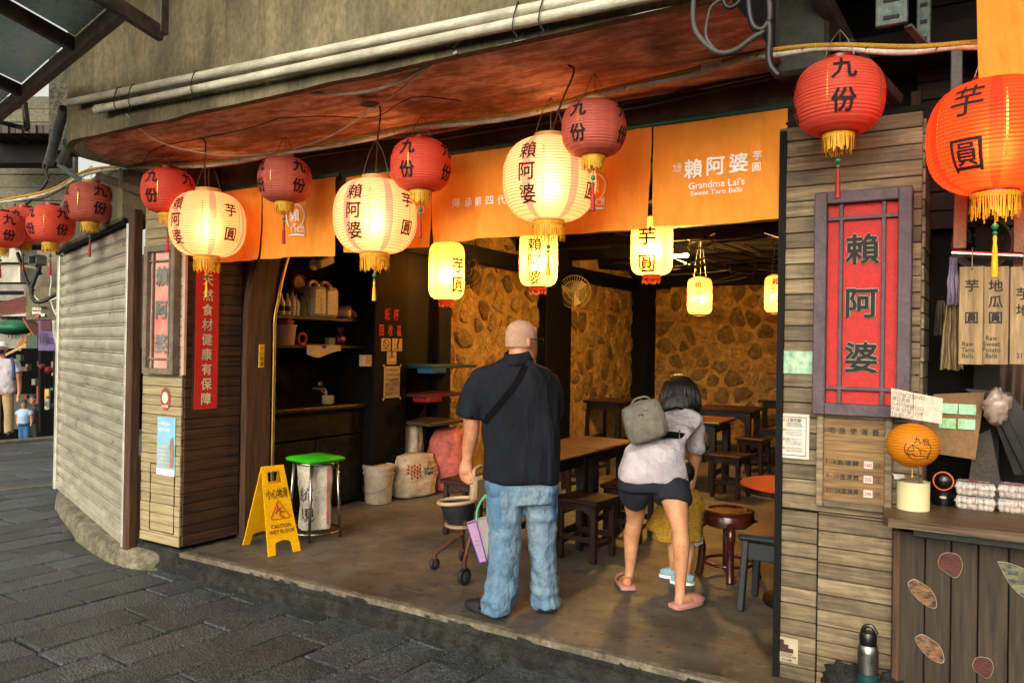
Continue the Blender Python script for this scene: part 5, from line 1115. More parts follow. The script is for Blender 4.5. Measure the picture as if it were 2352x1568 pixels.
for i,s_ in enumerate(('160','225','290')):
    q_=c+V(.22*w,-.013,(-.035-.16*i)*h); e=MB().box(q_,(.038,.005,.034),.001).build('price_card',m_paper,t); mb=MB(); text(mb,s_,q_+V(0,-.0035,0),X1,Z1,.02,.02,wid=.028); mb.build('lettering',M('price_red','#b0342c',bump=0),e)
# korean card
A_,B_,C_,D_=atY(2047,891,3.66),atY(2166,915,3.66),atY(2163,973,3.66),atY(2046,955,3.66); t=thing('handwritten_card','white hand lettered Korean card leaning beside the price board','card',(A_+C_)/2); xv=(B_-A_).normalized(); yv=(A_-D_); yv=(yv-xv*yv.dot(xv)).normalized(); MB().prism([A_,B_,C_,D_],(0,.004,0)).build('sheet',M('card_white','#b8ac9a',rough=.4,bump=.05,var=.08),t)
mb=MB(); ww=(B_-A_).length; hh=(A_-D_).length
for i,(s_,k) in enumerate((('이건날것입니다',.62),('끓인후에',.34),('드시기바랍니다.',.66),('귀국 당일 구매',.64),('가능합니다',.45))): text(mb,s_,A_+xv*(ww*(.06+k/2))-yv*(hh*(.14+i*.185))-V(0,.002,0),xv,yv,.02,.0,wid=ww*k)
mb.build('lettering',M('card_ink','#4a3a34',bump=0),t)
# little orange paper lantern
c=atY(2096,1022,3.52); t=thing('orange_paper_lantern','small orange paper lantern printed with a village drawing, hanging over the counter','lantern',c); Rr=.098; m_or=shade_mat('orange_paper','#d88a1c','#d88a1c',rib=.85,nrib=16)
mb=MB(); mb.grid(40,64,lambda u,v:c+V(Rr*max(.14,math.sqrt(max(0,1-(2*v-1)**2)))*(1+.01*math.sin(v*100))*math.cos(u*6.2832),Rr*max(.14,math.sqrt(max(0,1-(2*v-1)**2)))*(1+.01*math.sin(v*100))*math.sin(u*6.2832),(v-.5)*.175),uv=True); body=mb.build('shade',m_or,t,smooth=True)
az=math.atan2(-c.y,-c.x)
def onball(x,z): r=(Rr*math.sqrt(max(0,1-(2*z/.175)**2)))*1.014+.001; return c+V(r*math.cos(az+x/Rr),r*math.sin(az+x/Rr),z)
mb=MB(); mb.tube([onball(.02+.048*math.cos(g),-.005+.042*math.sin(g)) for g in [R(150+k*14) for k in range(19)]],.0014,4)
for seg in ([(-.02,-.01),(0,.012),(.025,-.005),(.05,-.012)],[(-.02,-.01),(-.015,-.025),(.02,-.03),(.05,-.03)],[(0,.012),(.005,-.012),(-.015,-.012)],[(.025,-.005),(.03,-.025)],[(-.028,-.02),(-.01,-.03),(.0,-.022),(.012,-.034)]): mb.tube([onball(*q_) for q_ in seg],.0014,4)
mb.build('drawing',M('brown_line','#3a2412',bump=0),body)
for s_,x,z in(('九',.018,.03),('份',.05,.026)):
    tmp=MB(); text(tmp,s_,V(x,z,0),V(1,0,0),V(0,1,0),.028,.02); mb=MB(); mb.add([onball(q_[0],q_[1]) for q_ in tmp.v],tmp.f); mb.build('lettering',M('brown_line','#3a2412'),body)
tmp=MB(); tmp.box((.063,-.03,0),(.008,.03,.001)); MB().add([onball(q_[0],q_[1]) for q_ in tmp.v],tmp.f).build('seal',M('seal_orange','#c8501c',bump=0),body)
MB().tube([c-V(0,0,.087),c-V(0,0,.13)],.002,5).build('cord',m_gold,t); MB().tube([c+V(0,0,.085),c+V(0,.02,.3)],.0012,4).build('thread',m_wire,t)
# counter goods
c=atZ(2097,1168,ZC); t=thing('tissue_holder','cream round tissue holder with a tissue poking out on the counter','holder',c); rr=.066; MB().lathe([(0,.0),(rr,.0),(rr,.122),(rr-.004,.122),(rr-.004,.1),(0,.1)],c,36).build('cup',M('cream_plastic','#cfc598',rough=.45,bump=0,var=.05),t,smooth=40)
q0=c+V(-.01,0,.1); MB().grid(10,6,lambda u,v:q0+rt*(-.085*u+.012*(1-v))+V(0,.02*v+.01*math.sin(u*6),.02+.035*u**.5*(.5+v*.6)+.006*math.sin(v*7+u*5))).build('tissue',M('tissue','#c0b6ac',rough=.9,bump=.1,var=.03),t,smooth=True)
c=atZ(2166,1158,ZC); t=thing('barcode_scanner','black desktop scanner with an orange ring on the counter','scanner',c); m_bl=M('gloss_black','#0e0d0d',rough=.2,bump=0); MB().lathe([(.045,0),(.047,.01),(.046,.06),(.036,.07),(0,.07)],c,28).build('base',m_bl,t,smooth=40)
hc=c+V(0,0,.11); d=(O-hc); d.z=.15; d.normalize(); u=d.cross(Z1).normalized(); w_=u.cross(d); MB().sphere(hc,.052,24,16).build('head',m_bl,t,smooth=True)
MB().tube([hc+d*.034+(u*math.cos(g)+w_*math.sin(g))*.04 for g in [k*math.pi/14 for k in range(28)]],.0035,6,closed=True).build('ring',M('orange_ring','#d8601c',bump=0,rough=.4),t,smooth=True); MB().prism([hc+d*.034+(u*math.cos(g)+w_*math.sin(g))*.037 for g in [k*math.pi/12 for k in range(24)]],d*.004).build('window',m_bl,t)
MB().prism(disc(c+d.cross(Z1)*0+V(d.x,d.y,0).normalized()*.0472+V(0,0,.04),V(-d.y,d.x,0).normalized(),Z1,.014,.006),V(d.x,d.y,0)*.001).build('badge',M('badge_grey','#b0a898',bump=0),t)
m_clear=bpy.data.materials.new('clear_plastic'); m_clear.use_nodes=True; b_=m_clear.node_tree.nodes['Principled BSDF']; b_.inputs['Roughness'].default_value=.12; b_.inputs['Alpha'].default_value=.22; b_.inputs['Base Color'].default_value=(.8,.75,.7,1)
m_ball=M('floury_balls','#b8aea4','#98897e',rough=.9,scale=20,bump=.2)
for lab,px,k in (('lower clear box of floury taro balls, left stack',2240,0),('upper clear box of floury taro balls, left stack',2240,1),('lower clear box of floury taro balls, right stack',2338,0),('upper clear box of floury taro balls, right stack',2338,1)):
    c=atZ(px,1170 if px<2300 else 1178,ZC)+V(0,.02,k*.062); t=thing('food_box',lab,'food box',c,group='clear boxes of taro balls on the counter'); g=random.Random(px+k); mb=MB()
    for i in range(7):
        for j in range(4):
            for q_ in range(2): mb.sphere(c+V(-.062+i*.0205+g.uniform(-.004,.004),-.036+j*.024+g.uniform(-.004,.004),.014+q_*.022+g.uniform(-.002,.003)),.0125*g.uniform(.85,1.1),7,5)
    tag(mb.build('taro_balls',m_ball,t,smooth=True),kind='stuff')
    rings=[[c+V(x*sx,y*sy,z) for x,y in((-1,-1),(1,-1),(1,1),(-1,1))] for sx,sy,z in((.066,.042,.002),(.076,.052,.034),(.082,.058,.036),(.078,.054,.04),(.07,.046,.06))]; MB().loft(rings).build('clear_tray',m_clear,t)
    MB().tube([c+V(.0,-.06,0.03),c+V(0,-.05,.061),c+V(0,.05,.061)],.0012,4).build('rubber_band',M('band_red','#a03024',bump=0),t)
    if k: mb=MB(); mb.add([c+V(x,y,.0625) for x,y in((-.05,-.03),(.05,-.03),(.05,.03),(-.05,.03))],[(0,1,2,3)]); mb.build('label',M('label_red','#b0504a','#d8c8c0',scale=60,bump=0,contrast=(.45,.5)),t)
# cardboard sign with tickets
A_,B_,C_,D_=atY(2145,905,3.95),atY(2262,900,3.95),atY(2240,1055,3.95),atY(2078,1030,3.95); t=thing('cardboard_panel','brown cardboard panel with four green tickets under plastic','panel',(A_+C_)/2); MB().prism([A_,B_,C_,D_],(0,.01,0)).build('card',M('cardboard','#7a5a38','#62462a',rough=.7,scale=10,bump=.1),t); m_tk=M('green_ticket','#6aa04a','#9cc4b0',scale=22,bump=0,rough=.35)
for i,(px,py) in enumerate(((2180,938),(2222,940),(2176,972),(2220,974))): q_=atY(px,py,3.943); MB().box(q_,(.066,.003,.045),.001).build('ticket',m_tk,t); MB().tube([q_+V(.018*math.cos(g)+.014,-.003,.016*math.sin(g)) for g in [k*math.pi/6 for k in range(9)]],.002,4).build('ticket_curve',M('ticket_pale','#cfe0c8',bump=0),t)
a_=atY(2288,935,3.9); lump('plastic_wrap','crumpled clear wrap on the corner of the cardboard panel','wrap',a_,(.05,.03,.07),m_bagc,9,.6)
t=thing('black_case','tilted black ribbed plastic case behind the cardboard panel','case',atY(2330,1000,4.0)); q_=[atY(x,y,4.02) for x,y in((2215,892),(2320,900),(2400,1010),(2400,1090),(2330,1090),(2270,930))]; MB().prism(q_,(0,.1,0)).build('shell',m_bl,t); MB().bar(atY(2285,925,4.0),atY(2365,1085,4.0),.03,.04,.004).build('rib',m_bl,t)
t=thing('leather_sheath','dark worn tapered sheath standing on the counter','sheath',atZ(2262,1150,ZC)); MB().prism([atY(x,y,4.05) for x,y in((2240,1000),(2275,985),(2310,1168),(2215,1168))],(0,.07,0)).build('body',M('worn_leather','#3a2c20','#1d150f',rough=.6,scale=9,bump=.3),t)
# hanging rail, wood tags
ry=3.72; RA,RB=atY(2186,582,ry),atY(2420,592,ry); t=thing('steel_rail','horizontal steel rail carrying the wooden price tags','rail',RA); MB().tube([RA,RB],.017,14).build('tube',m_steel,t,smooth=40)
t=thing('orange_window_frame','orange lit steel window frame above the rail','frame',atY(2210,500,3.8)); m_of=M('frame_tan','#8a5a3a','#5d3a26',rough=.5,metal=.3,bump=.1)
for p,q_,w in (((2208,425),(2204,572),.05),((2345,440),(2343,620),.05)): MB().bar(atY(*p,3.8),atY(*q_,3.8),w,.03,.003).build('stile',m_of,t)
m_tag=wood('tag_wood','#9a835c','#6a5638','z',.12)
for lab,px,lines,eng in (('hanging wooden tag reading raw taro balls',2233,'芋 圓',('Raw','Taro','Balls')),('hanging wooden tag reading raw sweet potato balls',2288,'地瓜圓',('Raw','Sweet','Potato','Balls')),('hanging wooden tag cut off at the right edge',2352,'芋地',('21',))):
    yt=3.69; a_=atY(px,612,yt); b_=atY(px-3,837,yt); c=(a_+b_)/2; h=(a_-b_).length; w=.089; t=thing('price_tag',lab,'tag',c,group='wooden tags hanging on the rail'); MB().box(c,(w,.01,h),.002).build('board',m_tag,t); mb=MB(); n_=V(0,-.0065,0)
    chars(lines,c+n_+V(0,0,h*.14),X1,Z1,.052,h*.165,ink,t,.02); e=len(eng)
    for i,s_ in enumerate(eng): text(mb,s_,c+n_+V(-.012,0,-h*.5+h*.06*(e-i)-.0+.012),X1,Z1,.026,.008,squash=.9)
    mb.build('lettering',ink,t); MB().tube(sm([c+V(0,0,h*.46),c+V(0,-.012,h*.5),V(c.x,ry-.02,RA.z),V(c.x,ry,RA.z+.02)],3),.0025,5).build('hook',m_wire,t)
# things hanging in the stall's dark
t=thing('thai_banner','dull red banner with dark Thai lettering behind the wooden tags','banner',atY(2290,700,4.1)); q_=[atY(x,y,4.1) for x,y in((2215,612),(2420,620),(2420,782),(2212,775))]; MB().prism(q_,(0,.006,0)).build('cloth',M('thai_red','#6a2028','#4a161c',bump=.1),t); mb=MB(); text(mb,'มากซื้อ',atY(2322,650,4.09),X1,Z1,.09,.0); text(mb,'อากกลับ',atY(2320,735,4.09),X1,Z1,.09,.0); mb.build('lettering',ink,t)
def drape(name,label,cat,px0,px1,y0,y1,Y,mat,seed,amp=.02,taper=.5):
    A_=atY(px0,y0,Y);B_=atY(px1,y0,Y);zb=atY(px0,y1,Y).z; t=thing(name,label,cat,A_); xm=(A_.x+B_.x)/2; hw=(B_.x-A_.x)/2
    def fn(u,v): k=taper+(1-taper)*v**.6; x=xm+hw*k*(2*u-1)+.006*noise.noise(V(u*3,v*3,seed)); return V(x,Y+amp*math.sin(u*21+seed)*(.4+v)+.02*noise.noise(V(u*2,v*2,seed)),A_.z-v*(A_.z-zb)*(1+.05*noise.noise(V(u*6,seed,0))))
    MB().grid(40,20,fn).build('folds',mat,t,smooth=True); return t
drape('hanging_towels','bunch of cream towels hanging beside the wooden tags','towels',2160,2215,700,848,3.9,M('cream_towel','#b39c74','#7d6a4a',rough=.9,bump=.3,bscale=200),3)
drape('hanging_towels','grey brown cloth hanging left of the cream towels','cloth',2146,2176,690,770,3.95,M('grey_cloth','#6a5a44','#40352a',rough=.9,bump=.3),5)
drape('plastic_sleeve','pale lilac bundle of plastic bags hanging from the rail','bags',2176,2204,590,700,3.85,M('lilac_plastic','#a79ab0','#7a6f8a',rough=.3,bump=.1),7,.012,.6)
drape('brown_bag','brown printed bag hanging under the red banner','bag',2268,2420,830,985,4.15,M('brown_bag','#5c3f30','#33231b',rough=.6,bump=.2),9,.02,.8)
t=thing('rope_coil','coiled dark rope hanging above the steel rail','rope',atY(2255,555,4.1)); mb=MB()
for k in range(5): mb.tube([atY(2255,560,4.1-.012*k)+V((.09+.006*k)*math.cos(g),0,(.1+.004*k)*math.sin(g)) for g in [j*math.pi/12 for j in range(24)]],.008,5,closed=True)
mb.build('coil',M('dark_rope','#3a2e24',bump=.2),t,smooth=True)
mb=MB(); text(mb,'設竹會員',atY(2275,540,4.3),X1,Z1,.07,.0); tag(mb.build('painted_words',M('faint_paint','#4a3a2a',bump=0)),'faint dark painted characters on the stall back wall','lettering')
# flask and stones at the foot of the plank wall
c=atY(1994,1437,3.76); c=V(c.x,c.y,0); t=thing('steel_flask','steel vacuum flask with black spout lid on the step','flask',c); rr=.043
MB().lathe([(0,0),(rr,.0),(rr+.001,.008),(rr+.001,.15)],c,28).build('base_band',M('teal_band','#123a42',rough=.4,bump=0),t,smooth=40); MB().lathe([(rr,.15),(rr,.235),(rr*.92,.262),(rr*.8,.272)],c,28).build('body',m_steel,t,smooth=40)
mb=MB(); mb.lathe([(rr*.82,.27),(rr*.84,.31),(rr*.7,.325),(0,.328)],c,24); mb.tube(sm([c+V(-.024,0,.315),c+V(-.014,0,.345),c+V(.014,0,.352),c+V(.036,0,.32)],4),.009,8); mb.build('lid',m_bl,t,smooth=40)
for k,(px,py,s_,lab) in enumerate(((1938,1555,.09,'grey rubble stone left of the steel flask'),(1966,1565,.08,'smaller grey rubble stone beside the flask'),(2050,1580,.08,'grey rubble stone right of the steel flask'))): p=atY(px,py,3.8); p.z-=.02; lump('loose_stone',lab,'stone',p,(s_,s_*.8,s_*.9),m_riser,k,.5,f=2.5)
# ================================================================ PEOPLE
RT=Vector((rt.x,rt.y,0)).normalized(); FWH=Vector((fw.x,fw.y,0)).normalized()
def limb(mb,pts,rad,seg=18,n=5,flat=None):
    """tapered limb through pts; rad = (across, deep) radii in metres"""
    P=sm(pts,n); Rd=sm([V(r[0],r[1],0) if hasattr(r,'__len__') else V(r,r,0) for r in rad],n); rings=[]
    for i,p in enumerate(P):
        t=(P[min(i+1,len(P)-1)]-P[max(i-1,0)]).normalized(); n1=(FWH-t*FWH.dot(t))
        if n1.length<.2: n1=Z1-t*Z1.dot(t)
        n1.normalize(); n2=t.cross(n1); rings.append([p+n2*(Rd[i].x*math.cos(g))+n1*(Rd[i].y*math.sin(g)) for g in [2*math.pi*k/seg for k in range(seg)]])
    mb.loft(rings); return mb
def discs(mb,rows,seg=28,p=2.5):
    """stack of horizontal rounded sections: (centre, half width, half depth)"""
    C=sm([r[0] for r in rows],4); A=sm([V(r[1],r[2],0) for r in rows],4); rings=[]
    for c,a in zip(C,A):
        q=[]
        for k in range(seg):
            g=2*math.pi*k/seg; s=(abs(math.cos(g))**p+abs(math.sin(g))**p)**(-1/p); q.append(c+RT*(a.x*s*math.cos(g))+FWH*(a.y*s*math.sin(g)))
        rings.append(q)
    mb.loft(rings); return mb
def skin(name,mb,mat,parent,vox=.01,it=6,disp=None):
    me=bpy.data.meshes.new(name); me.from_pydata([tuple(p) for p in mb.v],[],mb.f)
    bm=bmesh.new(); bm.from_mesh(me); bmesh.ops.recalc_face_normals(bm,faces=bm.faces); bm.to_mesh(me); bm.free()
    o=bpy.data.objects.new('tmp',me); sc.collection.objects.link(o); md=o.modifiers.new('r','REMESH'); md.mode='VOXEL'; md.voxel_size=vox
    s=o.modifiers.new('s','SMOOTH'); s.factor=.5; s.iterations=it
    dg=bpy.context.evaluated_depsgraph_get(); m2=bpy.data.meshes.new_from_object(o.evaluated_get(dg)); m2.name=name
    bpy.data.objects.remove(o); bpy.data.meshes.remove(me)
    Mi=pmat(parent).inverted()
    if disp:
        nn=[v.normal.copy() for v in m2.vertices]
        for v,n in zip(m2.vertices,nn): v.co=v.co+n*disp(v.co)
    m2.transform(Mi); m2.polygons.foreach_set('use_smooth',[True]*len(m2.polygons)); m2.materials.clear(); m2.materials.append(mat)
    return link(name,m2,parent)
m_skin=M('skin','#bd8868','#9c6648',rough=.5,scale=9,bump=.25,bscale=90,grain=.12); m_skin2=M('skin_light','#c4926e','#a06c4a',rough=.48,scale=7,bump=.2,bscale=70,grain=.12)
for m_ in(m_skin,m_skin2): b_=m_.node_tree.nodes['Principled BSDF']; b_.inputs['Subsurface Weight'].default_value=.08; b_.inputs['Subsurface Radius'].default_value=(.02,.008,.004)
def ridge(co,k,f,s=(1,1,.4),seed=0): return k*(1-2.2*abs(noise.noise(V(co.x*f*s[0]+seed,co.y*f*s[1],co.z*f*s[2]))))
def folds(co,k=.006,f=6,s=(1,1,.45),seed=0): return k*(noise.noise(V(co.x*f*s[0]+seed,co.y*f*s[1],co.z*f*s[2]))+.5*noise.noise(V(co.x*f*2.3+seed,co.y*f*2.3,co.z*f*1.3)))
# ---------------------------------------------------------------- man seen from behind
MD=4.58; K=MD/F
mp=lambda x,y,do=0.:atD(x,y,MD+do)
man=thing('person','bald man in black polo shirt and loose blue jeans standing with his back turned','person',atZ(1200,1395,0)+V(0,.02,0))
hf=(RT*.8+FWH*.6).normalized(); hr=(RT*.6-FWH*.8).normalized()
HC=mp(1199,783,.02)
def head(mb,C,f,r,s=1.):
    """skull, jaw, nose, ears; f = facing, r = the head's right side"""
    rows=[(-.125,.03,.035,.03),(-.115,.045,.055,.035),(-.09,.058,.075,.022),(-.06,.066,.088,.01),(-.02,.074,.097,0),(.02,.078,.1,-.004),(.06,.075,.095,-.006),(.09,.062,.078,-.008),(.11,.04,.052,-.008),(.12,.012,.015,-.008)]
    rings=[]
    for z,a,b,o_ in rows: rings.append([C+Z1*(z*s)+f*(o_*s)+r*(a*s*math.cos(g))+f*(b*s*math.sin(g)) for g in [2*math.pi*k/24 for k in range(24)]])
    mb.loft(rings)
    mb.add(*(lambda m:(m.v,m.f))(MB().loft([[C+f*(.088*s)+Z1*(.01*s)+r*x*s+Z1*z*s for x,z in((-.006,0),(.006,0),(.0,.01))],[C+f*(.112*s)-Z1*(.022*s)+r*x*s+Z1*z*s for x,z in((-.014,-.006),(.014,-.006),(0,.012))],[C+f*(.08*s)-Z1*(.04*s)+r*x*s+Z1*z*s for x,z in((-.014,-.006),(.014,-.006),(0,.006))]])))
    for sg in(-1,1):
        c=C+r*(sg*.079*s)-f*.008*s-Z1*.012*s; mb.loft([[c+r*(sg*o_*s)+f*(-.012*o_/.02*s)+f*(.016*k_*s*math.cos(g))+Z1*(.03*k_*s*math.sin(g)) for g in [2*math.pi*k/12 for k in range(12)]] for o_,k_ in((-.012,.7),(.004,.9),(.016,1.0),(.02,.6))])
mb=MB(); head(mb,HC,hf,hr)
limb(mb,[HC-Z1*.06-hf*.02,mp(1191,822,-.005),mp(1188,850,0)],[(.058,.06),(.064,.064),(.075,.07)])
discs(mb,[(mp(1190,845),.09,.06),(mp(1182,868),.15,.06),(mp(1190,920),.17,.09),(mp(1194,1000),.17,.1),(mp(1196,1080),.17,.11),(mp(1198,1125),.18,.11)])
# left arm with hand
limb(mb,[mp(1112,880),mp(1090,922,-.01),mp(1083,965,-.01),mp(1083,990,-.01),mp(1077,1025,0),mp(1073,1056,0)],[.042,.046,.048,.046,.04,(.03,.027)])
limb(mb,[mp(1250,878,.03),mp(1262,925,.06),mp(1258,975,.12),mp(1240,1000,.24),mp(1215,990,.34)],[.045,.044,.042,.036,.028])
def hand(mb,wr,pl,dirs,thumb,r=.0088):
    limb(mb,[wr,pl[0],pl[1]],[(.028,.024),(.037,.018),(.036,.015)],14,4)
    for ch in dirs: limb(mb,ch,[r*1.05,r,r*.95,r*.8],10,3)
    limb(mb,thumb,[r*1.4,r*1.15,r*.9],10,3)
hx=lambda x,y,do=0.:mp(x,y,do)
hand(mb,hx(1073,1052),(hx(1071,1068),hx(1071,1086,-.005)),
     [[hx(1060,1086,-.0),hx(1061,1099,.005),hx(1067,1106,.012),hx(1074,1108,.012)],[hx(1067,1089,-.006),hx(1069,1104,-.008),hx(1075,1111,-.004),hx(1081,1114,.0)],[hx(1074,1089,-.008),hx(1078,1103,-.014),hx(1083,1109,-.012),hx(1087,1110,-.008)],[hx(1081,1085,-.006),hx(1086,1096,-.012),hx(1089,1101,-.012),hx(1090,1104,-.01)]],
     [hx(1061,1066,.01),hx(1057,1080,.016),hx(1058,1094,.016)])
LF,RF=atZ(1132,1398,.03),atZ(1256,1388,.03)
for c1,c2,c3 in((mp(1160,1110,-.02),mp(1160,1240,-.04),LF+V(0,0,.08)),(mp(1238,1110,.02),mp(1246,1240,.04),RF+V(0,0,.08))): limb(mb,[c1,c2,c3,c3-V(0,0,.05)],[.06,.042,.036,.036])
fl=(-RT*.8+FWH*.6).normalized(); fr=(RT*.15+FWH*1.).normalized()
for c,f_ in((LF,fl),(RF,fr)): limb(mb,[c-f_*.05+V(0,0,.01),c+f_*.03+V(0,0,.012),c+f_*.13,c+f_*.17],[(.035,.03),(.04,.03),(.042,.018),(.03,.012)])
mbody=skin('body',mb,m_skin,man,.0075,5)
# stubble cap
mb=MB(); rings=[]
for z,a,b,o_ in((-.035,.0765,.1,-.006),(-.005,.0785,.102,-.006),(.02,.0795,.1015,-.007),(.06,.0768,.0968,-.008),(.09,.064,.08,-.009),(.112,.04,.052,-.009),(.1225,.01,.012,-.009)): rings.append([HC+Z1*z+hf*o_+hr*(a*math.cos(g))+hf*(b*math.sin(g)) for g in [math.pi*(1.0)+math.pi*2*k/28 for k in range(28)]])
mb.loft(rings,False); MB_=mb
hair=mb.build('hair',M('grey_stubble','#b8937a','#967866',rough=.75,scale=150,bump=.6,bscale=300,grain=.35,contrast=(.42,.58)),man,smooth=True)
bm=bmesh.new(); bm.from_mesh(hair.data); Mi=pmat(man); bmesh.ops.delete(bm,geom=[v for v in bm.verts if ((Mi@v.co)-HC).dot(hf)>.045+(((Mi@v.co)-HC).z)*.35],context='VERTS'); bm.to_mesh(hair.data); bm.free()
gl=MB(); e1=HC+hr*.088-Z1*.0-hf*.0+Z1*.012; e2=HC+hr*.075+hf*.095+Z1*.012
gl.tube([e1-hf*.01-Z1*.02,e1,e2],.0025,6); 
for sg in(1,-1): gl.tube([HC+hf*.112+hr*(sg*.036)+hr*(.026*math.cos(g))+Z1*(.004+.02*math.sin(g)) for g in [k*math.pi/10 for k in range(20)]],.002,5,closed=True)
gl.tube([HC+hf*.112+hr*.06+Z1*.01,e2],.0025,5); gl.build('glasses',m_cabb,man,smooth=True)
# polo shirt
TR=[(824,1187,30,.075),(836,1181,52,.085),(848,1176,80,.1),(866,1177,95,.115),(900,1184,96,.13),(945,1193,88,.14),(1000,1196,85,.155),(1050,1196,84,.16),(1103,1194,86,.155)]
def trow(y):
    for a,b in zip(TR[:-1],TR[1:]):
        if a[0]<=y<=b[0]: t=(y-a[0])/(b[0]-a[0]); return tuple(a[i]+(b[i]-a[i])*t for i in range(4))
    return TR[-1] if y>1100 else TR[0]
def mback(x,y,e=.008):
    _,c,h,b=trow(y); u=min(abs((x-c)/h),.97); return mp(x,y,-b*(1-u**2.5)**(1/2.5)-e)
mb=MB(); discs(mb,[(mp(c,y),h*K,b) for y,c,h,b in TR],32,2.5)
limb(mb,[mp(1112,872),mp(1092,905,-.01),mp(1081,955,-.01)],[.075,(.076,.075),(.078,.074)])
limb(mb,[mp(1250,872,.02),mp(1266,910,.05),mp(1268,958,.06)],[.07,.07,.066])
m_polo=M('black_polo_jersey','#1a1e26','#0e1116',rough=.9,spec=.15,scale=6,stretch=(1,1,.35),bump=1.,bscale=9,bdist=.02,grain=.05,var=.2)
def pf(co):
    k=folds(co,.008,5,seed=2)+ridge(co,.011,4.5,(1,1,.5),7); d=(co-mp(1196,1000)); k+=.006*math.sin((d.dot(RT)*13+d.z*5)+2*noise.noise(co*3))*max(0,min(1,(1.45-co.z)*2)); return k
polo=skin('polo_shirt',mb,m_polo,man,.0105,7,pf)
cl=MB(); ring=[mp(1188+27*math.cos(g),819-5*math.sin(g)-3*math.cos(g),.0+.075*math.sin(g)) for g in [k*math.pi/14 for k in range(28)]]
cl.loft([[p+Z1*z_+ (p-mp(1188,820)).normalized()*o_ for p in ring] for z_,o_ in((.03,-.004),(.032,.004),(-.005,.016),(-.035,.03),(-.036,.02))],False); cl.build('collar',m_polo,man,smooth=True)
st_=thing('shoulder_strap','black crossbody bag strap over the bald man\'s back','strap',mback(1160,900)); pp=[(1207,838),(1196,862),(1182,885),(1163,910),(1142,935),(1122,958),(1113,972)]
A_=sm([mback(x,y,.012) for x,y in pp],5); wv=(A_[-1]-A_[0]).normalized().cross(FWH).normalized()*.019
mb=MB(); mb.grid(len(A_)-1,4,lambda u,v:A_[round(u*(len(A_)-1))]+wv*(2*v-1)); wrap(mb,bvh_of(polo),FWH,.004); mb.build('band',M('black_webbing','#08080a',rough=.9,spec=.1,bump=.4,bscale=300),st_,smooth=True)
# jeans
m_den=M('washed_denim','#61809a','#3f5b74',rough=.9,scale=16,stretch=(1,1,.7),bump=1.,bscale=13,bdist=.016,grain=.12,dirt='#a3aeab',dscale=1.5,damt=.5)
mb=MB(); discs(mb,[(mp(1196,1085),82*K,.125),(mp(1197,1115),82*K,.13),(mp(1199,1150,0),79*K,.125)],28,2.6)
limb(mb,[mp(1160,1115,-.01),mp(1160,1165,-.02),mp(1161,1240,-.03),mp(1155,1330,-.05),mp(1142,1385,-.05),mp(1139,1403,-.05)],[(.108,.11),(.104,.11),(.093,.1),(.094,.098),(.092,.098),(.084,.1)],20)
limb(mb,[mp(1238,1115,.02),mp(1241,1165,.03),mp(1245,1240,.05),mp(1250,1330,.07),mp(1254,1382,.07),mp(1255,1394,.07)],[(.103,.11),(.095,.105),(.083,.095),(.08,.092),(.086,.095),(.084,.095)],20)
def jf(co):
    k=folds(co,.006,6,(1,1,.6),4)+ridge(co,.006,6,(1,1,.9),8); z=co.z
    if z<.32: k+=.007*math.sin(z*80+6*noise.noise(co*4))*(1-z/.32)
    if .45<z<.75: k+=.003*math.sin(z*60+5*noise.noise(co*3))
    return k
jeans=skin('jeans',mb,m_den,man,.0105,6,jf)
def patch(name,corners,do,mat,par,bul=.012,n=8):
    """sewn-on pocket that follows the leg"""
    A,B,C_,D_=[mp(x,y,do_) for (x,y),do_ in zip(corners,do)]; m_=MB(); m_.grid(n,n,lambda u,v:A.lerp(B,u).lerp(D_.lerp(C_,u),v)); wrap(m_,jb,FWH,.002); q_=[(i%(n+1)/n,i//(n+1)/n) for i in range(len(m_.v))]; m_.v=[tuple(Vector(p)-FWH*(bul*.6*max(0,math.sin(math.pi*u))**.4*max(0,math.sin(math.pi*v))**.4)) for p,(u,v) in zip(m_.v,q_)]; return m_.build(name,mat,par,smooth=True)
jb=bvh_of(jeans); m_den2=M('denim_pocket','#547a99','#3a5a7a',rough=.9,scale=9,bump=.4,bscale=200)
patch('cargo_pocket',[(1121,1140),(1147,1136),(1153,1210),(1131,1214)],(-.09,-.135,-.13,-.075),m_den2,man); patch('pocket_flap',[(1119,1128),(1148,1124),(1149,1142),(1121,1146)],(-.095,-.15,-.15,-.1),m_den2,man,.018)
patch('cargo_pocket',[(1264,1134),(1281,1132),(1281,1196),(1268,1200)],(-.07,.0,.0,-.06),m_den2,man); patch('pocket_flap',[(1262,1120),(1283,1118),(1284,1136),(1264,1140)],(-.08,.0,.0,-.075),m_den2,man,.018); patch('back_pocket',[(1128,1108),(1166,1110),(1162,1126),(1130,1128)],(-.135,-.15,-.15,-.135),m_den2,man,.004)
def slipper(name,lab,heel,f,l,w,mat,par,strapz=.05,holes=True):
    s=Z1.cross(f).normalized(); t=par; c=heel
    out=[(0,-.3),(.03,-.42),(.3,-.46),(.6,-.5),(.85,-.45),(.97,-.25),(1,0),(.97,.25),(.85,.45),(.6,.5),(.3,.46),(.03,.42),(0,.3)]
    P=[c+f*(x*l)+s*(y*w) for x,y in out]; mb=MB(); cen=c+f*l*.5
    mb.loft([[cen+(p-cen)*k+Z1*z for p in P] for k,z in((.95,.003),(1,.01),(1.0,.026),(.96,.03))])
    o_=mb.build(name,mat,t,smooth=50); 
    m2=MB(); m2.grid(12,10,lambda u,v:c+f*(l*(.5+.47*v))+s*(w*.52*(1-.35*v**3)*math.cos(math.pi*u))+Z1*(.028+(strapz*(1-.55*v*v))*math.sin(math.pi*u)**.75)); m2.build('upper',mat,o_,smooth=True)
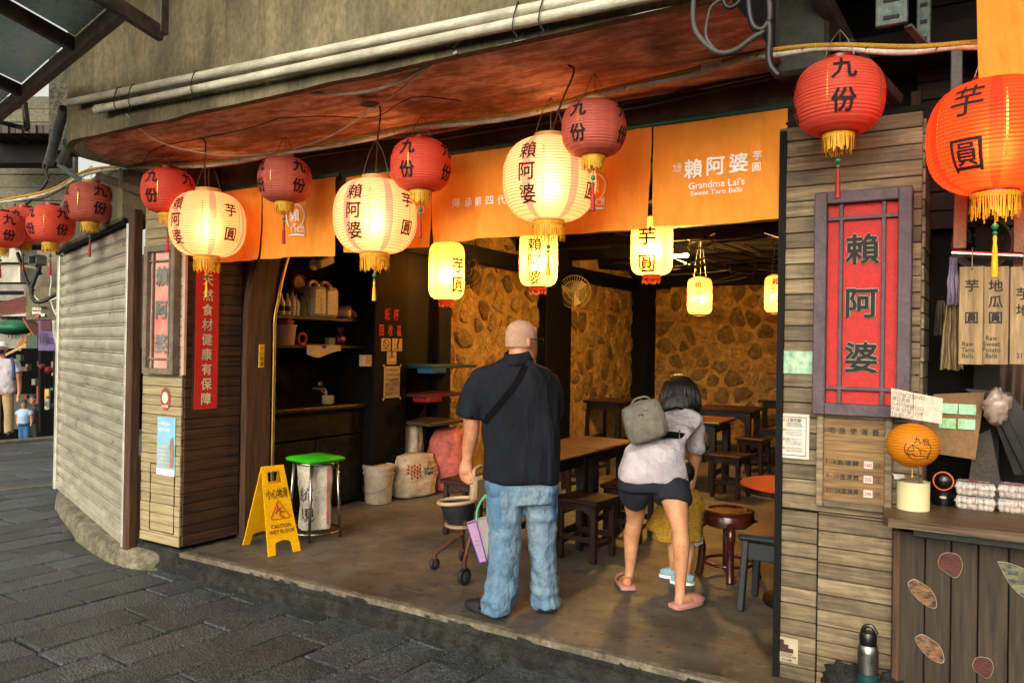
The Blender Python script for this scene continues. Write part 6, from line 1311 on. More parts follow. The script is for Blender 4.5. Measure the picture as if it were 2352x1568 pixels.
m_blk=M('black_rubber','#15161a',rough=.6,bump=.05); slipper('slipper','',LF+V(0,0,-.03)-fl*.075,fl,.27,.11,m_blk,man); slipper('slipper','',RF+V(0,0,-.03)-fr*.075,fr,.27,.105,m_blk,man)
# ---------------------------------------------------------------- woman bending forward
WD=4.88; KW=WD/F; wp=lambda x,y,do=0.:atD(x,y,WD+do)
wom=thing('person','woman in white t-shirt and navy shorts bending forward over a child','person',atZ(1510,1360,0))
mb=MB(); WF=(RT*.25+FWH).normalized(); 
HW=wp(1561,912,.55); hfw=(FWH*.75-Z1*.65+RT*.1).normalized(); rgt=RT
def whead(mb,C):
    upv=rgt.cross(hfw).normalized(); 
    if upv.z<0: upv=-upv
    rings=[]
    for z,a,b,o_ in ((-.11,.03,.04,.02),(-.09,.05,.07,.015),(-.05,.062,.085,.005),(0,.07,.09,0),(.05,.068,.085,-.005),(.09,.05,.06,-.008),(.11,.012,.015,-.008)): rings.append([C+upv*z+hfw*o_+rgt*(a*math.cos(g))+hfw*(b*math.sin(g)) for g in [2*math.pi*k/20 for k in range(20)]])
    mb.loft(rings); mb.sphere(C+hfw*.095-upv*.02,(.014,.014,.018),8,6); return upv
wu=whead(mb,HW)
limb(mb,[HW-wu*.08-hfw*.02,wp(1556,938,.44),wp(1553,955,.4)],[.045,.05,.06])
discs(mb,[(wp(1555,945,.4),.1,.06),(wp(1550,965,.36),.15,.08),(wp(1525,1010,.2),.14,.09),(wp(1505,1060,.05),.15,.1),(wp(1502,1100,0),.15,.1),(wp(1502,1112,0),.12,.08)])
limb(mb,[wp(1594,968,.36),wp(1597,1010,.4),wp(1598,1045,.43),wp(1593,1080,.45),wp(1584,1120,.44),wp(1578,1150,.42)],[.05,.046,.042,.036,.032,(.024,.02)])
for ch in ([(1576,1150),(1570,1162),(1566,1170),(1562,1176)],[(1579,1152),(1575,1166),(1571,1175),(1567,1180)],[(1582,1152),(1580,1166),(1577,1175),(1573,1180)],[(1585,1150),(1585,1162),(1583,1170),(1580,1175)]): limb(mb,[wp(x,y,.42) for x,y in ch],[.009,.0085,.008,.007],8,3)
limb(mb,[wp(1573,1148,.41),wp(1566,1154,.4),wp(1560,1160,.4)],[.011,.009,.007],8,3)
limb(mb,[wp(1512,970,.42),wp(1512,1020,.55),wp(1520,1070,.62),wp(1540,1110,.6),wp(1552,1130,.56)],[.046,.042,.036,.03,.022]); limb(mb,[wp(1552,1130,.56),wp(1558,1142,.54),wp(1562,1150,.52)],[.03,.028,.012],8,3)
dl,dr=.2,-.15
lp_=lambda x,y,d_:atD(x,y,WD+d_)
limb(mb,[lp_(1466,1110,.05),lp_(1460,1150,.12),lp_(1459,1192,.18),lp_(1451,1228,.19),lp_(1449,1270,.2),lp_(1446,1315,.21),lp_(1443,1338,.21)],[.095,.078,.055,.053,.042,.03,.031],22)
limb(mb,[lp_(1540,1112,-.02),lp_(1552,1158,-.1),lp_(1562,1212,-.14),lp_(1565,1248,-.15),lp_(1564,1300,-.16),lp_(1562,1362,-.17),lp_(1560,1380,-.17)],[.095,.077,.053,.052,.042,.03,.031],22)
F1,F2=atZ(1441,1342,.03),atZ(1558,1385,.03); f1=(FWH-.05*RT).normalized(); f2=(RT*.8+FWH*.55).normalized()
for c,f_ in((F1,f1),(F2,f2)): limb(mb,[c-f_*.01+V(0,0,.015),c+f_*.06+V(0,0,.014),c+f_*.14,c+f_*.19],[(.03,.03),(.034,.028),(.04,.018),(.028,.012)],14)
skin('body',mb,m_skin2,wom,.0085,6)
mb=MB(); discs(mb,[(wp(1502,1104,0),80*KW,.135),(wp(1501,1076,.01),76*KW,.135),(wp(1502,1045,.05),69*KW,.13),(wp(1518,1005,.15),63*KW,.125),(wp(1546,972,.3),65*KW,.12),(wp(1560,952,.38),56*KW,.1),(wp(1564,938,.42),30*KW,.06)],30,2.4)
limb(mb,[wp(1590,964,.34),wp(1598,992,.37),wp(1598,1036,.41)],[.06,(.06,.06),(.06,.06)]); limb(mb,[wp(1516,968,.42),wp(1511,1000,.5),wp(1512,1030,.56)],[.056,.058,.06])
m_tee=M('white_cotton','#b2acb2','#948e96',rough=.9,scale=7,bump=1.,bscale=8,bdist=.016,grain=.04)
skin('t_shirt',mb,m_tee,wom,.0105,6,lambda co:folds(co,.007,5,(1,1,1),9)+ridge(co,.006,6,(1,1,.8),3)+.004*math.sin(co.z*40+co.dot(RT)*22+4*noise.noise(co*3)))
mb=MB(); discs(mb,[(wp(1502,1085,0),76*KW,.12),(wp(1502,1108,0),82*KW,.135),(wp(1503,1125,0),82*KW,.13)],28,2.6)
limb(mb,[wp(1466,1112,.03),wp(1458,1132,.07),wp(1457,1144,.1)],[(.105,.115),(.1,.11),(.088,.11)]); limb(mb,[wp(1538,1112,-.02),wp(1545,1138,-.06),wp(1545,1155,-.08)],[(.112,.12),(.116,.12),(.114,.12)])
skin('shorts',mb,M('navy_cotton','#141a26','#0d121c',rough=.9,scale=12,bump=.25,bscale=200),wom,.0105,5,lambda co:folds(co,.008,6,seed=3))
# hair
mb=MB(); limb(mb,[HW+wu*.12-hfw*.02,HW+wu*.09-hfw*.035,HW+wu*.02-hfw*.04,HW-wu*.06-hfw*.03,wp(1548,940,.46),wp(1540,955,.5)],[.03,(.1,.085),(.122,.1),(.12,.095),(.1,.08),(.06,.04)],24)
limb(mb,[HW+rgt*.08+wu*.03,wp(1592,930,.5),wp(1596,952,.56)],[(.05,.08),(.045,.07),(.02,.04)]); limb(mb,[HW-rgt*.08+wu*.03,wp(1522,940,.52),wp(1518,965,.58)],[(.05,.08),(.045,.07),(.02,.04)])
skin('hair',mb,M('black_hair','#120d0b','#080606',rough=.4,scale=30,stretch=(8,8,.7),bump=.6,bscale=30,spec=.5),wom,.011,4,lambda co:.004*noise.noise(V(co.dot(RT)*60,co.dot(FWH)*60,co.z*5)))
hs=random.Random(6); mb=MB()
for i in range(420):
    g=hs.uniform(0,2*math.pi); e=rgt*math.cos(g)+hfw*math.sin(g)*.9; q0=HW+wu*.125-hfw*.03+e*.015; pts=[q0,HW+wu*.1-hfw*.035+e*.075,HW+wu*.03-hfw*.04+e*.126,HW-wu*.05-hfw*.03+e*hs.uniform(.118,.138)]
    l=hs.uniform(.05,.13); pts.append(pts[-1]-Z1*l+e*hs.uniform(-.03,.012)); P_=sm(pts,3); mb.tube(P_,[.0035]*(len(P_)-3)+[.0028,.002,.0008],4)
tag(mb.build('hair_strands',M('black_hair','#120d0b'),wom,smooth=True),kind='stuff')
m_pink=M('pink_rubber','#b8837a','#a8736a',rough=.6,bump=.05); slipper('slipper','',F1+V(0,0,-.03)-f1*.05,f1,.25,.11,m_pink,wom); slipper('slipper','',F2+V(0,0,-.03)-f2*.05,f2,.25,.105,m_pink,wom)
# backpack
bc=wp(1480,968,-.02); bp_=thing('backpack','small grey backpack worn on the woman\'s back','backpack',bc); m_gr=M('grey_canvas','#6e6c62','#545249',rough=.8,scale=14,bump=.35,bscale=160)
ang=R(17); bu=(RT*math.cos(ang)+Z1*math.sin(ang)); bv=(-RT*math.sin(ang)*.9+Z1*math.cos(ang)).normalized(); bw_=bu.cross(bv).normalized()
if bw_.dot(FWH)<0: bw_=-bw_
def sbox(c,a,b,h,p=4.,seg=28,rings=12):
    m_=MB(); rr=[]
    for i in range(rings+1):
        w_=-1+2*i/rings; k=max(.02,(1-abs(w_)**p)**(1/p)); q=[]
        for j in range(seg):
            g=2*math.pi*j/seg; s=(abs(math.cos(g))**p+abs(math.sin(g))**p)**(-1/p); q.append(c+bu*(a*s*k*math.cos(g))+bw_*(h*s*k*math.sin(g))+bv*(b*w_))
        rr.append(q)
    return m_.loft(rr)
skin('bag_body',sbox(bc,.13,.135,.075),m_gr,bp_,.008,4,lambda co:folds(co,.006,9)); skin('front_pocket',sbox(bc-bv*.055-bw_*.05,.105,.06,.04),m_gr,bp_,.008,3,lambda co:folds(co,.004,9)); skin('side_pocket',sbox(bc+bu*.1-bw_*.01-bv*.02,.03,.08,.05),m_gr,bp_,.008,3)
MB().tube(sm([bc-bu*.06+bv*.115-bw_*.03,bc-bu*.03+bv*.15-bw_*.03,bc+bu*.04+bv*.15-bw_*.03,bc+bu*.07+bv*.118-bw_*.03],4),.007,6).build('top_handle',m_gr,bp_,smooth=True)
MB().box(bc+bv*.05-bu*.02-bw_*.074,(.03,.004,.022),.001,Matrix((bu,bw_,bv)).transposed()).build('badge',M('brown_badge','#3a2a20',bump=0),bp_)
for q0,q1 in((-.1,.1),): MB().tube([bc+bu*x-bw_*(.072-.03*abs(x/.1)**3)+bv*(.075-.01*abs(x/.1)) for x in [q0+(q1-q0)*i/10 for i in range(11)]],.003,5).build('zip',M('zip_grey','#3d3c38',bump=0),bp_)
bl=[wp(1508,996,-.0),wp(1525,997,-.005),wp(1548,998,.03),wp(1568,1001,.08),wp(1579,1004,.16)]; S=sm(bl,5); mb=MB(); mb.grid(len(S)-1,1,lambda u,v:S[round(u*(len(S)-1))]+Z1*(.021*(2*v-1))-FWH*.012); mb.build('waist_strap',M('black_webbing','#101012'),bp_,smooth=True)
MB().tube(sm([wp(1522,945,.27),wp(1540,940,.3),wp(1556,936,.34),wp(1570,942,.36)],4),.009,6).build('shoulder_strap',M('black_webbing','#101012'),bp_,smooth=True)
for px in(1519,1561): MB().bar(wp(px,987,-.03 if px<1540 else .02),wp(px,1007,-.03 if px<1540 else .02),.006,.004).build('buckle',m_steel,bp_)
# ---------------------------------------------------------------- child hidden behind her
CD=5.22; kp=lambda x,y,do=0.:atD(x,y,CD+do); kid=thing('person','small child in yellow coat and light blue shoes half hidden behind the woman\'s legs','person',atZ(1560,1322,0)); mb=MB()
KC=kp(1568,1092,.12); head(mb,KC,FWH,RT,.85); limb(mb,[KC-Z1*.08,kp(1566,1128,.1)],[.035,.045]); discs(mb,[(kp(1566,1128,.1),.09,.07),(kp(1562,1180,.08),.1,.08),(kp(1560,1230,.06),.1,.08)])
c1,c2=atZ(1548,1316,.03),atZ(1574,1330,.03); limb(mb,[kp(1550,1225,.05),kp(1549,1270,.05),c1+V(0,0,.03)],[.055,.042,.032]); limb(mb,[kp(1578,1225,.05),kp(1580,1270,.03),c2+V(0,0,.03)],[.055,.042,.032])
for s_,x in((-1,1525),(1,1604)): limb(mb,[kp(1566+s_*22,1136,.1),kp(x,1168,.1),kp(x+s_*2,1192,.06)],[.036,.032,.026]); mb.sphere(kp(x+s_*2,1200,.05),(.028,.024,.03),10,8)
skin('body',mb,m_skin2,kid,.009,4)
mb=MB(); discs(mb,[(kp(1566,1120,.1),.07,.06),(kp(1566,1135,.1),.13,.09),(kp(1562,1180,.07),.15,.12),(kp(1556,1228,.05),.16,.14),(kp(1553,1236,.05),.165,.14)]); limb(mb,[kp(1590,1136,.1),kp(1604,1160,.08),kp(1606,1176,.06)],[.05,.05,.048]); limb(mb,[kp(1544,1138,.1),kp(1524,1175,.08),kp(1506,1222,.06)],[.05,.055,.075])
skin('coat',mb,M('mustard_knit','#b08a26','#8a6818',rough=.95,scale=60,bump=.8,bscale=90,bdist=.006),kid,.01,4,lambda co:folds(co,.008,8,seed=1))
lump('frill','','',kp(1598,1238,.04),(.05,.05,.045),M('white_cotton','#cfc9cd'),2,.5,kid)
lump('hair','','',KC+Z1*.03-FWH*.02,(.078,.09,.085),M('black_hair','#120d0b'),5,.1,kid)
m_bs=M('light_blue_canvas','#7fa8bd',rough=.7,bump=.1); fk=(-RT*.9+FWH*.3).normalized()
for c,f_ in((c1,fk),(c2,fk)):
    m_=MB(); limb(m_,[c-f_*.05,c-f_*.01+V(0,0,.01),c+f_*.05,c+f_*.09-V(0,0,.005)],[(.03,.03),(.034,.034),(.034,.024),(.024,.014)],14); sh=m_.build('shoe',m_bs,kid,smooth=True); MB().loft([[c+f_*(.02+.082*math.cos(g))+Z1.cross(f_)*(.038*math.sin(g))+V(0,0,z) for g in [2*math.pi*k/16 for k in range(16)]] for z in(-.03,-.014)]).build('sole',white_ink,sh,smooth=50)
# ---------------------------------------------------------------- stroller and tote
sp_=lambda x,y,d_:atD(x,y,d_); W1,W2,W3=atZ(998,1308,0),atZ(1066,1343,0),atZ(1064,1288,0)
t=thing('stroller','lightweight folding stroller with black seat pouch and copper legs','stroller',(W1+W2)/2); m_cop=M('copper_tube','#6a4030','#4d2d22',rough=.35,metal=.4,bump=.05); m_bgl=M('beige_plastic','#a89272','#927c5e',rough=.5,bump=.05)
def wheel(c,r_,w_,ax_):
    u=ax_.cross(Z1).normalized(); o_=MB().lathe([(r_*.55,-w_/2),(r_*.9,-w_/2),(r_,-w_*.3),(r_,w_*.3),(r_*.9,w_/2),(r_*.55,w_/2),(r_*.55,-w_/2)],c,24,False,Matrix((u,Z1,ax_)).transposed()).build('wheel',m_blk,t,smooth=40); MB().lathe([(0,-w_*.55),(r_*.6,-w_*.4),(r_*.6,w_*.4),(0,w_*.55)],c,16,False,Matrix((u,Z1,ax_)).transposed()).build('rim',M('wheel_grey','#3d4042',rough=.4,bump=0),o_,smooth=40)
    MB().lathe([(0,-w_*.7),(r_*.16,-w_*.65),(r_*.16,w_*.65),(0,w_*.7)],c,10,False,Matrix((u,Z1,ax_)).transposed()).build('hub',m_steel,o_,smooth=40)
axw=(RT*.75-FWH*.65).normalized()
wheel(W1+V(0,0,.042),.042,.026,axw); wheel(W2+V(0,0,.057),.057,.028,axw); wheel(W3+V(0,0,.04),.04,.026,axw)
d1,d2=(W1-O).dot(fw),(W2-O).dot(fw); J=sp_(1062,1225,(d1+d2)/2); S0=sp_(1058,1190,(d1+d2)/2)
for a_,b_,r_ in((W1+V(0,0,.11),J,.014),(W2+V(0,0,.16),sp_(1085,1215,d2),.013),(W3+V(0,0,.09),J+V(0,0,.03),.013),(W1+V(0,0,.11),W1+V(0,0,.05),.018),(W2+V(0,0,.16),W2+V(0,0,.06),.014),(W3+V(0,0,.09),W3+V(0,0,.045),.015),(J,S0,.02),(sp_(1085,1215,d2),S0,.016)): MB().tube([a_,b_],r_,10).build('frame_tube',m_cop,t,smooth=40)
dm=(d1+d2)/2; sc_=sp_(1050,1150,dm)
rim=[sc_+RT*(.125*math.cos(g))+FWH*(.11*math.sin(g))+V(0,0,.012*math.cos(g)) for g in [2*math.pi*k/28 for k in range(28)]]
MB().tube(rim,.013,10,closed=True).build('seat_rim',m_bgl,t,smooth=True)
def pouch(u,v): g=u*2*math.pi; k=1-.35*v**1.5; return sc_+RT*(.12*k*math.cos(g)+.02*v)+FWH*(.105*k*math.sin(g))-Z1*(.16*v)
mb=MB(); mb.grid(32,10,pouch); mb.build('seat_pouch',M('black_nylon','#14171a',rough=.6,bump=.2,bscale=60),t,smooth=True)
MB().lathe([(0,-.165),(.1,-.165),(.105,-.15),(0,-.145)],sc_+RT*.02,24).build('seat_base',m_bgl,t,smooth=40)
MB().box(sc_+RT*.14+FWH*.03+V(0,0,.08),(.06,.16,.17),.02).build('backrest',m_bgl,t,smooth=40); MB().tube(sm([sc_+RT*.12+V(0,0,.1),sc_+RT*.11+V(0,0,.2),sc_+RT*.15+FWH*.1+V(0,0,.22)],4),.014,8).build('handle',m_bgl,t,smooth=True)
A_,B_,C_,D_=sp_(1072,1203,4.95),sp_(1128,1190,4.93),sp_(1132,1280,4.93),sp_(1102,1292,4.95); t=thing('tote_bag','pastel printed tote bag with mint handles hanging by the man\'s leg','bag',(A_+C_)/2); E_=sp_(1094,1196,4.86); F_=sp_(1118,1288,4.86)
MB().prism([A_,E_,F_-Z1*.003,D_],FWH*.06).build('side_panel',M('lilac_panel','#b292b4','#a684aa',rough=.6,scale=12,bump=.1),t); MB().prism([E_+FWH*.002,B_,C_,F_],FWH*.09).build('front_panel',M('pastel_print','#a7bfa8','#c19ab0',scale=18,bump=0,rough=.6,contrast=(.42,.55)),t)
for a_,b_ in((A_,E_),(E_,F_),(D_,F_),(A_,D_)): MB().tube([a_,b_],.004,5).build('piping',M('purple_piping','#5d4890',bump=0),t)
for o_ in(0,.05): MB().tube(sm([sp_(1094,1196,4.88)+FWH*o_,sp_(1098,1165,4.9)+FWH*o_,sp_(1116,1140,4.9)+FWH*o_,sp_(1120,1165,4.9)+FWH*o_,sp_(1119,1192,4.88)+FWH*o_],5),.007,6).build('handle',M('mint_strap','#57b08c',bump=0,rough=.6),t,smooth=True)
mb=MB(); xv2=(E_-A_).normalized(); q_=(A_+E_+F_+D_)/4-FWH*.03; yv2=(A_-D_).normalized(); text(mb,'Animal',q_-FWH*.012+yv2*.02,xv2,yv2,.02,.005,wid=.035); text(mb,'Parade',q_-FWH*.012-yv2*.005,xv2,yv2,.02,.005,wid=.035); mb.build('lettering',M('label_ink','#4a4058',bump=0),t)
# ---------------------------------------------------------------- people down the street
def walker(label,d,cx,ys,sw,shirt,trous,hatm=None,face=True,foot=None,arm=1):
    """upright figure: ys = (head top, chin, shoulder, hip, knee, foot) in sight-line rows at depth d, sw = half shoulder width"""
    p=lambda x,y,do=0.:atD(cx+x,y,d+do); k=d/F; t=thing('person',label,'person',p(0,ys[5])); mb=MB(); s=(ys[1]-ys[0])*k/.235
    H=p(0,(ys[0]+ys[1])/2); head(mb,H,-FWH if face else FWH,-RT if face else RT,s); limb(mb,[H-Z1*.09*s,p(0,ys[2])],[.05*s,.055*s])
    discs(mb,[(p(0,ys[2]),sw*k*.8,.07),(p(0,(ys[2]+ys[3])/2),sw*k*.7,.1),(p(0,ys[3]),sw*k*.7,.1)])
    for g in(-1,1):
        limb(mb,[p(g*sw*.85,ys[2]+3),p(g*sw*1.05,(ys[2]+ys[3])/2),p(g*sw*1.1,ys[3]),p(g*sw*1.0,ys[3]+(ys[4]-ys[3])*.35,-.03)],[.048*s,.042*s,.034*s,.026*s]); mb.sphere(p(g*sw*1.0,ys[3]+(ys[4]-ys[3])*.5,-.04),(.035*s,.03*s,.05*s),10,8)
        limb(mb,[p(g*sw*.38,ys[3]),p(g*sw*.42,ys[4]),p(g*sw*.42,ys[5]-3)],[.07*s,.05*s,.04*s])
    skin('body',mb,m_skin,t,.016,4)
    mb=MB(); discs(mb,[(p(0,ys[2]-3),sw*k*.5,.07),(p(0,ys[2]+3),sw*k*.95,.1),(p(0,(ys[2]+ys[3])/2),sw*k*.85,.135),(p(0,ys[3]+4),sw*k*.84,.13)])
    for g in(-1,1): limb(mb,[p(g*sw*.8,ys[2]+4),p(g*sw*1.08,ys[2]+(ys[3]-ys[2])*.42)],[.07*s,.075*s])
    skin('shirt',mb,shirt,t,.016,4,lambda co:folds(co,.012,4)); mb=MB(); discs(mb,[(p(0,ys[3]-4),sw*k*.75,.12),(p(0,ys[3]+8),sw*k*.78,.125)])
    for g in(-1,1): limb(mb,[p(g*sw*.38,ys[3]),p(g*sw*.44,ys[4]),p(g*sw*.42,ys[5]-4)],[.1*s,.085*s,.075*s])
    skin('trousers',mb,trous,t,.016,4,lambda co:folds(co,.012,4))
    for g in(-1,1): m_=MB(); limb(m_,[p(g*sw*.42,ys[5]-3,.06),p(g*sw*.45,ys[5]-2,-.12)],[(.05*s,.05),(.045*s,.035)]); m_.build('shoe',m_blk,t,smooth=True)
    m_=MB(); f_=-FWH if face else FWH; m_.lathe([(.0,.13*s),(.05*s,.125*s),(.083*s,.08*s),(.1*s,.02*s)],H,20); hh=m_.build('cap' if hatm else 'hair',hatm or M('black_hair','#120d0b'),t,smooth=True)
    if hatm: MB().prism([H+f_*(.06+.1*math.sin(g))*s+RT*(.08*math.cos(g))*s+Z1*.04*s for g in [math.pi*i/8 for i in range(9)]],Z1*.008).build('brim',hatm,hh)
    return t,p,H,s
t,p,H,s=walker('masked walker in white cap and white t-shirt at the left edge of the street',14.1,5,(785,815,826,897,940,998),36,M('white_cotton','#cfc9cd'),M('khaki_cotton','#a58d6a','#8a7452',rough=.9,bump=.2),M('cap_white','#c8ccd0',bump=.1))
MB().loft([[H-FWH*(.1+o_)*s+RT*(.055*math.cos(g)*k_)*s-Z1*.05*s+Z1*(.05*math.sin(g)*k_)*s for g in [2*math.pi*k/14 for k in range(14)]] for o_,k_ in((-.05,1.25),(-.005,1.0),(.015,.6))]).build('face_mask',M('black_cloth','#16181c',bump=0),t,smooth=True)
MB().tube(sm([p(22,822,-.1),p(26,842,-.17),p(27,872,-.14)],4),.03,6).build('backpack_strap',M('blue_strap','#2c3f66',bump=0),t,smooth=True)
walker('woman in pale blue blouse and jeans coming up the far steps',17.5,56,(918,936,941,968,985,1012),15,M('pale_blue_blouse','#9fb4cc','#8298b4',rough=.9,bump=.2),M('far_denim','#2c5a88',bump=0))
walker('dark clothed person behind the woman on the far steps',18.5,76,(905,925,930,962,985,1008),16,M('dark_shirt','#1a1714',bump=0),M('dark_trouser','#141312',bump=0),face=True)
# ================================================================ STREET BEYOND, LEFT
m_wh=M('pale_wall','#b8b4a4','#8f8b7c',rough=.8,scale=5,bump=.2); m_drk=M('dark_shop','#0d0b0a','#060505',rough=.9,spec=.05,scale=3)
def slab(px0,py0,px1,py1,d,th=.1): 
    a_,b_,c_,e_=atD(px0,py0,d),atD(px1,py0,d),atD(px1,py1,d),atD(px0,py1,d); return MB().prism([a_,b_,c_,e_],Vector((fw.x,fw.y,0))*th)
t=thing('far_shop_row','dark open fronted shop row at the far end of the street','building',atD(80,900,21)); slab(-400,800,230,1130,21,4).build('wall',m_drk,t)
slab(30,905,88,985,20.9,.05).build('shutter',M('far_shutter','#3a3f40','#2a2e30',rough=.6,scale=3,stretch=(1,1,30),bump=.2),t)
slab(-400,560,230,800,22.5,4).build('upper_wall',M('dim_wall','#8a877c','#6a675e',rough=.8,scale=5,bump=.2),t)
for k in range(7): slab(18+k*8,730,20+k*8,775,22.4,.03).build('window_bar',m_frame,t)
slab(14,725,78,728,22.38,.05).build('window_rail',m_frame,t)
slab(92,705,100,740,22.3,.2).build('downpipe',M('pipe_white','#c8c8c0',bump=0),t); slab(104,690,118,745,22.2,.4).build('water_tank',M('tank_pale','#c9bfa8',bump=0),t)
slab(-30,712,60,726,22.0,.6).build('canopy_slab',m_wh,t)
t=thing('brick_house','red brick upper storey with pale window beyond the awnings','building',atD(30,680,26)); slab(-300,610,140,720,27,3).build('wall',M('brick_far','#9a6a52','#7d5240',rough=.9,scale=20,bump=.2),t); slab(14,650,70,690,26.9,.1).build('window',M('far_glass','#8fa0a8',rough=.2,bump=0),t)
def awning(lab,pts,d0,d1,mat):
    p=[atD(x,y,d0 if i in(0,3) else d1) for i,(x,y) in enumerate(pts)]; t=thing('awning',lab,'awning',p[0]); MB().prism(p,(0,0,-.05)).build('sheet',mat,t); return t
awning('rusty red roof sheet of the far awning under the meter cabinet',[(-20,722),(-20,700),(62,678),(64,712)],15,16,M('rust_sheet','#6a2a1c','#40180f',rough=.6,bump=.2))
awning('brown folded awning over the far stalls',[(52,728),(60,726),(92,745),(92,790)],15,15.5,M('brown_canvas','#8a5a42','#5a382a',rough=.8,bump=.2))
awning('cream edged awning sloping over the far stalls',[(12,812),(40,800),(92,765),(92,772)],15,15.6,M('cream_canvas','#a89a78',rough=.8,bump=.1)); awning('orange sloping awning behind the cream one',[(35,798),(60,770),(78,758),(48,800)],15.8,16.2,M('orange_canvas','#b06a20',bump=.1))
t=thing('green_canopy','rounded green tarpaulin over the far stall','canopy',atD(35,750,17)); mb=MB(); mb.sphere(atD(30,752,17.5),(.5,.4,.17),16,10); mb.build('tarpaulin',M('green_tarp','#1f6a44','#134a30',rough=.5,bump=.2),t,smooth=True)
t=thing('purple_banner','purple hanging banner with handwritten words beside the shutter','banner',atD(108,790,10.5)); slab(88,732,127,805,10.5,.02).build('cloth',M('purple_cloth','#6a5684','#4a3c62',rough=.8,bump=.1),t); slab(93,732,117,758,10.48,.01).build('patch',M('maroon_patch','#4a1a30',bump=0),t)
mb=MB(); xv=Vector((rt.x,rt.y,0)).normalized(); text(mb,'180',atD(105,781,10.47),xv,Z1,.12,.01); text(mb,'Us',atD(102,769,10.47),xv,Z1,.09,.0); mb.build('lettering',M('purple_ink','#221a3a',bump=0),t)
for lab,b4,c1,s_,ci in (('small orange vertical shop sign far down the street',(84,888,92,930),'#b8461c','馬告口香腸','#3a120a'),('white and yellow shop sign far down the street',(98,893,112,940),'#b9b6a6','阿','#181818')):
    t=thing('far_shop_sign',lab,'sign',atD(b4[0],b4[3],19)); slab(*b4,19,.06).build('plate',M('fs_'+c1[1:],c1,bump=0),t); mb=MB(); n_=len(s_)
    for i,q_ in enumerate(s_): text(mb,q_,atD((b4[0]+b4[2])/2,b4[1]+(b4[3]-b4[1])*((i+.5)/n_ if n_>1 else .75),18.97),xv,Z1,.09 if n_>1 else .16,.01)
    mb.build('lettering',M('fsi_'+ci[1:],ci,bump=0),t)
    if n_==1: slab(98,893,112,918,18.98,.01).build('yellow_panel',M('panel_yellow','#c9a03a',bump=0),t); MB().prism([atD(110,912,18.95)+xv*(.05*math.cos(g))+V(0,0,.035*math.sin(g)) for g in [k*math.pi/8 for k in range(16)]],fw*.01).build('oval',M('oval_brown','#4a3018',bump=0),t)
t=thing('dark_red_door','dark red door panel just beyond the shutter','door',atD(125,930,12)); slab(128,888,143,980,12,.05).build('leaf',M('door_red','#3d1420',bump=0),t)
# plank wall over the passage, boxes, cabinet
t=thing('neighbour_eave','weathered board wall and eave over the passage behind the left lanterns','building',atD(60,450,9.5)); 
for k in range(12): slab(-60,222+k*30-(k%2)*2,172,250+k*30,10.2+k*.01,.08).build('board',wood('grey_green_boards','#6e6c58','#42412f','x',.2),t)
slab(-60,330,135,374,9.6,.3).build('beam',m_dark,t)
slab(55,560,150,680,9.9,.2).build('back_wall',m_frg,t)  # plain brown grey slab below the boards
for lab,b4 in (('upper pale casing of the equipment box at the left edge',(-60,560,48,602)),('lower pale casing of the equipment box at the left edge',(-60,612,46,648))):
    t=thing('equipment_box',lab,'box',atD(b4[0],b4[3],9)); slab(*b4,9,.3).build('casing',m_wh,t); slab(b4[2]-4,b4[1],b4[2],b4[3],8.98,.02).build('edge',M('edge_pale','#cfcabb',bump=0),t)
t=thing('meter_cabinet','stained concrete coloured meter cabinet with stickers beside the shutter','cabinet',atD(105,735,9)); slab(60,660,147,734,9,.25).build('case',m_fasc,t)
for s_,px,py,h in(('HENKA',84,709,.045),('BAMSE',84,718,.045)): mb=MB(); text(mb,s_,atD(px,py,8.98),xv,Z1,h,.02,wid=.1); mb.build('lettering',white_ink,t)
L(slab(82,721,89,728,8.97,.01).build('sticker',M('st_orange','#b8502c',bump=0),t),'small orange sticker'); L(slab(93,703,104,708,8.97,.01).build('sticker',ink,t),'small black label'); L(slab(94,720,102,726,8.97,.01).build('sticker',white_ink,t),'small white sticker')
q_=atD(131,714,8.97); MB().prism(disc(q_,xv,Z1,.042,.036,20),fw*.004).build('round_sticker',ink,t); mb=MB(); mb.tube([q_-fw*.006+xv*(.02*math.cos(g)*(1+.3*math.sin(2*g)))+V(0,0,.018*math.sin(g)) for g in [k*math.pi/8 for k in range(14)]],.006,5); mb.build('swirl',white_ink,t)
t=thing('white_downpipe','bent white downpipe beside the shutter rail','pipe',atD(140,1100,8.8)); MB().tube(sm([atD(126,735,8.9),atD(128,770,8.9),atD(140,815,8.85),atD(141,900,8.8),atD(141,1110,8.7)],4),.03,8).build('tube',M('downpipe_pale','#a8a690',rough=.5,bump=.05),t,smooth=True)
mb=MB(); text(mb,'DE',atD(147,768,8.45),xv,Z1,.07,.02); tag(mb.build('painted_words',ink),'small black painted letters beside the bent downpipe','lettering')
for lab,px,py,w in(('dark conical lamp shade, right of the pair under the left lanterns',76,575,60),('dark conical lamp shade, left of the pair under the left lanterns',32,568,50)):
    c=atD(px,py-14,8.3); t=thing('conical_lamp_shade',lab,'lamp shade',c); r_=w/F*8.3; MB().lathe([(.02,.1),(.03,.06),(r_*.6,.02),(r_,-.03),(r_*.97,-.035),(.03,.04)],c,24).build('shade',M('rusty_shade','#3a3028','#1d1814',rough=.6,bump=.2),t,smooth=40); MB().tube([c+V(0,0,.1),c+V(0,0,.4)],.01,6).build('stem',m_cabb,t)
c=atD(86,598,8.6); t=thing('street_camera','white box security camera under the conical lamp shade','camera',c); MB().box(c,(.16,.14,.12),.02).build('housing',M('cam_white2','#9a968a',bump=0),t); MB().box(c+V(.03,-.075,0),(.09,.01,.08)).build('lens_window',ink,t); MB().tube([c+V(0,0,-.06),c+V(-.02,.05,-.15)],.018,6).build('bracket',m_cabb,t)
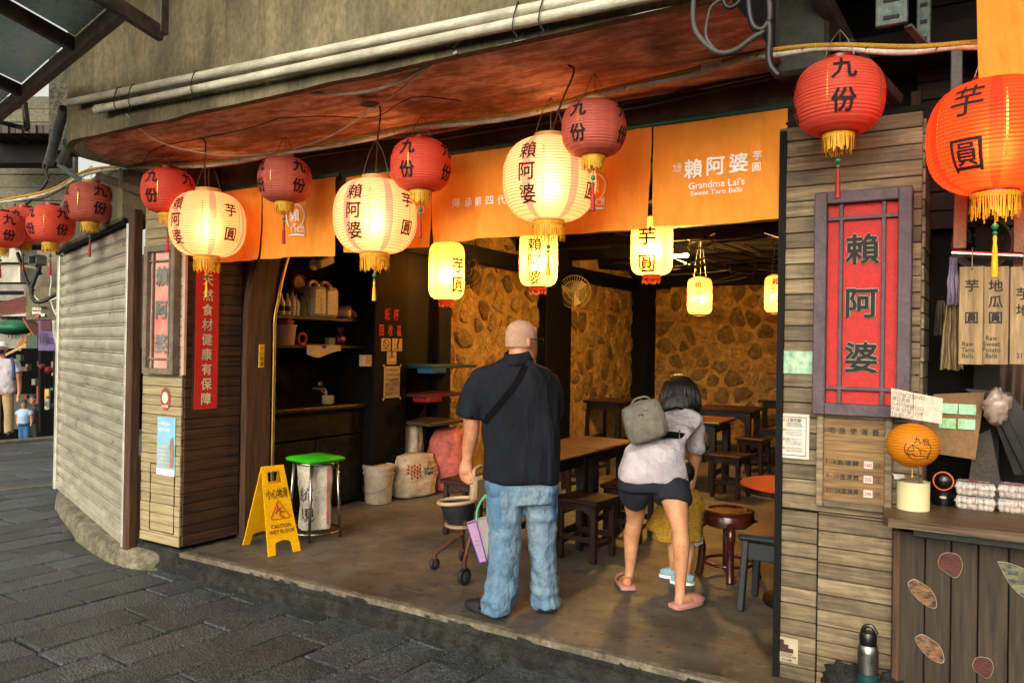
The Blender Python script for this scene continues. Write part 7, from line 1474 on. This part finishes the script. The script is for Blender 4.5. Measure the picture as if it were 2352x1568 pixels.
for lab,pts,r_,m_ in (('thick black cable looping above the meter cabinet',[(92,612),(80,640),(72,668),(82,692),(105,690),(130,676),(147,690)],.022,m_cabb),('thin white cable dangling down the meter cabinet',[(112,604),(118,640),(115,680),(125,715),(138,735)],.009,m_cabw),('second black cable bundle left of the street camera',[(40,580),(50,610),(62,645),(76,668)],.02,m_cabb),('white cable running to the shutter rail',[(70,668),(90,690),(120,688),(150,672)],.008,m_cabw),('black cable drooping from the pipes to the shutter housing',[(112,375),(105,400),(118,420),(135,430)],.012,m_cabb),('black cable tangle above the left lanterns',[(60,470),(90,440),(110,410),(100,380),(120,350)],.014,m_cabb),('thin black wire crossing above the left lanterns',[(-20,450),(40,462),(100,455),(150,430)],.008,m_cabb)):
    cable(lab,[atD(x,y,8.5 if y>560 else 7.4) for x,y in pts],r_,m_)
tag(MB().bar(atY(135,378,3.5),atY(335,522,3.7),.035,.035,.003).build('diagonal_brace',M('green_grey_steel','#5c6a60','#3a4640',rough=.6,bump=.2)),'green grey diagonal steel brace above the roller shutter','brace')
tag(MB().bar(atY(226,405,3.6),atY(328,440,3.55),.05,.06,.004).build('timber_strut',m_post),'short brown timber strut behind the dark red lantern','strut')

# clutter of the far lane
lane=thing('lane_roof','dark beams and sheet roof covering the far lane','roof',atD(60,700,15))
for y0,d_ in((640,16),(668,17),(690,18.5)): slab(-80,y0,150,y0+7,d_,.3).build('beam',m_dark,lane)
rg=random.Random(21); cl_=['#7a2a20','#2c4a6a','#a8863a','#6a6a60','#3a5a3a','#8a5a3a','#b0a898','#4a2a4a']
for k in range(16):
    x=rg.uniform(34,140); y=rg.uniform(800,955); w=rg.uniform(5,12); h=rg.uniform(5,14); d_=rg.uniform(18.6,20.6); t=thing('stall_goods','dim '+['red','blue','ochre','grey','green','brown','pale','violet'][k%8]+' package '+('high' if y<850 else 'midway' if y<900 else 'low')+' among the far stalls'+(' on the left' if x<85 else ' on the right')+(', front' if k>7 else ''),'goods',atD(x,y,d_),group='goods on the far stalls'); slab(x,y,x+w,y+h,d_,.15).build('pack',M('goods_%d'%(k%8),cl_[k%8],bump=.1,rv=.2),t)
for k,x in enumerate((88,122)): tag(slab(x,800,x+5,990,17-k*2.5,.15).build('lane_post',m_dark),['thin dark post holding the lane roof, left','thin dark post holding the lane roof, right'][k],'post')

t=thing('passage_roof','rusty corrugated roof edge over the passage above the left lanterns','roof',atD(60,300,9))
for k in range(14): slab(-60+k*16,286+ (k%2),-46+k*16,306,9.2+.03*(k%2),.5).build('corrugation',M('rust_roof','#4a4038','#2b2622',rough=.7,bump=.3,rv=.2),t)
for lab,px,py,w,h,c_ in (('round red lantern shape hanging in the far lane',112,850,9,9,'#7a2018'),('second dim red lantern in the far lane',96,842,7,7,'#6a1c16')):
    tag(MB().sphere(atD(px,py,16),(w/F*16,w/F*16,h/F*16),12,8).build('far_lantern',M('far_red',c_,bump=.1),smooth=True),lab,'lantern')
for k,(x0,y0,x1,y1,c_,lab) in enumerate(((60,770,86,800,'#3a4a3a','dim green shop board under the cream awning'),(36,842,62,852,'#5a4a34','dim brown shop board in the far lane'),(118,830,127,862,'#8a8478','pale framed poster beside the dark red door'))):
    tag(slab(x0,y0,x1,y1,14.5+k,.06).build('shop_board',M('board_%d'%k,c_,bump=.2)),lab,'board')

t=thing('side_wall','speckled dark concrete return wall behind the broken pipes','wall',atD(140,330,8.2)); slab(112,120,190,345,8.2,.3).build('face',M('speckled_concrete','#4f4a3c','#25231c',rough=.9,scale=22,bump=.6,bscale=40,contrast=(.4,.6)),t)
